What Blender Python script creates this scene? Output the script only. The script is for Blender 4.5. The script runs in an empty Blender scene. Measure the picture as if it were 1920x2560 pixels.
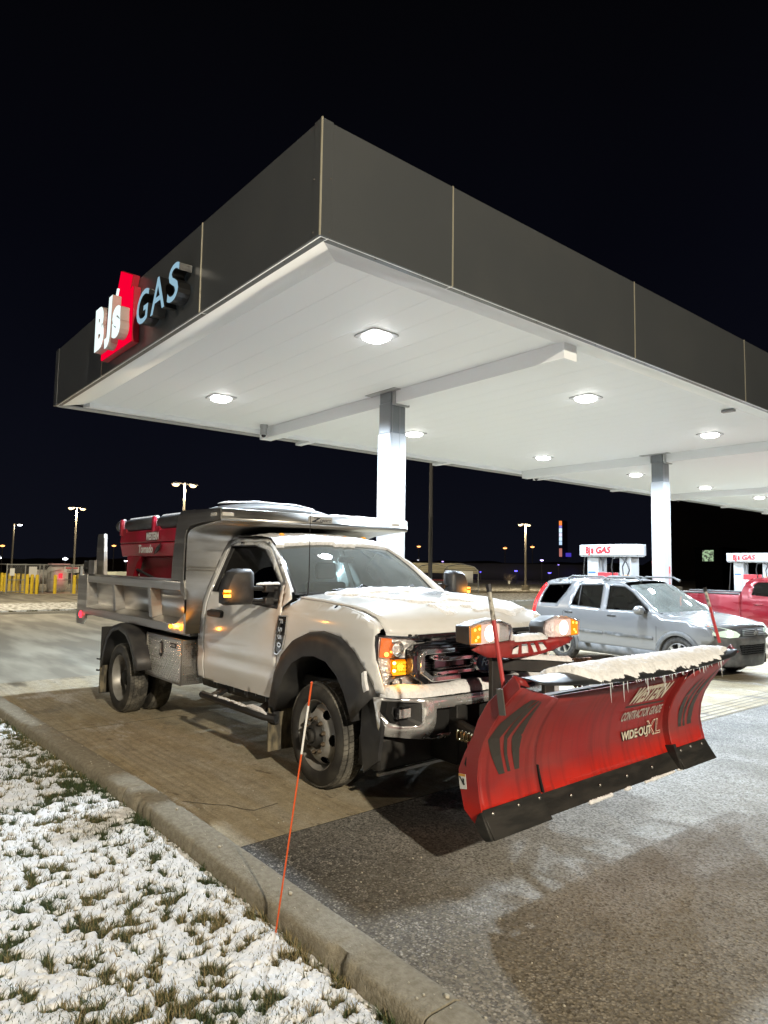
import bpy, bmesh, math, random
import numpy as np
from mathutils import Vector, Matrix
from mathutils.geometry import delaunay_2d_cdt

random.seed(7)
RNG = np.random.default_rng(11)
sc = bpy.context.scene
COL = sc.collection
PI = math.pi

# ------------------------------------------------------------------ camera
F_PX, YAW, PITCH, ROLL, CAM_H = 1680.5125, math.radians(140.27246), math.radians(4.531086), math.radians(0.873744), 1.72
cam_d = bpy.data.cameras.new('camera')
cam = bpy.data.objects.new('camera', cam_d)
COL.objects.link(cam)
sc.camera = cam
cam_d.sensor_fit = 'VERTICAL'
cam_d.sensor_height = 24
cam_d.lens = 24 * F_PX / 2560
cam_d.clip_start = 0.05
cam_d.clip_end = 1500
_f = Vector((math.cos(PITCH)*math.cos(YAW), math.cos(PITCH)*math.sin(YAW), math.sin(PITCH)))
_r = Vector((math.sin(YAW), -math.cos(YAW), 0))
_u = _r.cross(_f)
_r2 = _r*math.cos(ROLL) + _u*math.sin(ROLL)
_u2 = -_r*math.sin(ROLL) + _u*math.cos(ROLL)
M = Matrix.Identity(4)
for i in range(3):
    M[i][0] = _r2[i]; M[i][1] = _u2[i]; M[i][2] = -_f[i]
M[0][3], M[1][3], M[2][3] = 0, 0, CAM_H
cam.matrix_world = M

# ------------------------------------------------------------------ render / world
sc.render.engine = 'CYCLES'
sc.cycles.use_denoising = True
try:
    sc.cycles.denoiser = 'OPENIMAGEDENOISE'
except Exception:
    pass
sc.cycles.max_bounces = 6
sc.cycles.diffuse_bounces = 3
sc.cycles.glossy_bounces = 4
sc.cycles.transparent_max_bounces = 12
sc.cycles.sample_clamp_indirect = 6
sc.cycles.caustics_reflective = False
sc.cycles.caustics_refractive = False
sc.cycles.use_light_tree = True
sc.view_settings.view_transform = 'Standard'
sc.view_settings.look = 'None'
sc.view_settings.gamma = 1
sc.view_settings.exposure = 0.0

world = bpy.data.worlds.new('World')
sc.world = world
world.use_nodes = True
wn, wl = world.node_tree.nodes, world.node_tree.links
bg = wn['Background']
tc = wn.new('ShaderNodeTexCoord'); sep = wn.new('ShaderNodeSeparateXYZ')
ramp = wn.new('ShaderNodeValToRGB'); noi = wn.new('ShaderNodeTexNoise'); mixw = wn.new('ShaderNodeMixRGB')
wl.new(tc.outputs['Generated'], sep.inputs[0]); wl.new(sep.outputs['Z'], ramp.inputs[0])
e = ramp.color_ramp.elements
e[0].position = 0.0; e[0].color = (0.0042, 0.0047, 0.0084, 1)
e[1].position = 0.75; e[1].color = (0.0011, 0.0011, 0.0014, 1)
m_ = e.new(0.18); m_.color = (0.0028, 0.0032, 0.0064, 1)
m_ = e.new(0.42); m_.color = (0.0017, 0.0019, 0.0040, 1)
noi.inputs['Scale'].default_value = 2.2
wl.new(tc.outputs['Generated'], noi.inputs['Vector'])
mixw.blend_type = 'MULTIPLY'; mixw.inputs[0].default_value = 0.5
wl.new(ramp.outputs[0], mixw.inputs[1]); wl.new(noi.outputs[0], mixw.inputs[2])
wl.new(mixw.outputs[0], bg.inputs['Color'])
bg.inputs['Strength'].default_value = 1.35

# ------------------------------------------------------------------ lamps whose poles stand outside the frame (car park lights)
WARM = (1.0, 0.885, 0.69)
LED = (0.74, 0.87, 1.0)
def area_lamp(name, loc, target, size, power, color, spread=180):
    l = bpy.data.lights.new(name, 'AREA')
    l.shape = 'DISK'; l.size = size; l.energy = power; l.color = color; l.spread = math.radians(spread)
    o = bpy.data.objects.new(name, l); COL.objects.link(o)
    o.location = loc
    o.rotation_euler = (Vector(target) - Vector(loc)).to_track_quat('-Z', 'Y').to_euler()
    return o
area_lamp('car_park_lamp_light', (15.5, -2.6, 10.0), (-3, 2, 0), 0.5, 6100, WARM)
area_lamp('car_park_lamp_light', (-12.0, -13.0, 11.0), (-6, 2, 0), 0.7, 520, WARM)
area_lamp('car_park_lamp_light', (-26.5, -0.3, 9.2), (-33, 8, 0), 0.7, 2600, WARM, 170)

# ------------------------------------------------------------------ generic helpers
def gh(x, y):
    """Height of the paved lot: it drains gently away from the kerb."""
    return max(-.25, -0.0125*min(max(y-3.5, 0), 20) - 0.012*min(max(-x-4.5, 0), 8))
def ghv(x, y):
    return np.maximum(-.25, -0.0125*np.clip(y-3.5, 0, 20) - 0.012*np.clip(-x-4.5, 0, 8))

def mat(name, col, rough=.5, metal=0., spec=.5, bump=0., bscale=20., var=None, vscale=3., coat=0., emit=None, estr=0.,
        col2=None, trans=0., alpha=1., detail=6, stretch=None, var_lo=.42, var_hi=.62, rough2=None):
    """Principled material; var = colour 2 mixed in by noise."""
    m = bpy.data.materials.new(name); m.use_nodes = True
    n, l = m.node_tree.nodes, m.node_tree.links
    b = n['Principled BSDF']
    b.inputs['Base Color'].default_value = (*col, 1)
    b.inputs['Roughness'].default_value = rough
    b.inputs['Metallic'].default_value = metal
    b.inputs['Specular IOR Level'].default_value = spec
    b.inputs['Coat Weight'].default_value = coat
    b.inputs['Transmission Weight'].default_value = trans
    b.inputs['Alpha'].default_value = alpha
    if emit:
        b.inputs['Emission Color'].default_value = (*emit, 1)
        b.inputs['Emission Strength'].default_value = estr
    need = var is not None or bump
    if need:
        t = n.new('ShaderNodeTexCoord'); mp = n.new('ShaderNodeMapping')
        l.new(t.outputs['Object'], mp.inputs[0])
        if stretch: mp.inputs['Scale'].default_value = stretch
    if var is not None:
        x = n.new('ShaderNodeTexNoise'); x.inputs['Scale'].default_value = vscale; x.inputs['Detail'].default_value = detail
        l.new(mp.outputs[0], x.inputs['Vector'])
        r = n.new('ShaderNodeValToRGB')
        r.color_ramp.elements[0].position = var_lo; r.color_ramp.elements[1].position = var_hi
        r.color_ramp.elements[0].color = (*col, 1); r.color_ramp.elements[1].color = (*var, 1)
        l.new(x.outputs[0], r.inputs[0]); l.new(r.outputs[0], b.inputs['Base Color'])
        if rough2 is not None:
            q = n.new('ShaderNodeMapRange'); q.inputs['From Min'].default_value = var_lo; q.inputs['From Max'].default_value = var_hi
            q.inputs['To Min'].default_value = rough; q.inputs['To Max'].default_value = rough2
            l.new(x.outputs[0], q.inputs[0]); l.new(q.outputs[0], b.inputs['Roughness'])
    if bump:
        x = n.new('ShaderNodeTexNoise'); x.inputs['Scale'].default_value = bscale; x.inputs['Detail'].default_value = 5
        l.new(mp.outputs[0], x.inputs['Vector'])
        bp = n.new('ShaderNodeBump'); bp.inputs['Strength'].default_value = bump; bp.inputs['Distance'].default_value = .01
        l.new(x.outputs[0], bp.inputs['Height']); l.new(bp.outputs[0], b.inputs['Normal'])
    return m

def emis(name, col, s, sample=False):
    m = bpy.data.materials.new(name); m.use_nodes = True
    n, l = m.node_tree.nodes, m.node_tree.links
    n.remove(n['Principled BSDF'])
    e_ = n.new('ShaderNodeEmission'); e_.inputs[0].default_value = (*col, 1); e_.inputs[1].default_value = s
    l.new(e_.outputs[0], n['Material Output'].inputs[0])
    if not sample:
        m.cycles.emission_sampling = 'NONE'
    return m

def glass_mat(name, tint, gl=.5, rough=.02, film=0.):
    """thin sheet glass: tinted see-through plus a mirror reflection."""
    m = bpy.data.materials.new(name); m.use_nodes = True
    n, l = m.node_tree.nodes, m.node_tree.links
    n.remove(n['Principled BSDF'])
    tr = n.new('ShaderNodeBsdfTransparent'); tr.inputs[0].default_value = (*tint, 1)
    g = n.new('ShaderNodeBsdfGlossy'); g.inputs['Roughness'].default_value = rough
    fr = n.new('ShaderNodeFresnel'); fr.inputs[0].default_value = 1.5 + gl
    mx = n.new('ShaderNodeMixShader')
    l.new(fr.outputs[0], mx.inputs[0]); l.new(tr.outputs[0], mx.inputs[1]); l.new(g.outputs[0], mx.inputs[2])
    res = mx.outputs[0]
    if film:   # dried salt film and fine droplets on the glass
        df = n.new('ShaderNodeBsdfDiffuse'); df.inputs[0].default_value = (.62, .70, .68, 1)
        t = n.new('ShaderNodeTexCoord'); a = n.new('ShaderNodeTexNoise'); a.inputs['Scale'].default_value = 3; a.inputs['Detail'].default_value = 6
        v = n.new('ShaderNodeTexNoise'); v.inputs['Scale'].default_value = 130; v.inputs['Detail'].default_value = 2
        l.new(t.outputs['Object'], a.inputs[0]); l.new(t.outputs['Object'], v.inputs[0])
        r1 = n.new('ShaderNodeMapRange'); r1.inputs['From Min'].default_value = .35; r1.inputs['From Max'].default_value = .68
        r1.inputs['To Min'].default_value = film*.75; r1.inputs['To Max'].default_value = film*1.3; l.new(a.outputs[0], r1.inputs[0])
        r2 = n.new('ShaderNodeMapRange'); r2.inputs['From Min'].default_value = .64; r2.inputs['From Max'].default_value = .70
        r2.inputs['To Min'].default_value = 0; r2.inputs['To Max'].default_value = .22; l.new(v.outputs[0], r2.inputs[0])
        ad = n.new('ShaderNodeMath'); ad.operation = 'ADD'; l.new(r1.outputs[0], ad.inputs[0]); l.new(r2.outputs[0], ad.inputs[1])
        m2 = n.new('ShaderNodeMixShader'); l.new(ad.outputs[0], m2.inputs[0]); l.new(res, m2.inputs[1]); l.new(df.outputs[0], m2.inputs[2]); res = m2.outputs[0]
    l.new(res, n['Material Output'].inputs[0])
    return m

class Ctx: off = Vector((0, 0, 0))

def finish(o, parent=None, label=None, cat=None, group=None, kind=None):
    COL.objects.link(o)
    if parent is not None: o.parent = parent
    if label: o['label'] = label
    if cat: o['category'] = cat
    if group: o['group'] = group
    if kind: o['kind'] = kind
    return o

def thing(name, label, cat, loc=(0, 0, 0), rz=0., group=None, local=False):
    o = bpy.data.objects.new(name, None)
    o.location = loc; o.rotation_euler = (0, 0, rz)
    o.empty_display_size = .2
    Ctx.off = Vector((0, 0, 0)) if local else Vector(loc)
    return finish(o, None, label, cat, group)

def copy_tree(root, loc, rz=None, label=None, parent=None):
    c = root.copy(); COL.objects.link(c)
    if parent is None:
        c.location = loc
        if rz is not None: c.rotation_euler = (0, 0, rz)
        if label: c['label'] = label
    else: c.parent = parent
    for ch in [x for x in bpy.data.objects if x.parent == root and x != c]:
        copy_tree(ch, None, parent=c)
    return c

class MB:
    def __init__(s): s.v = []; s.f = []
    def add(s, vs, fs):
        n = len(s.v); s.v += [tuple(map(float, p)) for p in vs]; s.f += [tuple(i+n for i in q) for q in fs]; return s
    def box(s, x0, x1, y0, y1, z0, z1):
        vs = [(x, y, z) for x in (x0, x1) for y in (y0, y1) for z in (z0, z1)]
        return s.add(vs, [(0,1,3,2),(4,6,7,5),(0,4,5,1),(2,3,7,6),(0,2,6,4),(1,5,7,3)])
    def prism(s, poly, ax, a, b):
        """poly: 2D points in the other two axes (in xyz order), extruded along ax from a to b."""
        def p3(q, t):
            return {'x': (t, q[0], q[1]), 'y': (q[0], t, q[1]), 'z': (q[0], q[1], t)}[ax]
        n = len(poly)
        vs = [p3(q, a) for q in poly] + [p3(q, b) for q in poly]
        fs = [tuple(range(n-1, -1, -1)), tuple(range(n, 2*n))] + [(i, (i+1) % n, n+(i+1) % n, n+i) for i in range(n)]
        return s.add(vs, fs)
    def loft(s, secs, closed=True, cap=True):
        n = len(secs[0]); vs = [p for q in secs for p in q]; fs = []
        for k in range(len(secs)-1):
            for i in range(n if closed else n-1):
                j = (i+1) % n
                fs.append((k*n+i, k*n+j, (k+1)*n+j, (k+1)*n+i))
        if cap and closed:
            fs.append(tuple(range(n-1, -1, -1))); b = (len(secs)-1)*n; fs.append(tuple(range(b, b+n)))
        return s.add(vs, fs)
    def tube(s, path, r, n=8, cap=True):
        P = [Vector(p) for p in path]; rs = r if isinstance(r, (list, tuple)) else [r]*len(P)
        secs = []; prev = None
        for i, p in enumerate(P):
            d = (P[min(i+1, len(P)-1)] - P[max(i-1, 0)]).normalized()
            if prev is None:
                a = d.orthogonal().normalized()
            else:
                a = (prev - d*prev.dot(d)).normalized()
            prev = a; b = d.cross(a)
            secs.append([p + (a*math.cos(t) + b*math.sin(t))*rs[i] for t in [2*PI*k/n for k in range(n)]])
        return s.loft(secs, True, cap)
    def bar(s, p, q, w, t, up=(0, 0, 1)):
        """rectangular bar from p to q, w wide, t thick (along up)."""
        p, q = Vector(p), Vector(q); d = (q-p).normalized(); u = Vector(up); sd = d.cross(u).normalized(); u = sd.cross(d)
        c = [sd*w/2+u*t/2, -sd*w/2+u*t/2, -sd*w/2-u*t/2, sd*w/2-u*t/2]
        return s.loft([[p+k for k in c], [q+k for k in c]])
    def lathe(s, prof, c, ax='y', n=32, close=False):
        """prof: (radius, offset along axis)."""
        secs = []
        for r, h in prof:
            ring = []
            for k in range(n):
                t = 2*PI*k/n; a, b = r*math.cos(t), r*math.sin(t)
                ring.append({'y': (c[0]+a, c[1]+h, c[2]+b), 'z': (c[0]+a, c[1]+b, c[2]+h), 'x': (c[0]+h, c[1]+a, c[2]+b)}[ax])
            secs.append(ring)
        if close: secs.append(secs[0])
        return s.loft(secs, True, False)
    def ell(s, c, r, n=12, m=8):
        secs = []
        for i in range(m+1):
            t = -PI/2 + PI*i/m; k = max(math.cos(t), 1e-3)
            secs.append([(c[0]+r[0]*k*math.cos(2*PI*j/n), c[1]+r[1]*k*math.sin(2*PI*j/n), c[2]+r[2]*math.sin(t)) for j in range(n)])
        return s.loft(secs, True, False)
    def grid(s, nu, nv, fn, keep=None):
        vs = [fn(u/(nu-1), v/(nv-1)) for u in range(nu) for v in range(nv)]
        fs = []
        for u in range(nu-1):
            for v in range(nv-1):
                if keep is None or keep((u+.5)/(nu-1), (v+.5)/(nv-1)):
                    fs.append((u*nv+v, (u+1)*nv+v, (u+1)*nv+v+1, u*nv+v+1))
        return s.add(vs, fs)
    def sheet(s, poly, fn, holes=(), step=.1, flip=False):
        """2D polygon (with holes), filled with a grid of points, mapped by fn(u,v)->xyz."""
        pts, edges = [], []
        def ring(pl):
            n0 = len(pts); q = []
            for i in range(len(pl)):
                a, b = Vector(pl[i]), Vector(pl[(i+1) % len(pl)])
                k = max(1, int(round((b-a).length/step)))
                for j in range(k): q.append(a.lerp(b, j/k))
            pts.extend(q); m = len(q); edges.extend((n0+i, n0+(i+1) % m) for i in range(m))
            return q
        rings = [ring(poly)] + [ring(h) for h in holes]
        def inside(p, pl):
            c = False; n = len(pl)
            for i in range(n):
                a, b = pl[i], pl[(i+1) % n]
                if (a[1] > p[1]) != (b[1] > p[1]) and p[0] < (b[0]-a[0])*(p[1]-a[1])/(b[1]-a[1])+a[0]: c = not c
            return c
        def ok(p): return inside(p, poly) and not any(inside(p, h) for h in holes)
        xs = [p[0] for p in poly]; ys = [p[1] for p in poly]
        u = min(xs)+step*.5
        bp = list(pts)
        while u < max(xs):
            v = min(ys)+step*.5
            while v < max(ys):
                p = Vector((u, v))
                if ok(p) and min((p-q).length for q in bp) > step*.45: pts.append(p)
                v += step
            u += step
        V, _, Fc, *_ = delaunay_2d_cdt(pts, edges, [], 0, 1e-5)
        fs = []
        for t in Fc:
            c = sum((V[i] for i in t), Vector((0, 0)))/len(t)
            if ok(c): fs.append(tuple(reversed(t)) if flip else tuple(t))
        return s.add([fn(p[0], p[1]) for p in V], fs)
    def text(s, txt, fn, size=1., bold=0., xs=1., shear=0., depth=0., align='LEFT', spacing=1.):
        """lettering, placed by fn(u, v, w) -> xyz; u right, v up, w out of the face."""
        vs, fs = text_mesh(txt, bold, depth/size if size else 0, align, spacing)
        return s.add([fn((p[0]+shear*p[1])*size*xs, p[1]*size, p[2]*size) for p in vs], fs)
    def build(s, name, m, parent=None, bevel=0., smooth=35, seg=1, solid=0., sub=0, merge=False, **kw):
        me = bpy.data.meshes.new(name)
        o = Ctx.off
        me.from_pydata([(x-o.x, y-o.y, z-o.z) for x, y, z in s.v], [], s.f)
        me.validate(); me.materials.append(m)
        b = bmesh.new(); b.from_mesh(me)
        if merge: bmesh.ops.remove_doubles(b, verts=b.verts, dist=1e-4)
        if solid == 0: bmesh.ops.recalc_face_normals(b, faces=b.faces)
        b.to_mesh(me); b.free()
        if smooth:
            me.shade_smooth()
            try: me.set_sharp_from_angle(angle=math.radians(smooth))
            except Exception: pass
        ob = bpy.data.objects.new(name, me)
        if solid:
            md = ob.modifiers.new('solid', 'SOLIDIFY'); md.thickness = solid; md.offset = 0
        if bevel:
            md = ob.modifiers.new('bevel', 'BEVEL'); md.width = bevel; md.segments = seg; md.limit_method = 'ANGLE'; md.angle_limit = math.radians(40)
            md.harden_normals = False
        return finish(ob, parent, **kw)

_tc = {}
def text_mesh(txt, bold, depth, align, spacing):
    key = (txt, bold, depth, align, spacing)
    if key in _tc: return _tc[key]
    cu = bpy.data.curves.new('lettering', 'FONT'); cu.body = txt; cu.size = 1; cu.offset = bold; cu.extrude = depth/2
    cu.align_x = align; cu.space_character = spacing; cu.resolution_u = 4; cu.fill_mode = 'BOTH' if depth else 'FRONT'
    ob = bpy.data.objects.new('lettering', cu); COL.objects.link(ob)
    dg = bpy.context.evaluated_depsgraph_get()
    me = bpy.data.meshes.new_from_object(ob.evaluated_get(dg))
    vs = [tuple(v.co) for v in me.vertices]; fs = [tuple(p.vertices) for p in me.polygons]
    if depth: vs = [(a, b, c+depth/2) for a, b, c in vs]
    bpy.data.objects.remove(ob); bpy.data.meshes.remove(me); bpy.data.curves.remove(cu)
    _tc[key] = (vs, fs)
    return _tc[key]

def fbm(x, y, octaves=5, seed=0, lac=2.03, gain=.5):
    """value noise on numpy arrays, 0..1."""
    rs = np.random.RandomState(seed); tot = np.zeros_like(x, dtype=float); amp, s_, fr = 1., 0., 1.
    T = rs.rand(256, 256)
    for _ in range(octaves):
        ox, oy = rs.rand()*256, rs.rand()*256
        u, v = x*fr+ox, y*fr+oy
        i, j = np.floor(u).astype(int), np.floor(v).astype(int)
        a, b = u-i, v-j; a = a*a*(3-2*a); b = b*b*(3-2*b)
        i0, j0, i1, j1 = i % 256, j % 256, (i+1) % 256, (j+1) % 256
        tot += amp*((T[i0, j0]*(1-a)+T[i1, j0]*a)*(1-b) + (T[i0, j1]*(1-a)+T[i1, j1]*a)*b)
        s_ += amp; amp *= gain; fr *= lac
    return tot/s_

def np_mesh(name, V, Fq, m, smooth=True, parent=None, **kw):
    me = bpy.data.meshes.new(name)
    V = np.asarray(V, dtype=np.float32); Fq = np.asarray(Fq, dtype=np.int32)
    k = Fq.shape[1]
    me.vertices.add(len(V)); me.vertices.foreach_set('co', V.ravel())
    me.loops.add(Fq.size); me.loops.foreach_set('vertex_index', Fq.ravel())
    me.polygons.add(len(Fq)); me.polygons.foreach_set('loop_start', np.arange(0, Fq.size, k, dtype=np.int32))
    me.polygons.foreach_set('loop_total', np.full(len(Fq), k, dtype=np.int32))
    me.update(calc_edges=True); me.validate()
    me.materials.append(m)
    if smooth: me.shade_smooth()
    return finish(bpy.data.objects.new(name, me), parent, **kw)
def grid_faces(nx, ny, keep=None):
    i, j = np.meshgrid(np.arange(nx-1), np.arange(ny-1), indexing='ij')
    a = i*ny+j
    f = np.stack([a, a+ny, a+ny+1, a+1], -1)
    return f[keep] if keep is not None else f.reshape(-1, 4)
# ================================================================== ground
def ground_mat(name, kind):
    m = bpy.data.materials.new(name); m.use_nodes = True
    n, l = m.node_tree.nodes, m.node_tree.links; b = n['Principled BSDF']
    t = n.new('ShaderNodeTexCoord')
    def mp(scale):
        q = n.new('ShaderNodeMapping'); q.inputs['Scale'].default_value = scale; l.new(t.outputs['Object'], q.inputs[0]); return q.outputs[0]
    def noise(vec, s, det=6, rough=.55, dist=0.):
        x = n.new('ShaderNodeTexNoise'); x.inputs['Scale'].default_value = s; x.inputs['Detail'].default_value = det
        x.inputs['Roughness'].default_value = rough; x.inputs['Distortion'].default_value = dist
        l.new(vec, x.inputs['Vector']); return x.outputs[0]
    def rng(v, a, c, lo=0., hi=1.):
        q = n.new('ShaderNodeMapRange'); q.inputs['From Min'].default_value = a; q.inputs['From Max'].default_value = c
        q.inputs['To Min'].default_value = lo; q.inputs['To Max'].default_value = hi; l.new(v, q.inputs[0]); return q.outputs[0]
    def mix(f, a, c, bt='MIX'):
        q = n.new('ShaderNodeMixRGB'); q.blend_type = bt
        for k, v in ((0, f), (1, a), (2, c)):
            if isinstance(v, (tuple, float, int)): q.inputs[k].default_value = v if k == 0 else (*v, 1)
            else: l.new(v, q.inputs[k])
        return q.outputs[0]
    def mul(a, c):
        q = n.new('ShaderNodeMath'); q.operation = 'MULTIPLY'
        for k, v in ((0, a), (1, c)):
            if isinstance(v, (float, int)): q.inputs[k].default_value = v
            else: l.new(v, q.inputs[k])
        return q.outputs[0]
    o = mp((1, 1, 1)); st = mp((.35, 2.6, 1))          # stretched along the driving lane
    big = noise(o, .55, 5); mid = noise(o, 3.2, 7); fine = noise(o, 55, 4); grit = noise(o, 190, 3)
    lane = noise(st, 1.7, 7, .6, .4); streak = noise(mp((.6, 9, 1)), 1.6, 6, .6)
    if kind == 'concrete':
        base = mix(rng(mid, .35, .68), (.39, .325, .205), (.52, .45, .31))
        base = mix(mul(rng(fine, .35, .7), .35), base, (.15, .13, .10))
        salt = mul(rng(lane, .30, .62), rng(big, .25, .60, .45, 1.))
        col = mix(mul(salt, .55), base, (.43, .42, .39))
        col = mix(mul(rng(streak, .52, .72), .32), col, (.15, .12, .08))
        col = mix(mul(rng(noise(mp((.7, 13, 1)), 1.5, 7, .7), .54, .70), .25), col, (.17, .135, .09))
        col = mix(mul(rng(noise(mp((1, 1.6, 1)), 7, 4, .6), .62, .70), .5), col, (.13, .10, .07))          # tyre-worn streaks
        wetm = mul(rng(noise(mp((.5, 1.3, 1)), 1.5, 8, .62), .60, .69), .75)
        col = mix(wetm, col, (.045, .042, .038))
        spots = rng(noise(mp((.55, 1.5, 1)), 4.5, 5, .6), .66, .72)
        col = mix(mul(spots, .6), col, (.07, .055, .045))
        r = n.new('ShaderNodeMixRGB'); l.new(wetm, r.inputs[0]); r.inputs[1].default_value = (.86,)*3+(1,); r.inputs[2].default_value = (.33,)*3+(1,)
        l.new(r.outputs[0], b.inputs['Roughness'])
        col = mix(1., col, mix(rng(grit, .30, .70), (.62, .61, .58), (1.22, 1.22, 1.20)), 'MULTIPLY')
        col = mix(1., col, mix(rng(fine, .30, .70), (.68, .66, .62), (1.20, 1.20, 1.20)), 'MULTIPLY')
        col = mix(1., col, mix(rng(noise(o, 11, 8, .7), .35, .65), (.78, .76, .72), (1.12, 1.12, 1.12)), 'MULTIPLY')
        col = mix(mul(rng(noise(o, 22, 5, .7), .55, .72), .45), col, (.12, .10, .075))
        ps = n.new('ShaderNodeSeparateXYZ'); l.new(t.outputs['Object'], ps.inputs[0])
        band = mul(rng(ps.outputs['Y'], 2.95, 2.65), rng(noise(mp((.5, 1, 1)), .9, 3), .38, .55))
        wv = n.new('ShaderNodeTexWave'); wv.bands_direction = 'Y'; wv.inputs['Scale'].default_value = 4.2; wv.inputs['Distortion'].default_value = 4.5; wv.inputs['Detail'].default_value = 3; wv.inputs['Detail Scale'].default_value = .6
        l.new(mp((.35, 1, 1)), wv.inputs['Vector'])
        col = mix(mul(mul(rng(wv.outputs['Fac'], .55, .85), band), .24), col, (.13, .105, .07))     # tyre tracks along the kerb
        pale_patch = mul(rng(noise(mp((.8, 1.6, 1)), 1.1, 7, .7), .57, .66), rng(fine, .30, .55))
        col = mix(mul(pale_patch, .6), col, (.66, .66, .66))  # pale patches scattered over the slabs by noise
        hgt = mix(.5, fine, grit); bs = .6
    else:
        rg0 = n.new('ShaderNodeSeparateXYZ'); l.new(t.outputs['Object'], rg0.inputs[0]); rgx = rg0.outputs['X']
        v = n.new('ShaderNodeTexVoronoi'); v.inputs['Scale'].default_value = 80; l.new(o, v.inputs['Vector'])
        v2 = n.new('ShaderNodeTexVoronoi'); v2.inputs['Scale'].default_value = 38; l.new(o, v2.inputs['Vector'])
        cell = n.new('ShaderNodeSeparateColor'); l.new(v.outputs['Color'], cell.inputs[0])
        cell2 = n.new('ShaderNodeSeparateColor'); l.new(v2.outputs['Color'], cell2.inputs[0])
        stone = mix(rng(cell.outputs[0], .35, 1), (.014, .014, .016), (.30, .29, .275))
        stone = mix(rng(cell2.outputs[0], .80, .95), stone, (.42, .40, .36))
        stone = mix(rng(v.outputs['Distance'], .25, .6), stone, (.02, .02, .02))
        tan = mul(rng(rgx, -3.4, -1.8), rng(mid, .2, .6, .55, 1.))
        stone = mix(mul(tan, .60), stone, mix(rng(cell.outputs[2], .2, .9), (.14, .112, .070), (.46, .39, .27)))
        salt = mul(rng(noise(mp((.6, .8, 1)), .8, 6, .6), .25, .52), rng(fine, .22, .56))
        rgt = n.new('ShaderNodeSeparateXYZ'); l.new(t.outputs['Object'], rgt.inputs[0])
        far = rng(rgt.outputs['Y'], 2.1, 3.3, .16, 1.)                              # less salt spread in the kerb corner
        salt = mul(salt, rng(cell.outputs[1], .15, .55, .25, 1.))
        col = mix(mul(mul(salt, far), .9), stone, (.40, .39, .36))
        col = mix(mul(rng(mid, .42, .62), .25), col, (.10, .09, .07))
        b.inputs['Roughness'].default_value = .8
        hgt = mix(.55, v.outputs['Distance'], grit); bs = .9
    l.new(col, b.inputs['Base Color'])
    bp = n.new('ShaderNodeBump'); bp.inputs['Strength'].default_value = bs; bp.inputs['Distance'].default_value = .006
    l.new(hgt, bp.inputs['Height']); l.new(bp.outputs[0], b.inputs['Normal'])
    b.inputs['Specular IOR Level'].default_value = .35
    return m
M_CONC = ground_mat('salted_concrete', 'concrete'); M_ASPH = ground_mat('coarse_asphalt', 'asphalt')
M_FAR = mat('far_ground', (.016, .015, .014), .95, var=(.03, .028, .024), vscale=.3)
M_LOT = mat('salted_lot', (.17, .155, .12), .9, var=(.30, .28, .22), vscale=.9, stretch=(.4, 2, 1))
M_DIRTSNOW = mat('frosted_verge', (.10, .09, .05), .95, var=(.55, .54, .50), vscale=6, bump=1., bscale=14, var_lo=.40, var_hi=.56)
M_KERB = mat('kerb_concrete', (.20, .175, .125), .9, var=(.29, .262, .20), vscale=38, bump=.7, bscale=110, detail=14, var_lo=.35, var_hi=.70)

def patch(name, x0, x1, y0, y1, m, nx=12, ny=12, dz=0., parent=None, **kw):
    xs, ys = np.meshgrid(np.linspace(x0, x1, nx), np.linspace(y0, y1, ny), indexing='ij')
    V = np.stack([xs.ravel(), ys.ravel(), ghv(xs, ys).ravel()+dz], -1)
    return np_mesh(name, V, grid_faces(nx, ny), m, parent=parent, **kw)

base = thing('ground', None, None)
base['kind'] = 'structure'
patch('terrain', -420, 260, -160, 420, M_FAR, 8, 8, -.32, base)
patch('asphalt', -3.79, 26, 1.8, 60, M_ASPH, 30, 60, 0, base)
patch('asphalt', -60, -11.21, .9, 120, M_LOT, 60, 90, -.004, base)
patch('asphalt', -11.21, -3.79, 41, 120, M_LOT, 8, 60, -.004, base)
patch('asphalt', -3.79, 26, 60, 120, M_LOT, 8, 60, -.004, base)
# concrete forecourt under the canopy, poured in bays with open joints
fore = thing('concrete_forecourt', None, None); fore['kind'] = 'structure'
_x = [-11.21, -7.55, -3.79]; _y = [1.30] + [4.9+3.66*i for i in range(10)] + [41.0]
for i in range(2):
    for j in range(len(_y)-1):
        patch('concrete_bay', _x[i]+.006, _x[i+1]-.006, _y[j]+.006, _y[j+1]-.006, M_CONC, 10, 10, 0, fore)
patch('joint_filler', -11.3, -3.7, 1.28, 41.1, mat('joint_sealant', (.02, .02, .02), .9), 20, 40, -.014, fore)
# grooves sawn along the edge of the forecourt
dr = MB()
for k in range(5):
    xx = -4.20+k*.095
    for j in range(24):
        y0, y1 = 4.95+j*1.5, 4.95+(j+1)*1.5
        dr.add([(xx, y0, gh(xx, y0)+.004), (xx+.011, y0, gh(xx, y0)+.004), (xx+.011, y1, gh(xx, y1)+.004), (xx, y1, gh(xx, y1)+.004)], [(0, 1, 2, 3)])
dr.build('sawn_groove', mat('groove_dark', (.09, .085, .08), .9), fore, kind='stuff')  # flat dark strips drawn for the grooves
ck = MB()
_pp = [(-4.75, 2.10), (-4.55, 2.25), (-4.48, 2.32), (-4.35, 2.37), (-4.28, 2.42), (-4.30, 2.62)]
for a, c_ in zip(_pp, _pp[1:]):
    d = Vector(c_)-Vector(a); nn = Vector((-d.y, d.x)).normalized()*.004
    ck.add([(a[0]-nn.x, a[1]-nn.y, .0035), (a[0]+nn.x, a[1]+nn.y, .0035), (c_[0]+nn.x, c_[1]+nn.y, .0035), (c_[0]-nn.x, c_[1]-nn.y, .0035)], [(0, 1, 2, 3)])
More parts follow.
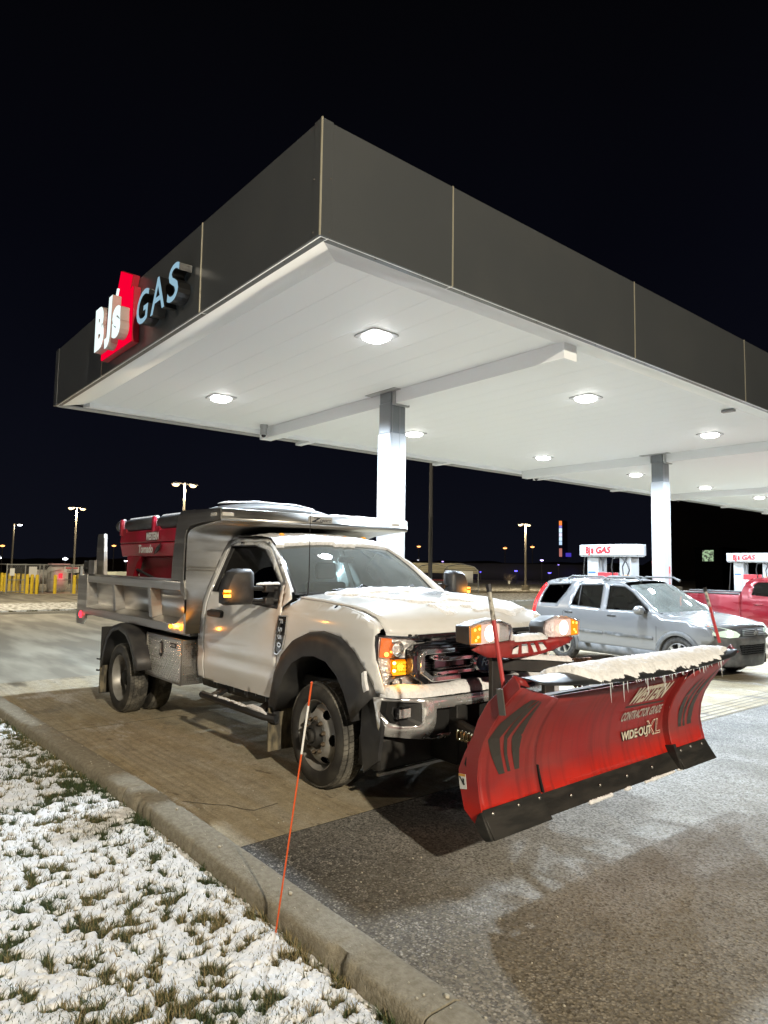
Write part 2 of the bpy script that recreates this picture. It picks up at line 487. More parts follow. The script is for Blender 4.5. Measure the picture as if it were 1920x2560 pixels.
ck.build('crack', mat('crack_dark', (.03, .028, .025), .9), fore)

# kerb, cast in lengths
def kerb_dy(x): return -.046*max(0, -x-4.4)*(1-math.exp(-max(0, -x-4.4)*1.6))
kerb = thing('kerb', None, None); kerb['kind'] = 'structure'
prof = [(1.955, -.05), (1.935, .06), (1.915, .118), (1.895, .138), (1.87, .146), (1.745, .146), (1.720, .140), (1.706, .122), (1.700, .02), (1.70, -.08)]
x = -14.0
while x < 14:
    x1 = x+3.05; K = MB()
    nn = 121; cn = fbm(np.linspace(x, x1, nn)*9, np.full(nn, 3.3), 4, 91); cn2 = fbm(np.linspace(x, x1, nn)*5, np.full(nn, 8.3), 4, 92)
    secs = []
    for i in range(nn):
        xx = x+.006+(x1-x-.012)*i/(nn-1); dy = kerb_dy(xx)
        c1_, c2_ = max(0, float(cn[i])-.60)*.10, max(0, float(cn2[i])-.62)*.14
        secs.append([(xx, y+dy+random.uniform(-.001, .001)+(c1_ if y < 1.73 and z > .1 else 0)-(c2_ if y > 1.88 and z > .1 else 0), z+random.uniform(-.001, .001)-((c1_ if y < 1.73 else c2_ if y > 1.88 else 0)*.8 if z > .11 else 0)) for y, z in prof])
    K.loft(secs, True, True)
    K.build('kerb_length', M_KERB, kerb, smooth=50)
    x = x1
for k in range(90):   # grit thrown up on the kerb and the lot
    pass
gr = MB()
for k in range(260):
    if k < 120: gx, gy = random.uniform(-8, -1.3), random.uniform(1.75, 1.90); gz = .146
    else: gx, gy = random.uniform(-5.5, 0), 2.1+abs(random.gauss(0, 1.3)); gz = 0
    r = random.uniform(.002, .0065) if k > 5 else .011
    gr.ell((gx, gy+kerb_dy(gx), gz+r*.4), (r*1.3, r, r*.7), 5, 4)
gr.build('grit', mat('pale_grit', (.42, .39, .32), .9), None, smooth=0, kind='stuff')

# ------------------------------------------------------------------ snowy grass
def tuft_field(x, y):
    a = fbm(x*1.3, y*1.3, 3, 3); c = fbm(x*8.5, y*8.5, 4, 5); d = fbm(x*25, y*25, 3, 9)
    edge = np.clip((y-kerb_dyv(x)-1.40)/.22, 0, 1)*np.clip((-x-3.6)/3, 0, 1)*.10
    return .08*a+.32*c+.60*d - edge        # low = bare grass
def kerb_dyv(x): return -.046*np.clip(-x-4.4, 0, None)*(1-np.exp(-np.clip(-x-4.4, 0, None)*1.6))
nx, ny = 1300, 330
X0_, X1_, Y0_, Y1_ = -12.5, -.9, -.9, 1.70
u = np.linspace(0, 1, nx)**.82 if False else np.linspace(0, 1, nx)
xs = -(12.5*(.9/12.5)**u)
v = np.linspace(0, 1, ny); ys = Y0_+(Y1_-Y0_)*(1-(1-v)**1.55)
GX, GY = np.meshgrid(xs, ys, indexing='ij')
GYs = GY+kerb_dyv(GX)*np.clip((GY+1.6)/3, 0, 1)
tf = tuft_field(GX, GYs)
lump = fbm(GX*14, GYs*14, 3, 21)*.012+fbm(GX*4, GYs*4, 2, 22)*.018+fbm(GX*38, GYs*38, 4, 23)*.008+fbm(GX*95, GYs*95, 3, 24)*.003
THR = float(np.quantile(tf, .24))
cover = np.clip((tf-THR+.012)/.085, 0, 1); cover = cover*cover*(3-2*cover)
lip = np.clip((1.70-GY)/.05, 0, 1)
Z = .0+.02*fbm(GX*24, GYs*24, 3, 31)+cover*(.007+lump*.42)*(.25+.75*lip)+.03
Z += .018*np.clip((GY-1.2)/.4, 0, 1)
hs = np.stack([GX.ravel(), GYs.ravel(), Z.ravel()], -1)
M_SNOW = bpy.data.materials.new('snow'); M_SNOW.use_nodes = True
n_, l_ = M_SNOW.node_tree.nodes, M_SNOW.node_tree.links; b_ = n_['Principled BSDF']
b_.inputs['Base Color'].default_value = (.74, .745, .755, 1); b_.inputs['Roughness'].default_value = .75; b_.inputs['Specular IOR Level'].default_value = .3
t_ = n_.new('ShaderNodeTexCoord'); q_ = n_.new('ShaderNodeTexNoise'); q_.inputs['Scale'].default_value = 90; q_.inputs['Detail'].default_value = 5
l_.new(t_.outputs['Object'], q_.inputs['Vector']); bp_ = n_.new('ShaderNodeBump'); bp_.inputs['Strength'].default_value = .35; bp_.inputs['Distance'].default_value = .012
l_.new(q_.outputs[0], bp_.inputs['Height']); l_.new(bp_.outputs[0], b_.inputs['Normal'])
# lawn: snow where the cover is thick, turf colour (a real stain of soil and grass) where it is thin
M_LAWN = M_SNOW.copy(); M_LAWN.name = 'snowy_lawn'
n_, l_ = M_LAWN.node_tree.nodes, M_LAWN.node_tree.links; b_ = n_['Principled BSDF']
at_ = n_.new('ShaderNodeAttribute'); at_.attribute_name = 'cover'
cr_ = n_.new('ShaderNodeValToRGB'); l_.new(at_.outputs['Fac'], cr_.inputs[0]); e = cr_.color_ramp.elements
e[0].position = .05; e[0].color = (.032, .034, .012, 1); e[1].position = .42; e[1].color = (.73, .735, .745, 1)
k_ = e.new(.20); k_.color = (.26, .24, .17, 1)
l_.new(cr_.outputs[0], b_.inputs['Base Color'])
lawn = np_mesh('snowy_lawn', hs, grid_faces(nx, ny), M_LAWN, kind='structure')
at = lawn.data.attributes.new('cover', 'FLOAT', 'POINT')
cv = np.clip(cover+.0*tf, 0, 1); at.data.foreach_set('value', cv.ravel().astype(np.float32))
# flat snow verge further off, behind the camera and to the left
_xs, _ys = np.meshgrid(np.linspace(-60, 12, 80), np.linspace(-30, -.88, 40), indexing='ij')
np_mesh('snow_verge', np.stack([_xs.ravel(), _ys.ravel(), (.05+.05*fbm(_xs*1.3, _ys*1.3, 3, 77)).ravel()], -1), grid_faces(80, 40), M_SNOW, kind='structure')

_xs, _ys = np.meshgrid(np.linspace(-.91, 14, 260), np.linspace(-.88, 1.70, 60), indexing='ij')
np_mesh('snow_verge', np.stack([_xs.ravel(), _ys.ravel(), (.035+.04*fbm(_xs*9, _ys*9, 4, 78)).ravel()], -1), grid_faces(260, 60), M_SNOW, kind='structure')
# grass blades pushed through the snow
M_G = [mat('grass_green', (.030, .055, .014), .7), mat('grass_dull', (.075, .085, .030), .7), mat('grass_straw', (.24, .19, .09), .8)]
nb = 520000
bx = -(11*(.95/11)**RNG.random(nb)); by = RNG.uniform(-.85, 1.695, nb)
dc = np.hypot(bx, by)
by2 = by+kerb_dyv(bx)*np.clip((by+1.6)/3, 0, 1)
val = tuft_field(bx, by2)
# only what the lens can see
ang = np.arctan2(by2, bx) - YAW
vis = (np.abs(ang) < math.radians(36))
keep = vis & ((val < THR+.02) & (RNG.random(nb) < np.clip((THR+.02-val)*30, .15, .95)) | (RNG.random(nb) < .10+.20*(fbm(bx*2.1, by2*2.1, 3, 41) > .55)))
bx, by2, val = bx[keep], by2[keep], val[keep]
def samp(arr, x, y):
    i = np.clip((np.log(np.clip(-x, .9, 12.5)/12.5)/math.log(.9/12.5)*(nx-1)).round().astype(int), 0, nx-1)
    yy = y-0; vv = 1-(np.clip(1-(np.clip(yy-kerb_dyv(x)*np.clip((yy+1.6)/3, 0, 1), Y0_, Y1_)-Y0_)/(Y1_-Y0_), 0, 1))**(1/1.55)
    j = np.clip((vv*(ny-1)).round().astype(int), 0, ny-1)
    return arr[i, j]
bz = samp(Z, bx, by2)
N = len(bx); print('grass blades', N)
clump = fbm(bx*3, by2*3, 2, 55)
pick = (RNG.random(N)+ (clump-.5)*1.6)
for k, (lo, hi) in enumerate(((-9, .42), (.42, .78), (.78, 9))):
    s_ = (pick >= lo) & (pick < hi); n1 = s_.sum()
    if not n1: continue
    x_, y_, z_ = bx[s_], by2[s_], bz[s_]
    low = val[s_] < THR+.02
    L = RNG.uniform(.022, .060, n1)*np.where(low, 1, .50); th = RNG.uniform(0, 2*PI, n1); ln = RNG.uniform(.3, 1.9, n1)
    dx, dy = np.cos(th)*L*ln*.6, np.sin(th)*L*ln*.6; w = RNG.uniform(.0008, .0017, n1)*(1+np.hypot(x_, y_)*.09)
    px_, py_ = -np.sin(th)*w, np.cos(th)*w
    V = np.zeros((n1, 5, 3)); zb = z_-.012
    V[:, 0] = np.stack([x_-px_, y_-py_, zb], -1); V[:, 1] = np.stack([x_+px_, y_+py_, zb], -1)
    V[:, 2] = np.stack([x_+dx*.4+px_*.8, y_+dy*.4+py_*.8, zb+L*.65], -1); V[:, 3] = np.stack([x_+dx*.4-px_*.8, y_+dy*.4-py_*.8, zb+L*.65], -1)
    V[:, 4] = np.stack([x_+dx, y_+dy, zb+L*1.0], -1)
    i0 = np.arange(n1)*5
    F = np.concatenate([np.stack([i0, i0+1, i0+2], -1), np.stack([i0, i0+2, i0+3], -1), np.stack([i0+3, i0+2, i0+4], -1)])
    o = np_mesh('grass', V.reshape(-1, 3), F, M_G[k], smooth=False, kind='stuff')

# ================================================================== canopy
M_FASC = mat('grey_fascia_panel', (.098, .105, .110), .30, metal=.45, spec=.8, bump=.03, bscale=3, var=(.106, .112, .115), vscale=1.2)
M_SEAM = mat('panel_trim', (.62, .58, .45), .35, metal=.6)
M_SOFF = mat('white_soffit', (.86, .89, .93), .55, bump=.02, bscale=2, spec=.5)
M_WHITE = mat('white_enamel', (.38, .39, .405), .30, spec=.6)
M_GREYP = mat('grey_column_paint', (.20, .22, .24), .30, spec=.6)
M_BLACK = mat('black_plastic', (.012, .012, .013), .42)
M_RIVET = mat('rivet_dark', (.10, .09, .08), .5)
CX0, CX1, CY0, CY1, CZ = -13.75, -4.83, 3.22, 44.0, 4.65
FZ = 5.74
can = thing('petrol_canopy', 'large flat canopy with dark grey fascia and bright white underside over the pumps', 'canopy', (-8.7, 3.22, 4.65))
def fpanel(name, x0, x1, y0, y1, face):
    m = MB(); g = .006
    if face == 'y': m.box(x0+g, x1-g, CY0, CY0+.10, CZ, FZ)
    else: m.box(CX1-.10, CX1, y0+g, y1-g, CZ, FZ)
    m.build(name, M_FASC, can, bevel=.004)
sx = [CX0, -10.96, -7.33, CX1-.004]
for a, c_ in zip(sx, sx[1:]): fpanel('fascia_panel', a, c_, 0, 0, 'y')
sy = [CY0+.104, 4.9]
while sy[-1] < CY1: sy.append(sy[-1]+3.62)
for a, c_ in zip(sy, sy[1:]): fpanel('fascia_panel', 0, 0, a, min(c_, CY1), 'x')
for a in sx[1:-1]: MB().box(a-.008, a+.008, CY0-.006, CY0+.02, CZ, FZ+.005).build('seam_trim', M_SEAM, can)
for a in sy[1:-1]: MB().box(CX1-.02, CX1+.006, a-.008, a+.008, CZ, FZ+.005).build('seam_trim', M_SEAM, can)
MB().box(CX1-.006, CX1+.008, CY0-.008, CY0+.006, CZ-.004, FZ+.012).build('corner_trim', M_SEAM, can)
for (a, b2, c_, d) in ((CX1-.115, CX1-.008, CY0-.005, CY0+.01), (CX1-.01, CX1+.005, CY0+.008, CY0+.125), (CX0+.0, CX0+.12, CY0-.005, CY0+.01)):
    MB().box(a, b2, c_, d, CZ, FZ+.008).build('corner_flashing', M_FASC, can, bevel=.003)
MB().box(CX0-.10, CX0, CY0, CY1, CZ+.02, FZ).build('fascia_back', M_FASC, can)
MB().box(CX0-.10, CX1, CY1, CY1+.1, CZ, FZ).build('fascia_end', M_FASC, can)
MB().box(CX0, CX1-.1, CY0+.1, CY1, FZ-.16, FZ-.10).build('roof_deck', M_FASC, can)
# soffit boards run across the canopy
ty = CY0+.46; ZS = CZ+.035
k = 0
while ty < CY1-.4:
    MB().box(CX0+.62, CX1-.40, ty+.002, ty+.443, ZS, ZS+.03).build('soffit_board', M_SOFF, can, smooth=0)
    ty += .445; k += 1
MB().box(CX0+.1, CX1-.1, CY0+.1, CY1, ZS+.034, ZS+.05).build('soffit_backing', mat('soffit_gap', (.45, .45, .46), .8), can)
# sloping perimeter trims
def trim(name, pts): MB().add(pts, [tuple(range(len(pts)))]).build(name, M_SOFF, can, smooth=0)
zi = ZS-.002; zo = CZ+.002
MB().add([(CX1-.02, CY0+.02, zo), (CX0+.02, CY0+.02, zo), (CX0+.50, CY0+.46, zi), (CX1-.40, CY0+.46, zi)], [(0, 1, 2, 3)]).build('perimeter_trim', M_SOFF, can, solid=.006)
MB().add([(CX1-.02, CY0+.02, zo), (CX1-.40, CY0+.46, zi), (CX1-.40, CY1-.4, zi), (CX1-.02, CY1, zo)], [(0, 1, 2, 3)]).build('perimeter_trim', M_SOFF, can, solid=.006)
MB().prism([(CX0+.18, CZ+.02), (CX0+.62, CZ-.05), (CX0+.62, ZS+.03), (CX0+.18, ZS+.03)], 'y', CY0+.46, CY1-.1).build('inner_gutter', M_SOFF, can, smooth=0)
MB().prism([(CX0+.02, CZ-.012), (CX0+.16, CZ+.004), (CX0+.16, CZ+.03), (CX0+.02, CZ+.03)], 'y', CY0+.03, CY1-.02).build('drip_edge', M_WHITE, can, smooth=0)
for q, yy in enumerate([8.6+4.57*i for i in range(7)]): MB().box(CX0+.02, CX0+.60, yy, yy+.16, CZ-.075, CZ).build('gutter_joint', M_SOFF, can)
sw = MB()
for i in range(15): sw.ell((CX1-.06-i*.62, CY0+.05, CZ-.002), (.010, .010, .008), 6, 4)
for i in range(40): sw.ell((CX1-.05, CY0+.06+i*.62, CZ-.002), (.010, .010, .008), 6, 4)
for zz in (4.70, 5.20):
    for xx, yy in ((CX1+.008, CY0+.10), (CX1-.10, CY0-.008)): sw.ell((xx, yy, zz), (.008, .008, .008), 6, 4)
sw.build('screw_heads', M_RIVET, can, smooth=0, kind='stuff')
PITCH_Y = 9.14
col_y = [7.24+PITCH_Y*i for i in range(4)]
for yy in col_y:
    MB().box(CX0+.62, -8.93, yy+.05, yy+.33, CZ-.19, ZS).build('cross_beam', M_SOFF, can, bevel=.004)
    MB().box(-8.53, CX1-.30, yy+.05, yy+.33, CZ-.19, ZS).build('cross_beam', M_SOFF, can, bevel=.004)
    MB().box(-9.16, -8.38, yy-.10, yy+.05, ZS-.012, ZS).build('beam_collar', M_WHITE, can)
    b0 = MB(); b0.box(-8.56, -8.50, yy+.02, yy+.36, CZ-.215, ZS-.01); b0.build('beam_end_trim', M_WHITE, can)
MB().box(CX1-.62, CX1-.40, 12.6, 12.7, CZ-.02, CZ+.02).build('conduit_stub', mat('dull_steel', (.25, .25, .25), .4, metal=.8), can)
# luminaires
M_LENS = emis('led_lens', (1.0, .98, .95), 22, True)
LY = [5.33+4.70*i for i in range(8)]
def luminaire(x, y, lab):
    t = thing('canopy_luminaire', lab, 'ceiling light', (x, y, ZS), group='ceiling lights under the canopy')
    def rr(a, r, n=5):
        out = []
        for cx_, cy_, t0 in ((a-r, a-r, 0), (-a+r, a-r, PI/2), (-a+r, -a+r, PI), (a-r, -a+r, 1.5*PI)):
            out += [(x+cx_+r*math.cos(t0+PI/2*k/n), y+cy_+r*math.sin(t0+PI/2*k/n)) for k in range(n+1)]
        return out
    MB().prism(rr(.225, .07), 'z', ZS-.016, ZS+.02).build('flange', M_WHITE, t, bevel=.004)
    A, B = rr(.160, .10), rr(.125, .09)
    MB().loft([[(p[0], p[1], ZS-.017) for p in A], [(p[0], p[1], ZS-.042) for p in A], [(p[0], p[1], ZS-.066) for p in B]]).build('lens', M_LENS, t, smooth=0)
    l = bpy.data.lights.new('canopy_led', 'SPOT'); l.shadow_soft_size = .13; l.energy = 1480; l.color = LED; l.spot_size = math.radians(168); l.spot_blend = .35
    o = bpy.data.objects.new('canopy_led', l); COL.objects.link(o); o.parent = t; o.location = (0, 0, -.22)
    return t
ords = ['first', 'second', 'third', 'fourth', 'fifth', 'sixth', 'seventh', 'eighth']
for i, yy in enumerate(LY):
    luminaire(-6.62, yy, f'{ords[i]} square LED light along the near fascia side, counted from the canopy corner')
    luminaire(-11.05, yy, f'{ords[i]} square LED light along the rear side of the canopy, counted from the sign end')
# columns
for i, yy in enumerate(col_y):
    lab = ['white canopy column right behind the dump truck, grey at its top',
           'white canopy column behind the silver car, with a printed red notice',
           'third canopy column standing on the next pump island', 'fourth and farthest canopy column'][i]
    t = thing('canopy_column', lab, 'column', (-8.73, yy+.17, 0), group='columns of the canopy')
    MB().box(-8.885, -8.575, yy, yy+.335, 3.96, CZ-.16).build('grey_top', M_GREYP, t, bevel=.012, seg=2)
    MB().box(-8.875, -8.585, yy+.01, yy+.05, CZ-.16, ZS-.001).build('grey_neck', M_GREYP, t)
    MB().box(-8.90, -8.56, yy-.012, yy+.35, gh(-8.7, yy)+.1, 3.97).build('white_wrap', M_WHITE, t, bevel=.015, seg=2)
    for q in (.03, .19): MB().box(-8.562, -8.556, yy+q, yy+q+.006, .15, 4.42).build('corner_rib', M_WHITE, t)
    if i == 1:
        nt = MB()
        rows = ['NOTICE', 'IT IS UNLAWFUL', 'TO DISPENSE GASOLINE', 'INTO ANY PORTABLE', 'CONTAINER UNLESS', 'THE CONTAINER IS', 'CONSTRUCTED OF', 'METAL OR IS', 'APPROVED BY', 'THE FIRE MARSHAL']
        for r_, s_ in enumerate(rows):
            nt.text(s_, lambda u, v_, w, r_=r_: (-8.73+u, yy-.014, 2.02-r_*.062+v_), .034, .02, align='CENTER')
        nt.build('notice_lettering', mat('notice_red', (.50, .12, .12), .6), t, smooth=0)
        MB().box(-8.559, -8.556, yy+.20, yy+.27, 1.35, 1.80).build('red_decal', mat('decal_red', (.45, .05, .05), .5), t)
        MB().box(-8.556, -8.553, yy+.215, yy+.255, 1.38, 1.62).build('white_arrow', M_WHITE, t)
# dome cameras
for i, (x_, yy) in enumerate(((-12.62, 7.10), (-12.95, 16.9), (-13.0, 26.0))):
    t = thing('dome_camera', ['white dome security camera beside the first cross beam', 'white dome security camera near the second cross beam', 'farthest white dome security camera under the canopy'][i], 'camera', (x_, yy, ZS), group='security cameras under the canopy')
    MB().lathe([(.001, 0), (.085, 0), (.085, -.07), (.07, -.075), (.075, -.09), (.075, -.21), (.045, -.22), (.001, -.222)], (x_, yy, ZS), 'z', 16).build('housing', M_WHITE, t)
    MB().ell((x_, yy, ZS-.225), (.05, .05, .05), 12, 8).build('dome', mat('smoked_dome', (.05, .05, .06), .1), t)
# ------------------------------------------------------------------ illuminated sign on the fascia
M_SIGNRED = emis('sign_red_face', (1.0, .0, .035), .95, True)
M_SIGNREDS = mat('sign_red_return', (.42, .015, .03), .35)
M_FACEW = emis('sign_white_face', (.84, 1.0, .98), 1.15, True)
M_FACEB = emis('sign_pale_blue_face', (.40, .66, .82), .72, True)
M_RET = mat('sign_white_return', (.40, .34, .31), .4)
M_RETB = mat('sign_black_return', (.010, .010, .010), .30)
sg = thing('canopy_sign', "red and white lit BJ's GAS sign on the canopy fascia", 'sign', (-9.1, 3.1, 4.7))
box = [(-10.62, 4.787), (-9.31, 4.78), (-9.315, 5.575), (-9.47, 5.535), (-9.37, 5.76), (-9.845, 5.97), (-10.12, 5.37), (-10.62, 5.30)]
MB().prism([((a+9.9)*.985-9.9, (b-5.2)*.985+5.2) for a, b in box], 'y', 3.118, 3.10).build('red_face', M_SIGNRED, sg, smooth=0)
MB().prism(box, 'y', 3.215, 3.121).build('red_cabinet', M_SIGNREDS, sg, smooth=0)
MB().prism([(-9.865, 5.70), (-10.065, 5.24), (-10.085, 5.24), (-10.11, 5.30), (-10.09, 5.31), (-10.07, 5.28), (-9.90, 5.70)], 'y', 3.098, 3.07).build('tick_mark', M_FACEW, sg, smooth=0)
def letter(ch, x, z, w, h, y0, y1, face, ret, bold=.03, shear=0.):
    vs, fs = text_mesh(ch, bold, 0, 'LEFT', 1.)
    xa = [p[0]+shear*p[1] for p in vs]; za = [p[1] for p in vs]
    mx, Mx, mz, Mz = min(xa), max(xa), min(za), max(za)
    def f(p, y): return (x+(p[0]+shear*p[1]-mx)/(Mx-mx)*w, y, z+(p[1]-mz)/(Mz-mz)*h)
    b = MB().add([f(p, y1) for p in vs], fs)
    b.build('letter_face', face, sg, smooth=0)
    bm = bmesh.new(); bv = [bm.verts.new(f(p, y1+.004)) for p in vs]
    for q in fs:
        try: bm.faces.new([bv[i] for i in q])
        except Exception: pass
    ed = [e_ for e_ in bm.edges if len(e_.link_faces) == 1]
    R = MB()
    for e_ in ed:
        p, q = e_.verts[0].co, e_.verts[1].co
        R.add([p, q, (q.x, y0, q.z), (p.x, y0, p.z)], [(0, 1, 2, 3)])
    bm.free()
    R.build('letter_return', ret, sg, smooth=30)
letter('B', -10.57, 4.88, .43, .66, 3.10, 2.985, M_FACEW, M_RET, .065)
letter('J', -10.07, 4.81, .30, .74, 3.10, 2.975, M_FACEW, M_RET, .06, .08)
letter('s', -9.74, 4.86, .36, .46, 3.10, 2.975, M_FACEW, M_RET, .07)
letter('G', -8.93, 4.85, .43, .45, 3.20, 3.04, M_FACEB, M_RETB, .008, .12)
letter('A', -8.42, 4.86, .46, .45, 3.20, 3.04, M_FACEB, M_RETB, .008, .02)
letter('S', -7.88, 4.85, .35, .46, 3.20, 3.04, M_FACEB, M_RETB, .008, .10)
# ================================================================== materials for vehicles
M_PAINT = mat('white_truck_paint', (.71, .71, .70), .17, coat=.8, spec=.5, var=(.64, .63, .60), vscale=3, rough2=.30, var_lo=.45, var_hi=.75, stretch=(.5, 1, 2.0), detail=9)
M_ALU = mat('brushed_aluminium', (.50, .49, .47), .30, metal=1., bump=.05, bscale=60, stretch=(.15, 1, 6), var=(.40, .385, .36), vscale=2.2, rough2=.42)
M_ALUD = mat('dull_aluminium', (.36, .35, .33), .42, metal=1., var=(.26, .25, .23), vscale=4)
M_CHROME = mat('chrome', (.74, .74, .74), .08, metal=.9)
M_CHROMED = mat('salted_chrome', (.74, .74, .74), .10, metal=.72, var=(.62, .62, .60), vscale=9, rough2=.5, var_lo=.50, var_hi=.66)
M_BKCH = mat('black_gloss_trim', (.012, .012, .014), .10, spec=.8, coat=.7)
M_FLARE = mat('grey_black_flare', (.022, .022, .024), .50, var=(.045, .044, .042), vscale=5)
M_RUB = mat('tyre_rubber', (.016, .015, .014), .72, var=(.045, .042, .036), vscale=6, bump=.1, bscale=60)
M_TREAD = mat('tyre_tread', (.045, .043, .038), .8, var=(.17, .16, .135), vscale=7)
M_RIM = mat('grey_steel_rim', (.34, .335, .32), .42, metal=.35, var=(.20, .19, .17), vscale=6, var_lo=.4, var_hi=.7)
M_NUT = mat('rusty_nuts', (.10, .075, .05), .6, metal=.4)
M_DARK = mat('dark_chassis', (.010, .010, .010), .7, var=(.025, .023, .02), vscale=6)
M_VOID = mat('dark_cavity', (.004, .004, .004), .9)
M_MUD = mat('muddy_flap', (.05, .045, .035), .85, var=(.20, .17, .11), vscale=14, stretch=(1, 1, .4))
M_WSGL = glass_mat('windscreen_glass', (.42, .56, .54), .40, .012, .085)
M_SDGL = glass_mat('tinted_side_glass', (.012, .014, .017), .05, .015)
M_CLEAR = glass_mat('clear_lens', (.93, .93, .93), -.05, .02)
M_AMB = emis('amber_lamp', (1.0, .20, .0), 1.7)
M_AMBH = emis('amber_lamp_hot', (1.0, .40, .06), 5)
M_AMBD = mat('amber_lens_glow', (.75, .13, .01), .15, emit=(1, .16, .0), estr=.35)  # amber lens with a faint glow put into its material
M_REDL = emis('red_marker_lamp', (1.0, .02, .04), 6)
M_LABEL = mat('white_label', (.60, .60, .58), .5)
M_INK = mat('black_ink', (.012, .012, .014), .5)
M_INT = mat('cab_interior_grey', (.05, .055, .06), .8)
M_SNOWV = mat('thin_snow', (.78, .785, .80), .85, bump=1., bscale=70, var=(.66, .665, .68), vscale=28, var_lo=.4, var_hi=.7)
M_WARMSNOW = M_SNOWV

def point_lamp(name, loc, parent, power, color, r=.03):
    l = bpy.data.lights.new(name, 'POINT'); l.energy = power; l.color = color; l.shadow_soft_size = r
    o = bpy.data.objects.new(name, l); COL.objects.link(o); o.parent = parent
    o.location = Vector(loc)-Ctx.off
    return o

YC = 4.04
R0 = (-6.3, YC, 0)
truck = thing('dump_truck', 'white F-550 dump truck with bare aluminium dump body and snow on its cab and bonnet', 'truck', R0)
WT = [(.40, .93), (.45, .95), (.55, .975), (.65, .99), (.8, 1.0), (1.0, 1.0), (1.2, .99), (1.3, .978), (1.42, .94), (1.46, .925), (1.9, .735), (1.97, .68)]
FT = [(.40, .93), (.45, .95), (.55, .975), (.65, .99), (.8, 1.0), (1.0, 1.0), (1.2, .99), (1.28, .978), (1.34, .95), (1.38, .915), (1.42, .86)]
_wz, _wv = zip(*WT); _fz, _fv = zip(*FT)
def _smooth(zs, vs):
    g = np.linspace(.3, 2.1, 361); v = np.interp(g, zs, vs); k = np.exp(-(np.arange(-14, 15)/6.0)**2); k /= k.sum()
    return g, np.convolve(np.pad(v, 14, mode='edge'), k, 'valid')
_wz, _wv = _smooth(_wz, _wv); _fz, _fv = _smooth(_fz, _fv)
def W(z): return float(np.interp(z, _wz, _wv))
def WF(x, z): return float(np.interp(z, _fz, _fv)) - .22*max(0, x+3.95)**2*2
def crease(z): return -.010*math.exp(-((z-.80)/.05)**2)
SIDES = (-1, 1)
for sg_ in SIDES:
    def S(x, z, o=0.): return (x, YC+sg_*(W(z)+crease(z)+o), z)
    def SF(x, z, o=0.): return (x, YC+sg_*(WF(x, z)+o), z)
    # door
    dp = [(-6.50, .545), (-5.125, .56), (-5.085, .75), (-5.068, 1.0), (-5.058, 1.33), (-5.12, 1.52), (-5.62, 1.865), (-5.84, 1.925), (-6.42, 1.935), (-6.50, 1.90)]
    hole = [(-6.475, 1.425), (-6.22, 1.42), (-5.60, 1.355), (-5.50, 1.345), (-5.125, 1.335), (-5.19, 1.52), (-5.43, 1.675), (-5.72, 1.845), (-5.98, 1.895), (-6.475, 1.895)]
    d = MB().sheet(dp, lambda x, z: S(x, z), [hole], .045).build('door', M_PAINT, truck, solid=.012)
    MB().sheet([(a*1., b*1.) for a, b in hole], lambda x, z: S(x, z, -.018), [], .15).build('window', M_SDGL, d, smooth=60)
    g = MB()
    hh = hole+[hole[0]]
    for a, b in zip(hh, hh[1:]): g.bar(S(*a, -.004), S(*b, -.004), .014, .02, (0, 1, 0))
    g.build('window_seal', M_BLACK, d)
    # black mirror sail patch in the front lower corner of the window
    MB().sheet([(-5.60, 1.345), (-5.12, 1.325), (-5.155, 1.46), (-5.21, 1.535), (-5.30, 1.54), (-5.36, 1.42)], lambda x, z: S(x, z, .004), [], .1).build('mirror_patch', M_BLACK, d, solid=.008)
    h = MB(); zc = 1.215
    secs = []
    for x_, s_ in ((-6.405, .7), (-6.38, 1), (-6.16, 1), (-6.12, .9), (-6.10, .6)):
        y_ = YC+sg_*(W(1.2)+.018); hh_ = .042*s_
        secs.append([(x_, y_-sg_*.03, zc-hh_), (x_, y_+sg_*.02, zc-hh_*.7), (x_, y_+sg_*.02, zc+hh_*.7), (x_, y_-sg_*.03, zc+hh_)])
    h.loft(secs).build('door_handle', M_BLACK, d, bevel=.006, seg=2)
    # cab corner, sill, pillar
    MB().sheet([(-6.645, .555), (-6.507, .548), (-6.507, 1.90), (-6.43, 1.942), (-5.84, 1.932), (-5.62, 1.872), (-5.13, 1.53), (-5.062, 1.345), (-4.95, 1.42), (-4.99, 1.475), (-5.13, 1.58), (-5.36, 1.75), (-5.60, 1.875), (-5.80, 1.955), (-6.48, 1.968), (-6.60, 1.95), (-6.63, 1.60), (-6.63, 1.0)], lambda x, z: S(x, z), [], .045).build('cab_pillar', M_PAINT, truck, solid=.012)
    MB().sheet([(-6.64, .46), (-5.14, .47), (-5.14, .545), (-6.64, .54)], lambda x, z: S(x, z, -.03), [], .2).build('rocker_panel', M_DARK, truck, solid=.01)
    # fender with wheel opening
    arch = [(-3.765, .86), (-3.85, .965), (-3.975, 1.07), (-4.14, 1.155), (-4.37, 1.185), (-4.57, 1.16), (-4.765, 1.09), (-4.93, .965), (-5.04, .80), (-5.118, .57)]
    fp = [(-5.112, .56), (-5.074, .75), (-5.057, 1.0), (-5.046, 1.34), (-4.90, 1.435), (-4.60, 1.415), (-4.2, 1.385), (-3.95, 1.345), (-3.80, 1.30), (-3.73, 1.245), (-3.762, 1.222), (-3.765, 1.15), (-3.735, 1.03), (-3.695, .93), (-3.655, .82), (-3.745, .82)]
    MB().sheet(fp + arch, lambda x, z: SF(x, z), [], .045).build('fender', M_PAINT, truck, solid=.012)
    # flare
    outer = [(-5.13, .55), (-5.055, .81), (-4.945, .975), (-4.775, 1.105), (-4.57, 1.178), (-4.37, 1.203), (-4.14, 1.175), (-3.965, 1.085), (-3.84, .975), (-3.765, .875), (-3.715, .80)]
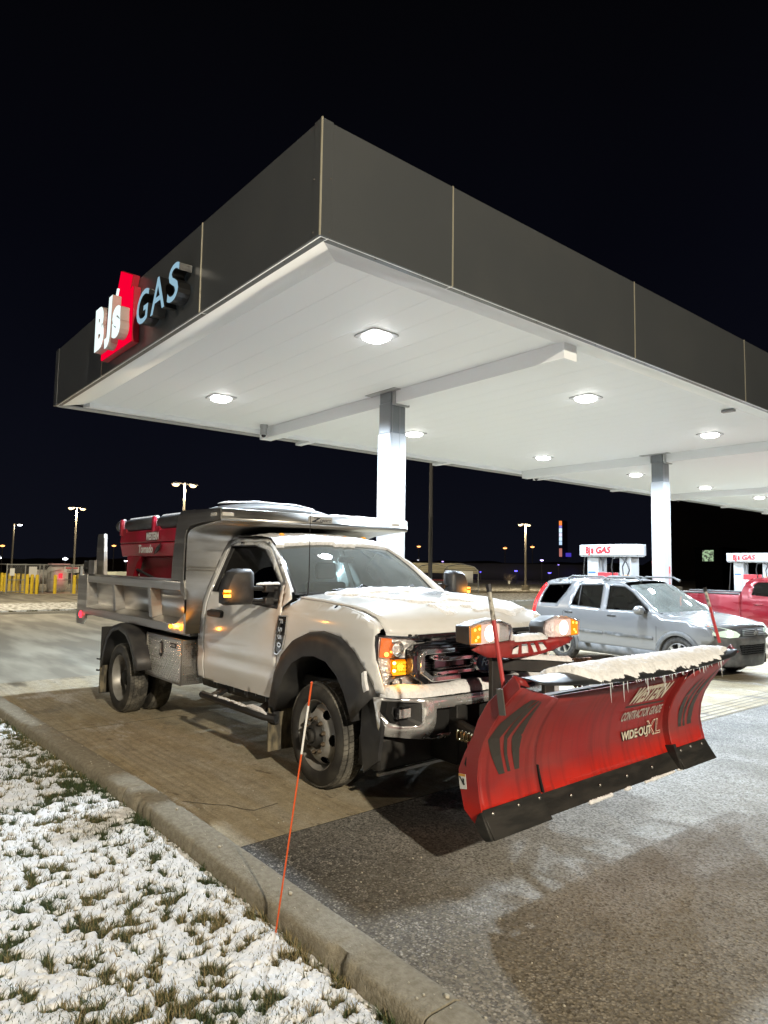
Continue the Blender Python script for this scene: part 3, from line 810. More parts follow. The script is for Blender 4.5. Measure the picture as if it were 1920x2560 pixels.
    inner = [(-4.99, .50), (-4.93, .66), (-4.85, .80), (-4.73, .92), (-4.57, .99), (-4.42, 1.01), (-4.25, .985), (-4.11, .90), (-4.01, .78), (-3.955, .68), (-3.92, .60)]
    secs = []
    for (a, b), (c_, e_) in zip(outer, inner):
        y0 = YC+sg_*(WF(a, b)-.004)
        secs.append([(a, y0, b), (a*.9+c_*.1, YC+sg_*1.035, b*.9+e_*.1), (a*.55+c_*.45, YC+sg_*1.058, b*.55+e_*.45), (c_, YC+sg_*1.060, e_), (c_, YC+sg_*1.04, e_-.004), (c_+(.02 if c_ < -4.42 else -.02), YC+sg_*.72, e_+.01)])
    MB().loft(secs, closed=False, cap=False).build('wheel_arch_flare', M_FLARE, truck, solid=.006, smooth=50)
    MB().box(-5.15, -5.04, YC+sg_*1.03-.06*(sg_ > 0), YC+sg_*1.03+.06*(sg_ < 0), .36, .56).build('arch_extension', M_FLARE, truck, bevel=.01)
    MB().box(-5.085, -5.07, min(YC+sg_*.78, YC+sg_*1.06), max(YC+sg_*.78, YC+sg_*1.06), .14, .50).build('mud_flap', M_MUD, truck)
    MB().prism([(-3.88, .80), (-3.70, .82), (-3.66, .60), (-3.70, .36), (-3.86, .25), (-3.90, .5)], 'y', YC+sg_*.99, YC+sg_*.96).build('splash_shield', M_FLARE, truck)
    # vent badge F 550
    if True:
        vb = [(-5.05, 1.275), (-4.93, 1.28), (-4.925, 1.12), (-4.955, 1.0), (-5.03, .95), (-5.075, .958), (-5.065, 1.12)]
        bd = MB().sheet(vb, lambda x, z: SF(x, z, .010), [], .05).build('vent_badge', M_BKCH, truck, solid=.012)
        ed = MB(); vv = vb+[vb[0]]
        for a, b in zip(vv, vv[1:]): ed.bar(SF(*a, .018), SF(*b, .018), .010, .012, (0, 1, 0))
        ed.build('badge_rim', M_CHROME, bd)
        tt = MB()
        for ch, zz in (('F', 1.235), ('5', 1.165), ('5', 1.10), ('0', 1.035)):
            tt.text(ch, lambda u, v_, w_, zz=zz: ((-5.005+v_*1.0) if False else -5.025+v_*.95, YC+sg_*(WF(-5, zz)+.020+w_), zz+.02-u) if True else None, .085, .035, depth=.006)
        tt.build('badge_letters', M_CHROME, bd, smooth=0, kind='stuff')
    # towing mirror
    mi = MB(); mx = -5.20
    pr = [(2.575, 1.385), (2.572, 1.50), (2.59, 1.56), (2.63, 1.645), (2.69, 1.672), (2.82, 1.675), (2.852, 1.645), (2.855, 1.40), (2.83, 1.368), (2.62, 1.365)]
    cxm, czm = 2.715, 1.52
    secs = []
    for dx, s_ in ((-.06, .94), (-.05, 1.0), (.0, 1.0), (.05, .94), (.075, .80), (.082, .5)):
        secs.append([(mx+dx, YC+sg_*(YC-(cxm+(a-cxm)*s_)), czm+(b-czm)*s_) for a, b in pr])
    m_ = mi.loft(secs).build('towing_mirror', M_FLARE, truck, smooth=40)
    MB().prism([(YC+sg_*(YC-(cxm+(a-cxm)*.88)), czm+(b-czm)*.9) for a, b in pr], 'x', mx-.066, mx-.061).build('mirror_glass', M_CHROME, m_, smooth=0)
    for zz in (1.505, 1.40):
        MB().tube([(mx, YC+sg_*1.20, zz), (mx+.02, YC+sg_*1.08, zz), (mx+.05, YC+sg_*.96, zz)], .020, 8).build('mirror_arm', M_BLACK, m_)
        MB().box(mx+.0, mx+.07, min(YC+sg_*1.0, YC+sg_*1.09), max(YC+sg_*1.0, YC+sg_*1.09), zz-.035, zz+.03).build('arm_housing', M_BLACK, m_, bevel=.01, seg=2)
    MB().box(mx+.045, mx+.078, min(YC+sg_*1.375, YC+sg_*1.47), max(YC+sg_*1.375, YC+sg_*1.47), 1.435, 1.458).build('indicator', M_AMBH, m_)
    MB().box(mx+.040, mx+.076, min(YC+sg_*1.375, YC+sg_*1.475), max(YC+sg_*1.375, YC+sg_*1.475), 1.458, 1.478).build('indicator_strip', M_AMB, m_)
    MB().box(mx+.045, mx+.078, min(YC+sg_*1.375, YC+sg_*1.47), max(YC+sg_*1.375, YC+sg_*1.47), 1.478, 1.495).build('indicator', M_AMBH, m_)
    point_lamp('indicator_light', (mx+.13, YC+sg_*1.44, 1.46), m_, 2.2, (1, .36, .03))

# roof, windscreen, back wall
def ws(u, v, o=0.):
    c_ = 1-u*u
    x0, x1 = -5.05+.20*c_, -5.70+.13*c_; z0, z1 = 1.455+.012*c_, 1.905+.03*c_; w = .845+(.70-.845)*v
    b_ = .03*math.sin(PI*v)
    return (x0+(x1-x0)*v+o*.6+b_*.5, YC+u*w, z0+(z1-z0)*v+o*.8+b_)
wsc = MB().grid(25, 15, lambda a, b: ws(a*2-1, b)).build('windscreen', M_WSGL, truck, smooth=70)
fr = MB()
for (u0, v0), (u1, v1) in (((-1, 0), (-1, 1)), ((-1, 1), (1, 1)), ((1, 1), (1, 0)), ((1, 0), (-1, 0))):
    for k in range(12):
        p, q = ws(u0+(u1-u0)*k/12, v0+(v1-v0)*k/12, .004), ws(u0+(u1-u0)*(k+1)/12, v0+(v1-v0)*(k+1)/12, .004)
        fr.bar(p, q, .035, .006, (0.6, 0, .8))
fr.build('windscreen_border', M_BKCH, wsc)
def roof(u, v, o=0.):
    f0 = ws(u, 1.0); xr = -6.60
    e_ = abs(u)**3
    x = f0[0]+(xr-f0[0])*v
    zb = np.interp(x, [-6.6, -6.4, -5.95, -5.7, -5.5], [1.955, 1.968, 1.962, 1.93, 1.90])
    wv = f0[1]-YC; y = YC+(wv+(u*.705-wv)*min(1, v*6))
    return (x, y, zb+(.045)*(1-e_)*min(1, .15+v*4)+(0 if v > .01 else -.02)+o)
rf = MB().grid(21, 24, lambda a, b: roof(a*2-1, b)).build('roof', M_PAINT, truck, smooth=60)
for s_ in SIDES:   # join windscreen edge to pillar
    o_e = [(-4.99, 1.475), (-5.13, 1.58), (-5.36, 1.75), (-5.60, 1.875), (-5.80, 1.955), (-6.48, 1.968), (-6.60, 1.955)]
    i_e = [ws(s_, v) for v in (0, .25, .55, .85, 1)]+[roof(s_, .8), roof(s_, 1)]
    MB().loft([[(a, YC+s_*W(b), b), tuple(Vector((a, YC+s_*W(b), b)).lerp(Vector(c_), .5)+Vector((.012, 0, .014))), c_] for (a, b), c_ in zip(o_e, i_e)], closed=False, cap=False).build('roof_rail', M_PAINT, truck, smooth=60)
MB().add([(-6.60, YC-.97, .56), (-6.60, YC+.97, .56), (-6.60, YC+.93, 1.42), (-6.60, YC+.71, 1.95), (-6.60, YC-.71, 1.95), (-6.60, YC-.93, 1.42)], [(0, 1, 2, 3, 4, 5)]).build('cab_back', M_PAINT, truck, solid=.02)
for k, yy in enumerate((-.52, -.26, 0, .26, .52)):
    MB().ell((-5.84, YC+yy, 2.006), (.045, .026, .022), 10, 6).build('clearance_lamp', mat('amber_cap', (.8, .35, .02), .3, emit=(1, .45, .08), estr=.6), truck)
# interior
it = MB(); it.box(-5.62, -4.95, YC-.80, YC+.80, 1.16, 1.34); it.box(-6.56, -5.1, YC-.82, YC+.82, .62, .70)
dash = it.build('dashboard', M_INT, truck, bevel=.05, seg=3)
for yy in (-.42, .42):
    st = MB(); st.box(-6.35, -5.85, YC+yy-.25, YC+yy+.25, .85, 1.0); st.box(-6.46, -6.32, YC+yy-.25, YC+yy+.25, .95, 1.52); st.box(-6.46, -6.36, YC+yy-.13, YC+yy+.13, 1.55, 1.74)
    st.build('seat', M_INT, truck, bevel=.04, seg=3)
swl = MB(); c0 = Vector((-5.62, YC+.42, 1.30)); ax_ = Vector((.45, 0, .89)).normalized(); s1 = Vector((0, 1, 0)); s2 = ax_.cross(s1)
swl.tube([c0+s1*.19*math.cos(t)+s2*.19*math.sin(t) for t in [2*PI*k/24 for k in range(25)]], .015, 8)
swl.tube([c0-s1*.19, c0+s1*.19], .018, 6); swl.tube([c0, c0-s2*.19], .018, 6)
swl.build('steering_wheel', M_BLACK, truck)
MB().box(-5.45, -5.43, YC-.10, YC+.10, 1.74, 1.80).build('rear_view_mirror', M_BLACK, truck, bevel=.01)

# bonnet
def hood(a, b, o=0.):
    u = a*2-1; c_ = 1-u*u
    xr = -4.905+.12*c_; xf = -3.755+.135*c_**.8
    x = xr+(xf-xr)*b
    ze = np.interp(x, [-4.92, -4.6, -4.2, -4.0, -3.85, -3.74, -3.68, -3.60], [1.437, 1.425, 1.40, 1.375, 1.335, 1.28, 1.26, 1.24])
    crown = .055*(1-abs(u)**2.4) + .016*(1/(1+math.exp((abs(u)-.55)*28)))
    fz = 1-max(0, (b-.86)/.14)**2.2
    z = (ze if b < .86 else ze) + crown*(.25+.75*fz) - (.055*max(0, (b-.90)/.10)**1.7)
    return (x, YC+u*.885, z+o)
hd = MB().grid(33, 40, hood).build('bonnet', M_PAINT, truck, smooth=60, solid=.01)
lip = MB().loft([[hood(k/32, 1), (hood(k/32, 1)[0]+.006, hood(k/32, 1)[1], hood(k/32, 1)[2]-.035), (hood(k/32, 1)[0]-.03, hood(k/32, 1)[1], hood(k/32, 1)[2]-.05)] for k in range(33)], closed=False, cap=False).build('bonnet_lip', M_PAINT, hd, smooth=60)
for s_ in SIDES:
    xs_ = np.linspace(-4.90, -3.735, 26); L3 = []
    for k, xx in enumerate(xs_):
        b_ = min(1, max(0, k/25)); hp2 = hood(0 if s_ < 0 else 1, b_*.97+.0); zt = float(np.interp(xx, [-4.90, -4.60, -4.2, -3.95, -3.80, -3.73], [1.433, 1.413, 1.383, 1.343, 1.298, 1.243]))
        fo = (xx, YC+s_*WF(xx, zt), zt); inn = (hp2[0], hp2[1]-s_*(-.0), hp2[2]-.012)
        L3.append([fo, tuple(Vector(fo).lerp(Vector(inn), .5)+Vector((0, 0, .004))), (inn[0], inn[1]-s_*.02, inn[2])])
    MB().loft(L3, closed=False, cap=False).build('fender_top', M_PAINT, truck, smooth=60, solid=.006)
cw = MB().grid(17, 4, lambda a, b: tuple(Vector(hood(a, 0)).lerp(Vector(ws(a*2-1, 0)), b)+Vector((0, 0, -.028)))).build('cowl', M_BLACK, truck, smooth=60)
# wipers
for (p, q) in (((-.62, .02), (.02, .06)), ((.08, .03), (.78, .05))):
    w_ = MB(); a = [Vector(ws(p[0]+(q[0]-p[0])*k/8, p[1]+(q[1]-p[1])*k/8, .022)) for k in range(9)]
    w_.tube(a, .009, 6); w_.tube([a[0]+Vector((.10, .1, -.03)), a[4]+Vector((.04, 0, .03)), a[5]+Vector((.01, 0, .012))], .010, 6)
    w_.build('wiper', M_BLACK, truck)
# aerial
MB().tube([(-4.93, 3.25, 1.43), (-4.915, 3.25, 1.62), (-4.915, 3.25, 2.16)], [.008, .005, .0022], 6).build('aerial', M_BLACK, truck)

# front end
MB().box(-4.3, -3.86, YC-.83, YC+.83, .80, 1.22).build('radiator_box', M_VOID, truck)
gx = -3.64
gl = thing('grille', None, None, (0, 0, 0)); gl.parent = truck; gl.location = (0, 0, 0); Ctx.off = Vector(R0)
MB().box(gx-.07, gx-.05, YC-.72, YC+.72, .79, 1.22).build('grille_back', M_VOID, gl)
sl = MB()
for k in range(19): sl.box(gx-.05, gx-.03, YC-.66, YC+.66, .845+k*.0175, .852+k*.0175)
sl.build('grille_slats', M_BKCH, gl, smooth=0, kind='stuff')
def gbar(pts, w, t, m, nm, x=gx):
    b = MB(); P_ = [(x, YC+a, z) for a, z in pts]
    for p, q in zip(P_, P_[1:]): b.bar(p, q, w, t, (1, 0, 0))
    for p in P_[1:-1]: b.ell(p, (t*.48, w*.5, w*.5), 8, 6)
    return b.build(nm, m, gl, bevel=.006, seg=2)
gbar([(-.69, 1.205), (.69, 1.205)], .035, .05, M_BKCH, 'grille_bar')
gbar([(-.58, 1.165), (.58, 1.165)], .020, .05, M_BKCH, 'grille_bar')
gbar([(-.62, .835), (.62, .835)], .045, .06, M_BKCH, 'grille_bar', gx+.01)
gbar([(-.55, .805), (.55, .805)], .016, .06, M_CHROME, 'grille_bar', gx+.01)
for s_ in SIDES:
    gbar([(s_*.36, 1.11), (s_*.70, 1.11), (s_*.735, 1.085), (s_*.735, .955), (s_*.61, .875), (s_*.30, .868)], .062, .07, M_BKCH, 'grille_surround', gx+.015)
    gbar([(s_*.36, 1.10), (s_*.665, 1.10), (s_*.69, 1.075), (s_*.69, .965), (s_*.59, .90), (s_*.30, .895)], .038, .06, M_CHROME, 'grille_clamp', gx+.045)
    gbar([(s_*.44, 1.07), (s_*.57, 1.055), (s_*.48, 1.035), (s_*.13, 1.03)], .032, .05, M_CHROME, 'grille_trim', gx+.03)
    gbar([(s_*.44, .905), (s_*.53, .93), (s_*.42, .935), (s_*.13, .93)], .030, .05, M_CHROME, 'grille_trim', gx+.03)
    MB().box(gx-.02, gx+.035, min(YC+s_*.42, YC+s_*.56), max(YC+s_*.42, YC+s_*.56), 1.172, 1.190).build('grille_accent', M_CHROME, gl)
    MB().box(gx-.02, gx+.045, min(YC+s_*.42, YC+s_*.56), max(YC+s_*.42, YC+s_*.56), .818, .842).build('grille_accent', M_CHROME, gl)
gbar([(-.52, 1.0), (.52, 1.0)], .085, .03, M_BKCH, 'grille_bar', gx+.0)
gbar([(-.50, .962), (.50, .962)], .010, .06, M_CHROME, 'grille_bar', gx+.01)
em = MB().lathe([(.001, .02), (.075, .018), (.082, .008), (.088, -.02)], (0, 0, 0), 'x', 32)
em.v = [(gx+.055+x_, YC+y_*1.75, .985+z_) for x_, y_, z_ in em.v]
em = em.build('oval_emblem', mat('emblem_blue', (.01, .02, .07), .15, coat=1.), gl)
eb = MB().lathe([(.074, .018), (.080, .026), (.090, .016), (.092, -.02)], (0, 0, 0), 'x', 32)
eb.v = [(gx+.055+x_, YC+y_*1.72, .985+z_) for x_, y_, z_ in eb.v]
eb.build('emblem_rim', M_CHROME, gl)
MB().text('Ford', lambda u, v_, w_: (gx+.077+w_, YC+u*1.0, .958+v_), .085, .012, shear=.3, depth=.002, align='CENTER').build('emblem_script', M_CHROME, gl, smooth=0)
# headlights
M_REFL = mat('lamp_reflector', (.78, .76, .75), .20, metal=.6, bump=1., bscale=45)
for s_ in SIDES:
    H = thing('headlight', None, None); H.parent = truck; Ctx.off = Vector(R0)
    def hx(d): return -3.625 - .9*max(0, d-.70)**1.55     # front surface sweeps back to the fender
    out = [(.972, 1.218), (.62, 1.195), (.565, 1.19), (.565, 1.15), (.70, 1.145), (.755, 1.11), (.755, .935), (.60, .85), (.565, .835), (.565, .80), (.60, .795), (.938, .812), (.950, .93), (.978, 1.05)]
    def HP(o): return lambda a, b: (hx(a)+o, YC+s_*a, b)
    MB().sheet(out, HP(-.055), [], .06).build('reflector', M_REFL, H, smooth=30, flip=False) if False else MB().sheet(out, HP(-.055), [], .06).build('reflector', M_REFL, H, smooth=30)
    cel = MB()
    MB().sheet([(.935, 1.20), (.868, 1.195), (.868, 1.075), (.875, 1.055), (.945, 1.065)], HP(-.025), [], .03).build('side_marker', M_AMBD, H)
    MB().ell((hx(.90)-.02, YC+s_*.905, 1.085), (.012, .022, .016), 8, 6).build('marker_bulb', M_AMBH, H)
    tl = MB()
    for k in range(7):
        for j in range(4):
            a, b = .772+.0135*k*.98, .948+.025*j
            tl.ell((hx(a)-.03, YC+s_*a, b), (.012, .0065, .0115), 6, 4)
    MB().sheet([(.865, 1.048), (.765, 1.043), (.765, .942), (.865, .948)], HP(-.036), [], .03).build('turn_signal', M_AMB, H)
    tl.build('turn_signal_cells', emis('amber_cell', (1.0, .30, .01), 2.6), H, smooth=0, kind='stuff')
    for zz in (1.022, .968): MB().ell((hx(.86)-.02, YC+s_*.85, zz), (.014, .012, .012), 8, 6).build('turn_signal_bulb', emis('amber_white', (1, .60, .20), 8), H)
    for (aa, zz, r) in ((.83, 1.12, .052), (.83, .875, .045)):
        q = MB().lathe([(.001, -.055), (r*.4, -.05), (r*.75, -.03), (r, 0), (r*1.08, 0), (r*1.08, -.05)], (hx(aa)-.02, YC+s_*aa, zz), 'x', 20); q.build('lamp_bowl', M_CHROME, H)
    for zz in (1.055, .935): MB().box(hx(.82)-.05, hx(.82)-.005, min(YC+s_*.76, YC+s_*.885), max(YC+s_*.76, YC+s_*.885), zz-.004, zz+.004).build('divider', M_BKCH, H)
    fr_ = MB(); oo = out+[out[0]]
    for a, b in zip(oo, oo[1:]): fr_.bar(HP(-.01)(*a), HP(-.01)(*b), .012, .045, (1, 0, 0))
    fr_.build('bezel', M_BKCH, H)
    MB().sheet(out, HP(.002), [], .06).build('lens', M_CLEAR, H, smooth=60)
    if s_ < 0: point_lamp('turn_signal_light', (hx(.82)+.05, YC+s_*.83, .99), H, 1.6, (1, .40, .05))
# bumper
def bx_(d, z): return -3.485 - .25*(abs(d)/1.02)**4 + .022*math.cos((z-.65)/.15*1.3) - .05*max(0, (.60-z)/.12)
bo = [(-1.02, .80), (-1.0, .60), (-.97, .535), (-.60, .485), (.60, .485), (.97, .535), (1.0, .60), (1.02, .80), (.6, .785), (-.6, .785)]
fog = [(.73, .755), (.975, .775), (.99, .70), (.94, .63), (.86, .60), (.75, .60), (.73, .62)]
cen = [(-.62, .71), (.62, .71), (.63, .52), (-.63, .52)]
bm_ = MB().sheet(bo, lambda a, b: (bx_(a, b), YC+a, b), [cen, fog, [(-a, b) for a, b in fog][::-1]], .05).build('bumper', M_CHROMED, truck, solid=.012)
MB().box(-3.86, -3.53, YC-.64, YC+.64, .50, .73).build('bumper_opening', M_VOID, bm_)
MB().grid(25, 4, lambda a, b: (bx_((a*2-1)*1.02, .79)-.14*b*(1 if True else 0)-.0, YC+(a*2-1)*1.02, .792+.012*b)).build('bumper_top', M_BLACK, bm_)
for s_ in SIDES:
    MB().prism([(YC+s_*a, b) for a, b in fog], 'x', -3.74, -3.62).build('fog_recess', M_VOID, bm_)
    f2 = MB(); oo = fog+[fog[0]]
    for (a, b), (c_, e_) in zip(oo, oo[1:]):
        ia, ib, ic, ie = .86+(a-.86)*.55, .685+(b-.685)*.55, .86+(c_-.86)*.55, .685+(e_-.685)*.55
        f2.add([(bx_(a, b), YC+s_*a, b), (bx_(c_, e_), YC+s_*c_, e_), (-3.615, YC+s_*ic, ie), (-3.615, YC+s_*ia, ib)], [(0, 1, 2, 3)])
    f2.build('fog_surround', M_FLARE, bm_)
    fl = MB().box(-3.60, -3.565, min(YC+s_*.80, YC+s_*.925), max(YC+s_*.80, YC+s_*.925), .655, .735).build('fog_lamp', M_BKCH, bm_, bevel=.008)
    MB().box(-3.566, -3.558, min(YC+s_*.812, YC+s_*.913), max(YC+s_*.812, YC+s_*.913), .665, .725).build('fog_lens', M_REFL, bm_)
# plow underbody frame of the truck and air dam
MB().box(-3.97, -3.72, YC-.96, YC+.96, .27, .50).build('air_dam', M_DARK, truck, bevel=.02)
MB().box(-3.72, -3.695, YC-.98, YC-.30, .255, .275).build('dam_edge', M_ALUD, truck)
# chassis
ch = MB()
for s_ in SIDES: ch.box(-10.0, -4.0, YC+s_*.43-.04, YC+s_*.43+.04, .52, .76)
ch.box(-6.5, -4.2, YC-.4, YC+.4, .40, .60); ch.box(-7.9, -6.7, YC+.2, YC+.75, .42, .80)
for xx in (-4.42, -8.14): ch.tube([(xx, YC-.9, .36), (xx, YC+.9, .36)], .06, 10)
ch.ell((-8.14, YC, .36), (.2, .22, .2)); ch.box(-9.9, -6.8, YC-.5, YC+.5, .78, .93)
ch.box(-5.2, -3.7, YC-.85, YC+.85, .70, .80)
ch.box(-6.55, -5.05, YC-.90, YC+.90, .50, .56)
ch.build('chassis', M_DARK, truck, bevel=.01)
# running board
for s_ in SIDES:
    y0 = YC+s_*1.09
    rb = MB().tube([(-6.42, y0+s_*-.06, .405), (-6.30, y0, .43), (-5.12, y0, .43), (-5.0, y0-s_*.06, .42)], .036, 8).build('step_bar', M_BLACK, truck)
    for xx in (-6.12, -5.25):
        MB().bar((xx, YC+s_*.80, .56), (xx, y0, .42), .12, .03, (0, 0, 1)).build('step_bracket', M_BLACK, rb)
    sn = MB()
    for k in range(26):
        xx = -6.0+.62*random.random(); r_ = random.uniform(.012, .03); sn.ell((xx, y0-s_*.0+random.uniform(-.012, .012), .462), (r_*1.5, r_*.7, .012), 7, 4)
    sn.tube([(-5.40, y0, .462), (-5.30, y0, .474), (-5.16, y0, .470), (-5.06, y0, .455)], [.012, .026, .024, .006], 8)
    sn.build('snow_on_step', M_SNOWV, rb, kind='stuff')
# ice drips on the sill
ic = MB()
for xx in (-6.35, -6.28, -5.92, -5.70, -5.66, -5.5, -5.32):
    L = random.uniform(.03, .09); ic.tube([(xx, YC-.95, .55), (xx+.004, YC-.95, .55-L)], [.0028, .0006], 5)
ic.build('icicles', mat('clear_ice', (.85, .9, .92), .1, spec=.8, alpha=.55), truck, kind='stuff')

# ---------------------------------------------------------------- wheels (built once, copied)
_wm = {}
def wheel_parts(style):
    if style in _wm: return _wm[style]
    Ctx.off = Vector((0, 0, 0)); out = []
    R = .402; w = .235
    if style in ('front', 'rear', 'inner'):
        t = MB().lathe([(.262, .045), (.266, .022), (.285, .008), (.315, .000), (.345, .004), (.372, .018), (.386, .032), (.389, .06), (.389, w-.06), (.386, w-.032), (.372, w-.018), (.33, w), (.27, w-.03), (.262, w-.05)], (0, 0, 0), 'y', 72)
        out.append(('tyre', t, M_RUB, 50))
        tr = MB(); nb_ = 62; rows = [(.016, .050), (.054, .094), (.098, .137), (.141, .181), (.185, w-.016)]
        for ri, (a, b) in enumerate(rows):
            for k in range(nb_):
                t0 = 2*PI*(k+.5*(ri % 2))/nb_; dt = 2*PI/nb_*.43; sk = (ri-2)*.0
                vs = []
                for rr_ in (R-.020, R):
                    rr2 = rr_-(.010 if rr_ == R and ri in (0, 4) else 0)
                    for yy, ss in ((a, -1), (b, 1)):
                        r3 = rr2 if (ri not in (0, 4)) or (ri == 0 and yy == b) or (ri == 4 and yy == a) else rr2-.008
                        for tt in (t0-dt+ss*.008, t0+dt+ss*.008): vs.append((r3*math.cos(tt), yy, r3*math.sin(tt)))
                tr.add(vs, [(0, 1, 3, 2), (4, 6, 7, 5), (0, 4, 5, 1), (2, 3, 7, 6), (0, 2, 6, 4), (1, 5, 7, 3)])
        out.append(('tread_blocks', tr, M_TREAD, 0))
        if style == 'front': rp = [(.262, .045), (.268, .024), (.262, .018), (.256, .026), (.250, .060), (.238, .085), (.236, .11)]
        else: rp = [(.262, .045), (.268, .024), (.262, .018), (.256, .026), (.250, .060), (.238, .085), (.236, .16)]
        out.append(('rim', MB().lathe(rp, (0, 0, 0), 'y', 60), M_RIM, 40))
        n = 180; nh = 6
        if style == 'front': pf = [(.236, .105), (.225, .075), (.205, .050), (.185, .034), (.165, .022), (.145, .014), (.128, .014), (.105, .016)]
        else: pf = [(.236, .15), (.222, .155), (.205, .165), (.185, .178), (.165, .19), (.145, .195), (.120, .195), (.09, .195)]
        pr_ = [p[0] for p in pf][::-1]; ph_ = [p[1] for p in pf][::-1]; rr_ = np.linspace(pr_[0], pr_[-1], 34)[::-1]; pf = [(float(r), float(np.interp(r, pr_, ph_))) for r in rr_]
        dk = MB(); vs = [(r*math.cos(2*PI*k/n), h_, r*math.sin(2*PI*k/n)) for r, h_ in pf for k in range(n)]; fs = []
        for i in range(len(pf)-1):
            for k in range(n):
                rm = (pf[i][0]+pf[i+1][0])/2; tm = 2*PI*(k+.5)/n
                dmin = min(abs((tm-2*PI*j/nh-.3+PI) % (2*PI)-PI) for j in range(nh))
                if ((dmin*.195)/.042)**2+((rm-.197)/.027)**2 < 1: continue
                fs.append((i*n+k, i*n+(k+1) % n, (i+1)*n+(k+1) % n, (i+1)*n+k))
        dk.add(vs, fs); out.append(('wheel_disc', dk, M_RIM, 40))
        out.append(('inner_drum', MB().lathe([(.235, .17), (.10, .17), (.001, .17)], (0, 0, 0), 'y', 30), M_VOID, 0))
        nu = MB(); h0 = .014 if style == 'front' else .195
        for k in range(10):
            a = 2*PI*k/10; c_ = (.128*math.cos(a), 0, .128*math.sin(a))
            nu.lathe([(.001, h0-.030), (.010, h0-.028), (.012, h0-.020), (.0165, h0-.018), (.018, h0)], c_, 'y', 6)
        out.append(('wheel_nuts', nu, M_NUT, 30))
        hb = [(.105, .016), (.098, .010), (.085, -.004), (.078, -.030), (.060, -.034), (.056, -.020), (.052, -.02), (.048, -.055), (.034, -.060), (.030, -.045), (.001, -.045)] if style == 'front' else [(.10, .20), (.085, .14), (.08, .08), (.06, .07), (.001, .07)]
        out.append(('hub', MB().lathe(hb, (0, 0, 0), 'y', 30), M_DARK, 30))
    _wm[style] = []
    for nm, mb, m, sm in out:
        o = mb.build(nm, m, None, smooth=sm)
        COL.objects.unlink(o); _wm[style].append(o)
    return _wm[style]
def put_wheel(parent, loc, style, flip, off, rz=0.):
    e_ = bpy.data.objects.new('wheel', None); COL.objects.link(e_); e_.parent = parent
    e_.location = Vector(loc)-Vector(off); e_.rotation_euler = (0, random.uniform(0, 1), (PI if flip else 0)+rz); e_.rotation_mode = 'XYZ'
    e_.rotation_euler = (0, 0, (PI if flip else 0)+rz)
    for p in wheel_parts(style):
        c_ = p.copy(); COL.objects.link(c_); c_.parent = e_; c_.rotation_euler = (0, .35 if style == 'front' else .9, 0)
        if 'tread' in p.name: c_['kind'] = 'stuff'
    return e_
put_wheel(truck, (-4.42, 3.005, .402), 'front', False, R0, math.radians(-2))
put_wheel(truck, (-4.42, 2*YC-3.005, .402), 'front', True, R0)
put_wheel(truck, (-8.17, 2.755, .352), 'rear', False, R0)
put_wheel(truck, (-8.17, 3.045, .352), 'inner', False, R0)
put_wheel(truck, (-8.17, 2*YC-2.755, .352), 'rear', True, R0)
put_wheel(truck, (-8.17, 2*YC-3.045, .352), 'inner', True, R0)
Ctx.off = Vector(R0)
# rear fender and mud flaps
for s_ in SIDES:
    arc = [(-8.70, .42), (-8.66, .60), (-8.56, .76), (-8.40, .87), (-8.17, .915), (-7.94, .87), (-7.78, .77), (-7.66, .62), (-7.61, .50)]
    ya, yb = YC+s_*1.30, YC+s_*.86
    secs = []
    for i, (a, b) in enumerate(arc):
        cx_, cz_ = -8.17, .38; v_ = Vector((a-cx_, b-cz_)).normalized()
        secs.append([(a, ya, b), (a+v_.x*.05, ya+s_*.004, b+v_.y*.05), (a+v_.x*.075, ya-s_*.02, b+v_.y*.075), (a+v_.x*.075, yb, b+v_.y*.075)])
    MB().loft(secs, closed=False, cap=False).build('rear_fender', M_FLARE, truck, solid=.006, smooth=50)
    mf = MB().box(-8.80, -8.79, min(ya, yb), max(ya, yb), .08, .90).build('mud_flap', M_DARK, truck)
    MB().box(-8.785, -8.775, min(ya, ya-s_*.22), max(ya, ya-s_*.22), .09, .48).build('mud_crust', M_MUD, mf)
    for zz in (.36, .50): MB().bar((-8.80, ya, zz), (-8.92, ya, zz-.01), .012, .02).build('flap_pin', M_BLACK, mf)
# toolbox
tb = thing('toolbox', None, None); tb.parent = truck; Ctx.off = Vector(R0)
TX0, TX1, TY0, TY1, TZ0, TZ1 = -7.70, -6.72, 2.91, 3.36, .455, .915
MB().box(TX0, TX1, TY0, TY1, TZ0, TZ1).build('box', M_ALU, tb, bevel=.004)
M_DP = mat('diamond_plate', (.80, .79, .76), .25, metal=1., var=(.60, .59, .57), vscale=6)
dp_ = MB(); px_ = .034
def loz(c_, a, n_):
    u_ = Vector(a); v_ = Vector(n_).cross(u_)
    L, w_, h_ = .0115, .0042, .0030; C_ = Vector(c_); n2 = Vector(n_)
    vs = [C_+u_*L, C_+v_*w_, C_-u_*L, C_-v_*w_, C_+u_*L*.4+n2*h_, C_-u_*L*.4+n2*h_]
    dp_.add(vs, [(0, 1, 4), (1, 5, 4), (1, 2, 5), (2, 3, 5), (3, 4, 5), (3, 0, 4)])
nx_ = int((TX1-TX0-.04)/.024); nz_ = int((TZ1-TZ0-.04)/.024)
for i in range(nx_):
    for j in range(nz_):
        s2_ = 1 if (i+j) % 2 else -1
        loz((TX0+.03+i*.024, TY0-.0005, TZ0+.03+j*.024), Vector((1, 0, s2_)).normalized(), (0, -1, 0))
for i in range(int(.42/.024)):
    for j in range(nz_):
        s2_ = 1 if (i+j) % 2 else -1
        loz((TX1+.0005, TY0+.02+i*.024, TZ0+.03+j*.024), Vector((0, 1, s2_)).normalized(), (1, 0, 0))
dp_.build('tread_plate', M_DP, tb, smooth=0, kind='stuff')
f_ = MB()
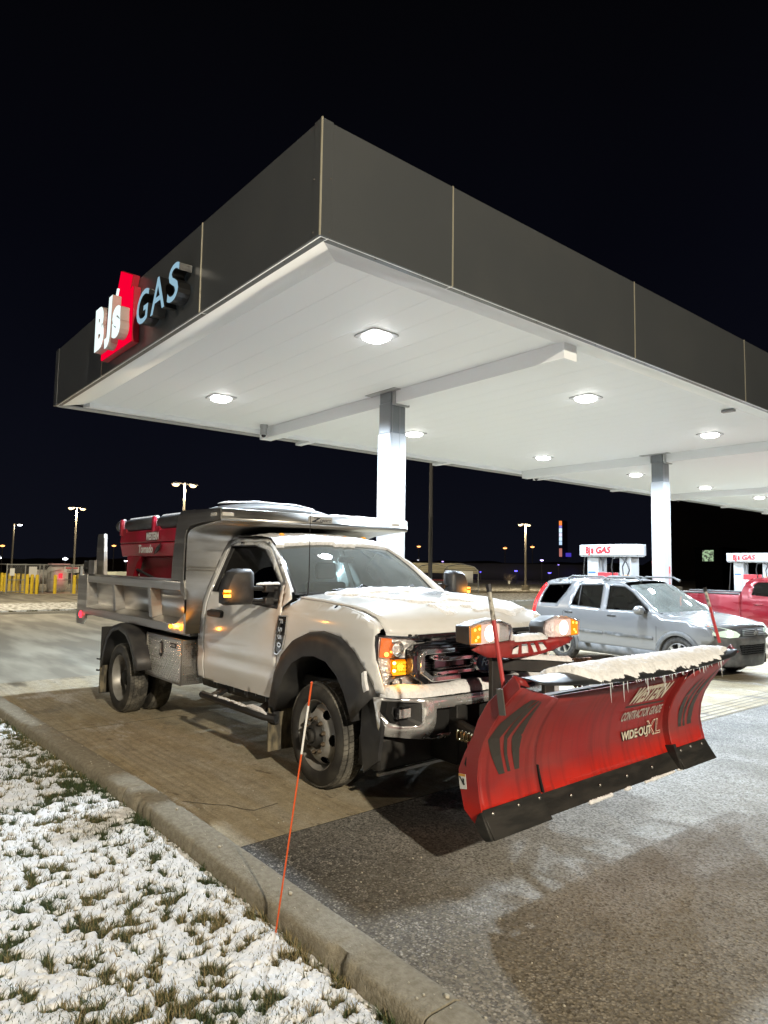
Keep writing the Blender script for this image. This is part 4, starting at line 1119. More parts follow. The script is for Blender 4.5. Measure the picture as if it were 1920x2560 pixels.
for (a, b, c_, d) in ((TX0, TX1, TZ1-.014, TZ1+.006), (TX0, TX1, TZ0-.004, TZ0+.014), (TX0-.002, TX0+.014, TZ0, TZ1), (TX1-.016, TX1+.003, TZ0, TZ1)): f_.box(a, b, TY0-.012, TY0+.002, c_, d)
f_.build('box_frame', M_ALUD, tb, bevel=.002)
lh = MB().prism([(-7.27+.048*math.cos(t)*1.0, .775+.085*math.sin(t)) for t in [2*PI*k/20 for k in range(20)]], 'y', TY0-.014, TY0-.001).build('latch', M_BLACK, tb, bevel=.004)
MB().box(-7.283, -7.257, TY0-.026, TY0-.014, .735, .835).build('latch_handle', M_ALU, tb); MB().prism([(-7.305, .735), (-7.235, .735), (-7.255, .770), (-7.285, .770)], 'y', TY0-.026, TY0-.014).build('latch_foot', M_ALU, tb)
MB().box(-7.03, -6.87, TY0-.006, TY0-.003, .815, .865).build('maker_plate', M_INK, tb)
MB().text('BUYERS', lambda u, v_, w_: (-7.02+u, TY0-.008-w_, .828+v_), .036, .01, depth=.001).build('plate_lettering', M_ALU, tb, smooth=0)

# ---------------------------------------------------------------- dump body
db = thing('dump_body', None, None); db.parent = truck; Ctx.off = Vector(R0)
YN, YF = 2.86, 5.22
def both(fn):
    for s_ in SIDES: fn(s_, lambda y: y if s_ < 0 else 2*YC-y)
def bbox(m, x0, x1, ya, yb, z0, z1): return m.box(x0, x1, min(ya, yb), max(ya, yb), z0, z1)
MB().box(-10.2, -6.7, YN+.12, YF-.12, .95, .99).build('bed_floor', M_ALUD, db)
def _side(s_, m):
    MB().add([(-9.92, m(3.03), 1.10), (-6.72, m(3.03), 1.10), (-6.72, m(2.99), 1.44), (-9.92, m(2.99), 1.44)], [(0, 1, 2, 3)]).build('side_panel', M_ALU, db, solid=.012)
    MB().prism([(m(YN), .985), (m(YN), 1.075), (m(3.035), 1.125), (m(3.035), .985)], 'x', -9.93, -6.66).build('lower_rail', M_ALU, db, bevel=.004)
    MB().prism([(m(YN+.01), 1.425), (m(YN-.005), 1.515), (m(YN+.03), 1.535), (m(3.03), 1.535), (m(3.03), 1.425)], 'x', -9.90, -6.72).build('top_rail', M_ALU, db, bevel=.004)
    for xx in (-8.85, -7.62):
        MB().prism([(m(YN+.01), 1.425), (m(YN+.045), 1.09), (m(3.03), 1.12), (m(3.0), 1.425)], 'x', xx-.045, xx+.045).build('stake_rib', M_ALU, db, bevel=.004)
        MB().bar((xx+.047, m(2.995), 1.42), (xx+.047, m(3.02), 1.13), .012, .012).build('weld_bead', M_ALU, db)
    post = [(-10.33, .83), (-10.06, .83), (-9.93, .92), (-9.90, 1.10), (-9.90, 1.42), (-9.93, 1.53), (-10.33, 1.53)]
    MB().prism(post, 'y', m(YN-.002), m(YN+.03)).build('corner_post', M_ALU, db, bevel=.003)
    bbox(MB(), -10.33, -10.28, m(YN), m(3.12), .95, 1.53).build('post_return', M_ALU, db)
    bbox(MB(), -9.93, -9.905, m(YN+.005), m(3.03), .98, 1.53).build('post_return', M_ALU, db)
    sp = [(-9.93, 1.50), (-9.90, 2.05), (-9.87, 2.095), (-9.60, 2.095), (-9.555, 2.03), (-9.53, 1.75), (-9.50, 1.50)]
    MB().prism(sp, 'y', m(2.97), m(2.99)).build('tailgate_post', M_ALU, db, bevel=.003)
    MB().prism([(-9.575, 1.5), (-9.60, 2.09), (-9.58, 2.09), (-9.53, 1.76), (-9.50, 1.5)], 'y', m(2.955), m(3.0)).build('post_edge', M_ALU, db)
    bbox(MB(), -9.95, -9.70, m(YN+.02), m(YN+.06), 1.54, 1.73).build('latch_plate', M_ALUD, db, bevel=.004)
    MB().tube([(-10.28, m(YN+.02), 1.62), (-10.0, m(YN+.02), 1.62)], .02, 8).build('latch_pin', M_DARK, db)
    bbox(MB(), -10.28, -10.02, m(YN+.05), m(YN+.10), 1.56, 1.72).build('latch_block', M_DARK, db, bevel=.01)
    bbox(MB(), -10.24, -10.12, m(YN-.006), m(YN-.003), 1.53-.02, 1.64).build('sticker', M_LABEL, db)
    # headboard gusset sweeping forward into the cab guard
    sw_ = [(-6.97, 1.53), (-6.95, 1.75), (-6.885, 2.08), (-6.845, 2.19), (-6.78, 2.245), (-6.70, 2.258), (-5.852, 2.236), (-5.845, 2.13), (-6.30, 2.112), (-6.53, 2.09), (-6.62, 2.055), (-6.655, 1.98), (-6.665, 1.80), (-6.665, 1.53)]
    MB().prism(sw_, 'y', m(YN), m(YN+.012)).build('guard_side', M_ALU, db)
    MB().prism([(-6.66, .99), (-6.83, .99), (-6.90, 1.02), (-6.60, 1.20), (-6.60, 1.34), (-6.73, 1.44), (-6.73, 1.53), (-6.64, 1.53), (-6.60, 1.40), (-6.60, .99)], 'y', m(YN-.002), m(YN+.02)).build('front_corner_plate', M_ALU, db)
    MB().box(-6.63, -6.618, min(m(2.875), m(2.93)), max(m(2.875), m(2.93)), 1.26, 1.37).build('bolt_plate', M_ALUD, db)
    for xx in (-6.93, -6.66):
        MB().ell((xx, m(YN-.006), 1.045), (.028, .014, .022), 10, 6).build('marker_lamp', emis('amber_marker', (1.0, .30, .02), 5), db)
        point_lamp('marker_light', (xx, m(YN-.07), 1.045), db, 1.3, (1, .34, .03), .015)
    MB().ell((-10.13, m(YN-.006), .965), (.05, .016, .05), 12, 6).build('tail_marker', M_REDL, db)
    point_lamp('tail_light', (-10.13, m(YN-.08), .965), db, .10, (1, .04, .04), .02)
both(_side)
MB().box(-10.32, -10.28, 2.95, 5.13, .93, 1.50).build('tailgate', M_ALU, db, bevel=.004)
hp = [(-6.62, .99), (-6.62, 1.60), (-6.62, 1.95), (-6.605, 2.01), (-6.56, 2.045), (-6.45, 2.07), (-6.2, 2.095), (-5.86, 2.12)]
MB().loft([[(a, YN+.012, b), (a, YF-.012, b)] for a, b in hp], closed=False, cap=False).build('headboard', M_ALU, db, solid=.01, smooth=50)
for zz in (1.63, 1.66): MB().box(-6.625, -6.60, YN+.012, YF-.012, zz, zz+.012).build('headboard_rib', M_ALUD, db)
MB().loft([[(a, YN+.012, b), (a, YF-.012, b)] for a, b in [(-6.96, 1.53), (-6.88, 2.08), (-6.78, 2.235), (-6.70, 2.25), (-5.86, 2.232)]], closed=False, cap=False).build('guard_top', M_ALU, db, solid=.008, smooth=30)
MB().loft([[(a, YN+.002, b), (a, YF-.004, b)] for a, b in [(-5.87, 2.238), (-5.852, 2.232), (-5.846, 2.15), (-5.840, 2.145), (-5.850, 2.120), (-5.87, 2.112)]], closed=False, cap=False).build('guard_lip', M_ALU, db, solid=.006, smooth=30)
for yy in (2.93, 5.03):
    MB().box(-5.845, -5.836, yy-.06, yy+.06, 2.165, 2.20).build('guard_marker_lamp', mat('clear_marker', (.5, .48, .44), .2), db, bevel=.006)
MB().box(-6.05, -5.93, YN-.010, YN-.001, 2.165, 2.20).build('guard_side_lamp', mat('clear_marker2', (.5, .48, .44), .2), db, bevel=.005)
MB().box(-5.8455, -5.8405, 3.84, 4.14, 2.145, 2.215).build('maker_plate', mat('plate_silver', (.62, .61, .58), .35, metal=.6), db)
zr = MB()
zr.prism([(3.905, 2.205), (3.985, 2.205), (3.985, 2.198), (3.925, 2.165), (4.01, 2.165), (4.02, 2.155), (3.875, 2.155), (3.88, 2.163), (3.95, 2.197), (3.905, 2.197)], 'x', -5.8405, -5.839)
zr.text('ORESCO', lambda u, v_, w_: (-5.839+w_, 3.982+u, 2.163+v_), .036, .014, shear=.15, depth=.001)
zr.build('maker_lettering', M_INK, db, smooth=0)
# tarp housing on top
def tarp(a, b):
    t = PI*b; y = 3.02+(4.42-3.02)*a; h_ = .135*math.sin(PI*min(1, max(0, a*1.0)))**.42 if 0 < a < 1 else 0
    return (-6.42-.24*math.cos(t), y, 2.235+h_*math.sin(t)**.6 if math.sin(t) > 0 else 2.235)
MB().grid(30, 14, tarp).build('tarp_housing', mat('grey_housing', (.10, .105, .11), .5), db, smooth=70)

# ---------------------------------------------------------------- snow lying on the truck
def snow_patch(name, fn, nu, nv, mask, thick, parent):
    """thin snow lying on the surface fn(a,b,offset); mask(a,b) 0..1."""
    A, B = np.meshgrid(np.linspace(0, 1, nu), np.linspace(0, 1, nv), indexing='ij')
    Mk = mask(A, B); V = []
    for i in range(nu):
        for j in range(nv):
            k = Mk[i, j]; k = k*k*(3-2*k)
            V.append(fn(A[i, j], B[i, j], -.004+thick[i, j]*k if isinstance(thick, np.ndarray) else -.004+thick*k))
    V = np.array(V)-np.array(Ctx.off)
    mc = (Mk[:-1, :-1]+Mk[1:, 1:]+Mk[1:, :-1]+Mk[:-1, 1:])/4
    return np_mesh(name, V, grid_faces(nu, nv, mc > .04), M_SNOWV, parent=parent, kind='stuff')
def sstep(x, a, b): t = np.clip((x-a)/(b-a), 0, 1); return t*t*(3-2*t)
nu, nv = 200, 230
A_, B_ = np.meshgrid(np.linspace(0, 1, nu), np.linspace(0, 1, nv), indexing='ij')
def hmask(A, B):
    n1 = fbm(A*5, B*7, 5, 101); n2 = fbm(A*16, B*22, 4, 102)
    edge = A-.10-.26*B**1.6+.12*(n1-.5)
    m = sstep(edge, 0, .045)*sstep(.985-A+.06*(n1-.5), 0, .04)*sstep(.93-B+.12*(n1-.5), 0, .06)
    holes = sstep(fbm(A*2.6+3, B*4+1, 3, 107)+.12*(n2-.5), .33, .42)
    rear = sstep(B, .0, .05)
    return m*holes*np.maximum(rear, .8)
th_ = .016+.018*fbm(A_*12, B_*9, 4, 111)+.010*fbm(A_*50, B_*50, 3, 112)
snow_patch('snow_on_bonnet', hood, nu, nv, hmask, th_*.8, truck)
nu, nv = 150, 110
A_, B_ = np.meshgrid(np.linspace(0, 1, nu), np.linspace(0, 1, nv), indexing='ij')
def rfn(a, b, o):
    if b < .2:
        v_ = 1-.13*(1-b/.2); p = ws(a*2-1, v_, o); return p
    return roof(a*2-1, (b-.2)/.8, o)
def rmask(A, B):
    n1 = fbm(A*7, B*6, 4, 121); n2 = fbm(A*30, B*20, 3, 122)
    drop = np.where((A > .42) & (A < .60), .075, 0)+np.where(A < .06, .05, 0)
    return sstep(B-(.105-drop)+.045*(n2-.5)+.05*(n1-.5), 0, .02)*sstep(.95-B, 0, .05)
th_ = .026+.016*fbm(A_*9, B_*9, 4, 131)+.010*fbm(A_*40, B_*30, 2, 132)
snow_patch('snow_on_roof', rfn, nu, nv, rmask, th_, truck)
def snow_strip(name, path, wid, hgt, parent, n=60, seed=1, rough=.3):
    """a ridge of snow along a path lying flat; wid across (vector), hgt up."""
    rs = np.random.RandomState(seed); P_ = [Vector(p) for p in path]; secs = []
    L = [0]
    for p, q in zip(P_, P_[1:]): L.append(L[-1]+(q-p).length)
    nz = fbm(np.linspace(0, 14, n), np.full(n, seed*1.7), 4, seed); n2 = fbm(np.linspace(0, 50, n), np.full(n, seed*2.7), 3, seed+1)
    for i in range(n):
        t = L[-1]*i/(n-1); k = max(j for j in range(len(L)-1) if L[j] <= t+1e-9); f_ = (t-L[k])/(L[k+1]-L[k]); p = P_[k].lerp(P_[k+1], f_)
        e_ = min(1, i/3, (n-1-i)/3)**.5 if i not in (0, n-1) else .02
        s_ = e_*(1-rough+rough*2*nz[i]); w_ = Vector(wid)*(e_*(1-rough*.5+rough*n2[i])); h_ = hgt*s_
        secs.append([p-w_*.5, p-w_*.46+Vector((0, 0, h_*.55)), p-w_*.2+Vector((0, 0, h_*(.9+.2*n2[i]))), p+w_*.15+Vector((0, 0, h_)), p+w_*.45+Vector((0, 0, h_*.5)), p+w_*.5])
    return MB().loft(secs).build(name, M_SNOWV, parent, smooth=80, kind='stuff')
snow_strip('snow_on_bumper', [(-3.70, YC-.98, .80), (-3.60, YC-.75, .795), (-3.565, YC, .79), (-3.60, YC+.75, .795), (-3.70, YC+.98, .80)], (.17, 0, 0), .070, truck, 120, 3)
snow_strip('snow_under_lamp', [(-3.66, YC-.86, .815), (-3.63, YC-.62, .81)], (.06, 0, 0), .045, truck, 24, 5)
snow_strip('snow_on_visor', [(-5.88, YC-.745, 1.905), (-5.62, YC-.775, 1.86), (-5.44, YC-.83, 1.75), (-5.36, YC-.87, 1.66)], (0, .012, .03), .010, truck, 40, 7)
snow_strip('snow_on_mirror_arm', [(-5.16, 2.87, 1.535), (-5.14, 3.10, 1.54)], (.06, 0, 0), .020, truck, 24, 8)
snow_strip('snow_on_cowl', [(-4.90, YC-.3, 1.485), (-4.84, YC, 1.49), (-4.86, YC+.35, 1.49), (-4.98, YC+.75, 1.47)], (.10, 0, 0), .025, truck, 60, 9, .6)
snow_strip('snow_on_guard', [(-5.93, 4.15, 2.236), (-5.93, 4.85, 2.236)], (.12, 0, 0), .022, truck, 40, 10)
snow_strip('snow_on_tarp', [(-6.42, 3.10, 2.33), (-6.42, 3.5, 2.365), (-6.42, 4.0, 2.362), (-6.42, 4.3, 2.32)], (.22, 0, 0), .02, truck, 40, 12)
MB().prism([(-3.83, .95), (-3.80, .97), (-3.79, .90), (-3.765, .84), (-3.80, .82), (-3.82, .87)], 'y', YC-1.045, YC-1.02).build('snow_on_flare', M_SNOWV, truck, kind='stuff')
# ---------------------------------------------------------------- salt spreader in the bed
M_RED = mat('red_plastic_hopper', (.35, .009, .034), .38, spec=.5, var=(.26, .012, .02), vscale=3)
M_ROLL = mat('rolled_tarp', (.035, .036, .038), .55, bump=.3, bscale=30)
hp_ = thing('salt_spreader', 'red salt spreader hopper with rolled black covers standing in the dump body', 'spreader', (-9.3, YC, 1.0))
HX0, HX1, HY0, HY1 = -10.40, -7.6, 3.45, 4.85
def hop(x0, x1, y0, y1, z): return [(x0, y0, z), (x1, y0, z), (x1, y1, z), (x0, y1, z)]
MB().loft([hop(HX0+.03, HX1, HY0+.03, HY1-.03, 1.79), hop(HX0, HX1, HY0, HY1, 1.98)]).build('hopper_lower_band', M_RED, hp_, bevel=.015, seg=2)
MB().loft([hop(HX0+.01, HX1, HY0-.008, HY1, 1.985), hop(HX0+.03, HX1, HY0, HY1, 2.16)]).build('hopper_upper_band', M_RED, hp_, bevel=.015, seg=2)
MB().loft([hop(HX0+.35, HX1, HY0+.35, HY1-.35, 1.05), hop(HX0+.30, HX1, HY0+.10, HY1-.10, 1.79)]).build('hopper_body', M_RED, hp_, bevel=.02, seg=2)
for y0, y1 in ((HY0+.02, HY0+.10), (HY1-.10, HY1-.02)):
    MB().prism([(-10.12, 1.80), (-10.14, 1.02), (-9.86, 1.02), (-9.88, 1.45), (-9.70, 1.70), (-9.55, 1.80)], 'y', y0, y1).build('hopper_leg', M_RED, hp_, bevel=.008)
MB().tube([(-9.85, 3.5, 1.62), (-9.2, 3.52, 1.50), (-8.5, 3.56, 1.40)], .02, 8).build('lift_rod', M_DARK, hp_)
MB().tube([(-10.2, 3.5, 1.42), (-10.2, 4.6, 1.42)], .09, 12).build('chute_motor', M_DARK, hp_)
for (x0, x1) in ((-10.55, -10.42), (-10.22, -9.10), (-8.98, -7.70)):
    r_ = .095
    n = 8 if x1-x0 > .3 else 3
    MB().tube([(x0, 3.52, 2.245)]+[(x0+(x1-x0)*t, 3.52, 2.25) for t in (.06, .5, .94)]+[(x1, 3.52, 2.245)], [.03, r_, r_*1.03, r_, .03], 16).build('rolled_cover', M_ROLL, hp_, smooth=60)
    MB().tube([(x0+.05, 3.53, 2.335), (x1-.05, 3.53, 2.338)], .028, 6).build('snow_on_cover', M_SNOWV, hp_, kind='stuff')
MB().loft([hop(-10.2, -7.7, 3.6, 4.8, 2.17), hop(-10.1, -7.7, 3.8, 4.6, 2.33)]).build('hopper_cover', M_ROLL, hp_, smooth=60)
for xx in (-10.32, -9.04):
    MB().box(xx-.035, xx+.035, 3.42, 3.47, 2.10, 2.34).build('cover_bracket', M_RED, hp_, bevel=.01)
    MB().prism([(3.60, 2.14), (3.44, 2.14), (3.44, 2.20), (3.50, 2.20)], 'x', xx+.04, xx+.20).build('bracket_foot', M_RED, hp_)
lb = MB().box(-9.28, -8.90, 3.425, 3.438, 2.005, 2.135).build('label_panel', mat('label_maroon', (.12, .01, .015), .5), hp_)
MB().text('WESTERN', lambda u, v_, w_: (-9.255+u*.74, 3.42-w_, 2.022+v_), .135, .03, depth=.002, shear=.0).build('label_lettering', M_LABEL, lb, smooth=0)
lb2 = MB().text('Tornado', lambda u, v_, w_: (-9.58+u*.98, 3.436-w_, 1.845+v_), .155, .028, depth=.002, shear=.12).build('tornado_lettering', M_LABEL, hp_, smooth=0)
MB().prism([(-8.98, 1.85), (-8.90, 1.92), (-8.76, 1.975), (-8.80, 1.93), (-8.74, 1.935), (-8.83, 1.895), (-8.79, 1.89), (-8.90, 1.84), (-8.97, 1.825)], 'y', 3.440, 3.434).build('swirl_mark', M_INK, hp_, smooth=0)
# ================================================================== snow plow
M_PLOW = mat('red_plow_paint', (.23, .010, .010), .40, coat=.1, spec=.4, var=(.22, .038, .034), vscale=2.0, stretch=(1, .8, 1.6), var_lo=.36, var_hi=.72, rough2=.62, detail=8)
def plow_paint():
    m = M_PLOW; n, l = m.node_tree.nodes, m.node_tree.links; b = n['Principled BSDF']
    src = b.inputs['Base Color'].links[0].from_socket; t = n.new('ShaderNodeTexCoord'); s = n.new('ShaderNodeSeparateXYZ'); l.new(t.outputs['Object'], s.inputs[0])
    z = n.new('ShaderNodeTexNoise'); z.inputs['Scale'].default_value = 5; z.inputs['Detail'].default_value = 7; l.new(t.outputs['Object'], z.inputs[0])
    a = n.new('ShaderNodeMath'); a.operation = 'MULTIPLY_ADD'; l.new(z.outputs[0], a.inputs[0]); a.inputs[1].default_value = .16; l.new(s.outputs['Z'], a.inputs[2])
    r = n.new('ShaderNodeMapRange'); r.inputs['From Min'].default_value = .21; r.inputs['From Max'].default_value = .33; l.new(a.outputs[0], r.inputs[0])
    mx = n.new('ShaderNodeMixRGB'); l.new(r.outputs[0], mx.inputs[0]); mx.inputs[1].default_value = (.46, .014, .006, 1); l.new(src, mx.inputs[2])
    mp = n.new('ShaderNodeMapping'); mp.inputs['Scale'].default_value = (1, .45, 26); mp.inputs['Rotation'].default_value = (.06, 0, 0); l.new(t.outputs['Object'], mp.inputs[0])
    sn = n.new('ShaderNodeTexNoise'); sn.inputs['Scale'].default_value = 4; sn.inputs['Detail'].default_value = 6; sn.inputs['Roughness'].default_value = .75; l.new(mp.outputs[0], sn.inputs[0])
    r2 = n.new('ShaderNodeMapRange'); r2.inputs['From Min'].default_value = .60; r2.inputs['From Max'].default_value = .68; r2.inputs['To Max'].default_value = .45; l.new(sn.outputs[0], r2.inputs[0])
    m2 = n.new('ShaderNodeMixRGB'); l.new(r2.outputs[0], m2.inputs[0]); l.new(mx.outputs[0], m2.inputs[1]); m2.inputs[2].default_value = (.24, .075, .07, 1)
    m3 = n.new('ShaderNodeMapping'); m3.inputs['Scale'].default_value = (1, 9, .7); l.new(t.outputs['Object'], m3.inputs[0])
    s3 = n.new('ShaderNodeTexNoise'); s3.inputs['Scale'].default_value = 2.5; s3.inputs['Detail'].default_value = 6; l.new(m3.outputs[0], s3.inputs[0])
    r3 = n.new('ShaderNodeMapRange'); r3.inputs['From Min'].default_value = .50; r3.inputs['From Max'].default_value = .75; r3.inputs['To Max'].default_value = .55; l.new(s3.outputs[0], r3.inputs[0])
    mx = n.new('ShaderNodeMixRGB'); l.new(r3.outputs[0], mx.inputs[0]); l.new(m2.outputs[0], mx.inputs[1]); mx.inputs[2].default_value = (.085, .012, .012, 1)
    l.new(mx.outputs[0], b.inputs['Base Color'])   # the lowest hand-breadth is scrubbed clean by the snow it moves
plow_paint()
M_EDGE = mat('worn_black_steel', (.012, .012, .011), .55, var=(.026, .024, .021), vscale=9, stretch=(1, .5, 2.5), bump=.2, bscale=40)
M_RUBB = mat('black_rubber_deflector', (.014, .015, .017), .42, var=(.03, .032, .035), vscale=6)
M_DECAL = mat('charcoal_decal', (.035, .032, .028), .55)
M_CREAM = mat('cream_lettering', (.55, .50, .40), .6)
M_GREYL = mat('grey_lettering', (.34, .30, .27), .6)
pl = thing('snow_plow', 'red winged snow plow blade with snowy black deflector mounted on the truck', 'snow plow', (-2.6, YC, .3))
_fz2 = [.30, .42, .501, .586, .691, .784, .864, .976, 1.09, 1.124, 1.165]
_fx2 = [-2.40, -2.484, -2.504, -2.517, -2.507, -2.476, -2.429, -2.354, -2.25, -2.205, -2.15]
def fx(z, o=0.): return float(np.interp(z, _fz2, _fx2))+o
MB().sheet([(3.20, .40), (4.90, .40), (4.90, .985), (4.0, .975), (3.20, .985)], lambda y, z: (fx(z, -.045), y, z), [], .07).build('moldboard', M_PLOW, pl, solid=.006, smooth=60)
MB().sheet([(2.777, .418), (3.275, .418), (3.272, .57), (3.262, .98), (2.815, 1.10), (2.777, 1.105)], lambda y, z: (fx(z), y, z), [], .06).build('wing', M_PLOW, pl, solid=.006, smooth=60)
MB().sheet([(4.815, .425), (5.308, .418), (5.308, 1.12), (5.25, 1.11), (4.90, .985), (4.815, .93)], lambda y, z: (fx(z), y, z), [], .06).build('wing', M_PLOW, pl, solid=.006, smooth=60)
# box sections behind the wings and the slot between wing and blade
for y0, y1 in ((3.262, 3.270), (4.812, 4.820)):
    MB().loft([[(fx(z, -.005), y0, z), (fx(z, -.005), y1, z), (fx(z, -.10), y1, z), (fx(z, -.10), y0, z)] for z in (.42, .52, .62, .72, .82, .92, .975)]).build('wing_rib', M_PLOW, pl)
MB().loft([[(fx(z, .006), 3.278+(.57-z)*.08, z), (fx(z, .006), 3.29+(.57-z)*.10, z), (fx(z, -.02), 3.29+(.57-z)*.10, z), (fx(z, -.02), 3.278+(.57-z)*.08, z)] for z in (.42, .47, .52, .572)]).build('wing_slot', M_VOID, pl)
endp = [(-2.269, 1.165), (-2.326, 1.105), (-2.445, .997), (-2.513, .893), (-2.548, .805), (-2.611, .699), (-2.654, .607), (-2.639, .507), (-2.609, .402), (-2.524, .345), (-2.49, .40)]
fc = [(fx(z, .004), z) for z in (.42, .50, .586, .69, .784, .864, .976, 1.07, 1.105)]
for y0, y1 in ((2.766, 2.778), (5.306, 5.318)):
    ep = MB().prism(endp+fc+[(-2.235, 1.13)], 'y', y0, y1).build('end_plate', M_PLOW, pl, bevel=.002)
for s_ in (-1, 1):
    yy = 2.775 if s_ < 0 else 5.31
    MB().add([(-2.269, yy, 1.165), (-2.235, yy-s_*.05, 1.14), (-2.215, yy-s_*.055, 1.105), (-2.25, yy-s_*.005, 1.12)], [(0, 1, 2, 3)]).build('top_flange', M_PLOW, pl, solid=.005)
tri = [(-2.606, .646), (-2.592, .685), (-2.594, .632)]
MB().prism(tri, 'y', 2.764, 2.768).build('cut_out', M_VOID, pl, smooth=0)
lb = MB().prism([(-2.65, .585), (-2.598, .590), (-2.588, .515), (-2.637, .504)], 'y', 2.7655, 2.7635).build('warning_label', M_LABEL, pl, smooth=0)
MB().prism([(-2.649, .585), (-2.599, .590), (-2.598, .578), (-2.647, .573)], 'y', 2.7630, 2.7625).build('label_band', mat('label_orange', (.55, .28, .05), .5), lb, smooth=0)
MB().prism([(-2.645, .57), (-2.635, .573), (-2.617, .55), (-2.618, .568), (-2.608, .565), (-2.605, .545), (-2.60, .535), (-2.612, .53), (-2.622, .545)], 'y', 2.7630, 2.7625).build('label_pictogram', M_INK, lb, smooth=0)
# cutting edges with bolts
def edge(y0, y1, zt, o, name):
    m = MB().prism([(fx(.42)+o, zt), (-2.40+o+.004, .302), (-2.424+o, .296), (fx(.42)+o-.022, zt-.01)], 'y', y0, y1)
    return m.build(name, M_EDGE, pl, bevel=.003)
edge(3.27, 4.86, .405, -.035, 'cutting_edge'); MB().prism([(-2.56, .44), (-2.47, .46), (-2.41, .30), (-2.47, .29)], 'y', 4.80, 4.835).build('edge_gusset', M_EDGE, pl)
edge(2.770, 3.265, .432, .006, 'wing_edge'); edge(4.82, 5.310, .430, .006, 'wing_edge')
MB().prism([(-2.52, .352), (-2.50, .405), (-2.472, .428), (-2.395, .303), (-2.44, .285), (-2.47, .30)], 'y', 2.750, 2.769).build('edge_end_block', M_EDGE, pl, bevel=.004)
for y_, z_, o in ((2.837, .405, .012), (3.05, .405, .012), (3.235, .405, .012), (3.551, .355, -.03), (3.862, .355, -.03), (4.176, .355, -.03), (4.498, .355, -.03), (4.893, .405, .012), (5.05, .41, .012), (5.22, .405, .012)):
    MB().ell((fx(.42)+(-2.40-fx(.42))*(.42-z_)/.12+o, y_, z_), (.008, .012, .012), 10, 6).build('edge_bolt', M_ALUD, pl)
for k in range(10):   # scuffs worn to shiny steel
    pass
# decals: three swept stripes on each wing
st = [[(2.793, .797), (2.829, .894), (2.915, .964), (2.978, 1.009), (3.040, 1.0), (2.992, .943), (2.929, .858), (2.893, .79), (2.944, .691), (2.988, .578), (2.937, .58), (2.874, .679)],
      [(2.925, .80), (2.95, .874), (2.995, .947), (3.055, .995), (3.075, .988), (3.025, .904), (2.99, .835), (2.965, .776), (3.00, .679), (3.038, .581), (3.012, .582), (2.972, .684)],
      [(3.0, .78), (3.023, .847), (3.06, .923), (3.09, .984), (3.106, .975), (3.092, .907), (3.090, .821), (3.096, .741), (3.108, .652), (3.115, .582), (3.073, .583), (3.044, .673)]]
for p in st:
    MB().sheet(p, lambda y, z: (fx(z, .006), y, z), [], .04).build('decal_stripe', M_DECAL, pl, smooth=0)
ft = [[(4.95, .56), (4.955, .657), (4.985, .771), (5.04, .87), (5.10, .93), (5.085, .88), (5.045, .787), (5.02, .662), (4.995, .557)],
      [(5.02, .556), (5.035, .655), (5.075, .765), (5.12, .86), (5.15, .91), (5.165, .90), (5.13, .80), (5.09, .70), (5.06, .64), (5.05, .555)],
      [(5.085, .56), (5.11, .66), (5.15, .77), (5.19, .87), (5.24, .95), (5.27, .99), (5.245, .86), (5.21, .76), (5.18, .66), (5.15, .56)]]
for p in ft:
    MB().sheet(p, lambda y, z: (fx(z, .006), y, z), [], .04).build('decal_stripe', M_DECAL, pl, smooth=0)
def ptext(txt, y0, y1, z0, z1, m, bold, shear, o=-.038, name='lettering'):
    vs, fs = text_mesh(txt, bold, 0, 'LEFT', 1.)
    xa = [p[0]+shear*p[1] for p in vs]; a, b = min(xa), max(xa); c_, d = min(p[1] for p in vs), max(p[1] for p in vs)
    Vv = []
    for p, x_ in zip(vs, xa):
        y = y0+(x_-a)/(b-a)*(y1-y0); z = z0+(p[1]-c_)/(d-c_)*(z1-z0); Vv.append((fx(z, o+.006), y, z))
    return MB().add(Vv, fs).build(name, m, pl, smooth=0)
ptext('WESTERN', 4.262, 4.745, .802, .925, M_CREAM, .045, .62)
MB().prism([(4.25, .778), (4.76, .765), (4.76, .773), (4.25, .788)], 'x', fx(.775, -.035), fx(.775, -.037)).build('decal_rule', M_DECAL, pl)
ptext('CONTRACTOR GRADE', 4.225, 4.765, .684, .748, M_GREYL, .035, .35)
ptext('XL', 4.545, 4.760, .540, .645, M_CREAM, .02, .20, -.040)
ptext('XL', 4.552, 4.753, .546, .639, M_PLOW, -.012, .20, -.0385)
ptext('WIDE·OUT', 4.238, 4.638, .550, .617, M_DECAL, .07, .10, -.038)
ptext('WIDE·OUT', 4.242, 4.634, .554, .613, M_CREAM, .03, .10, -.0365)
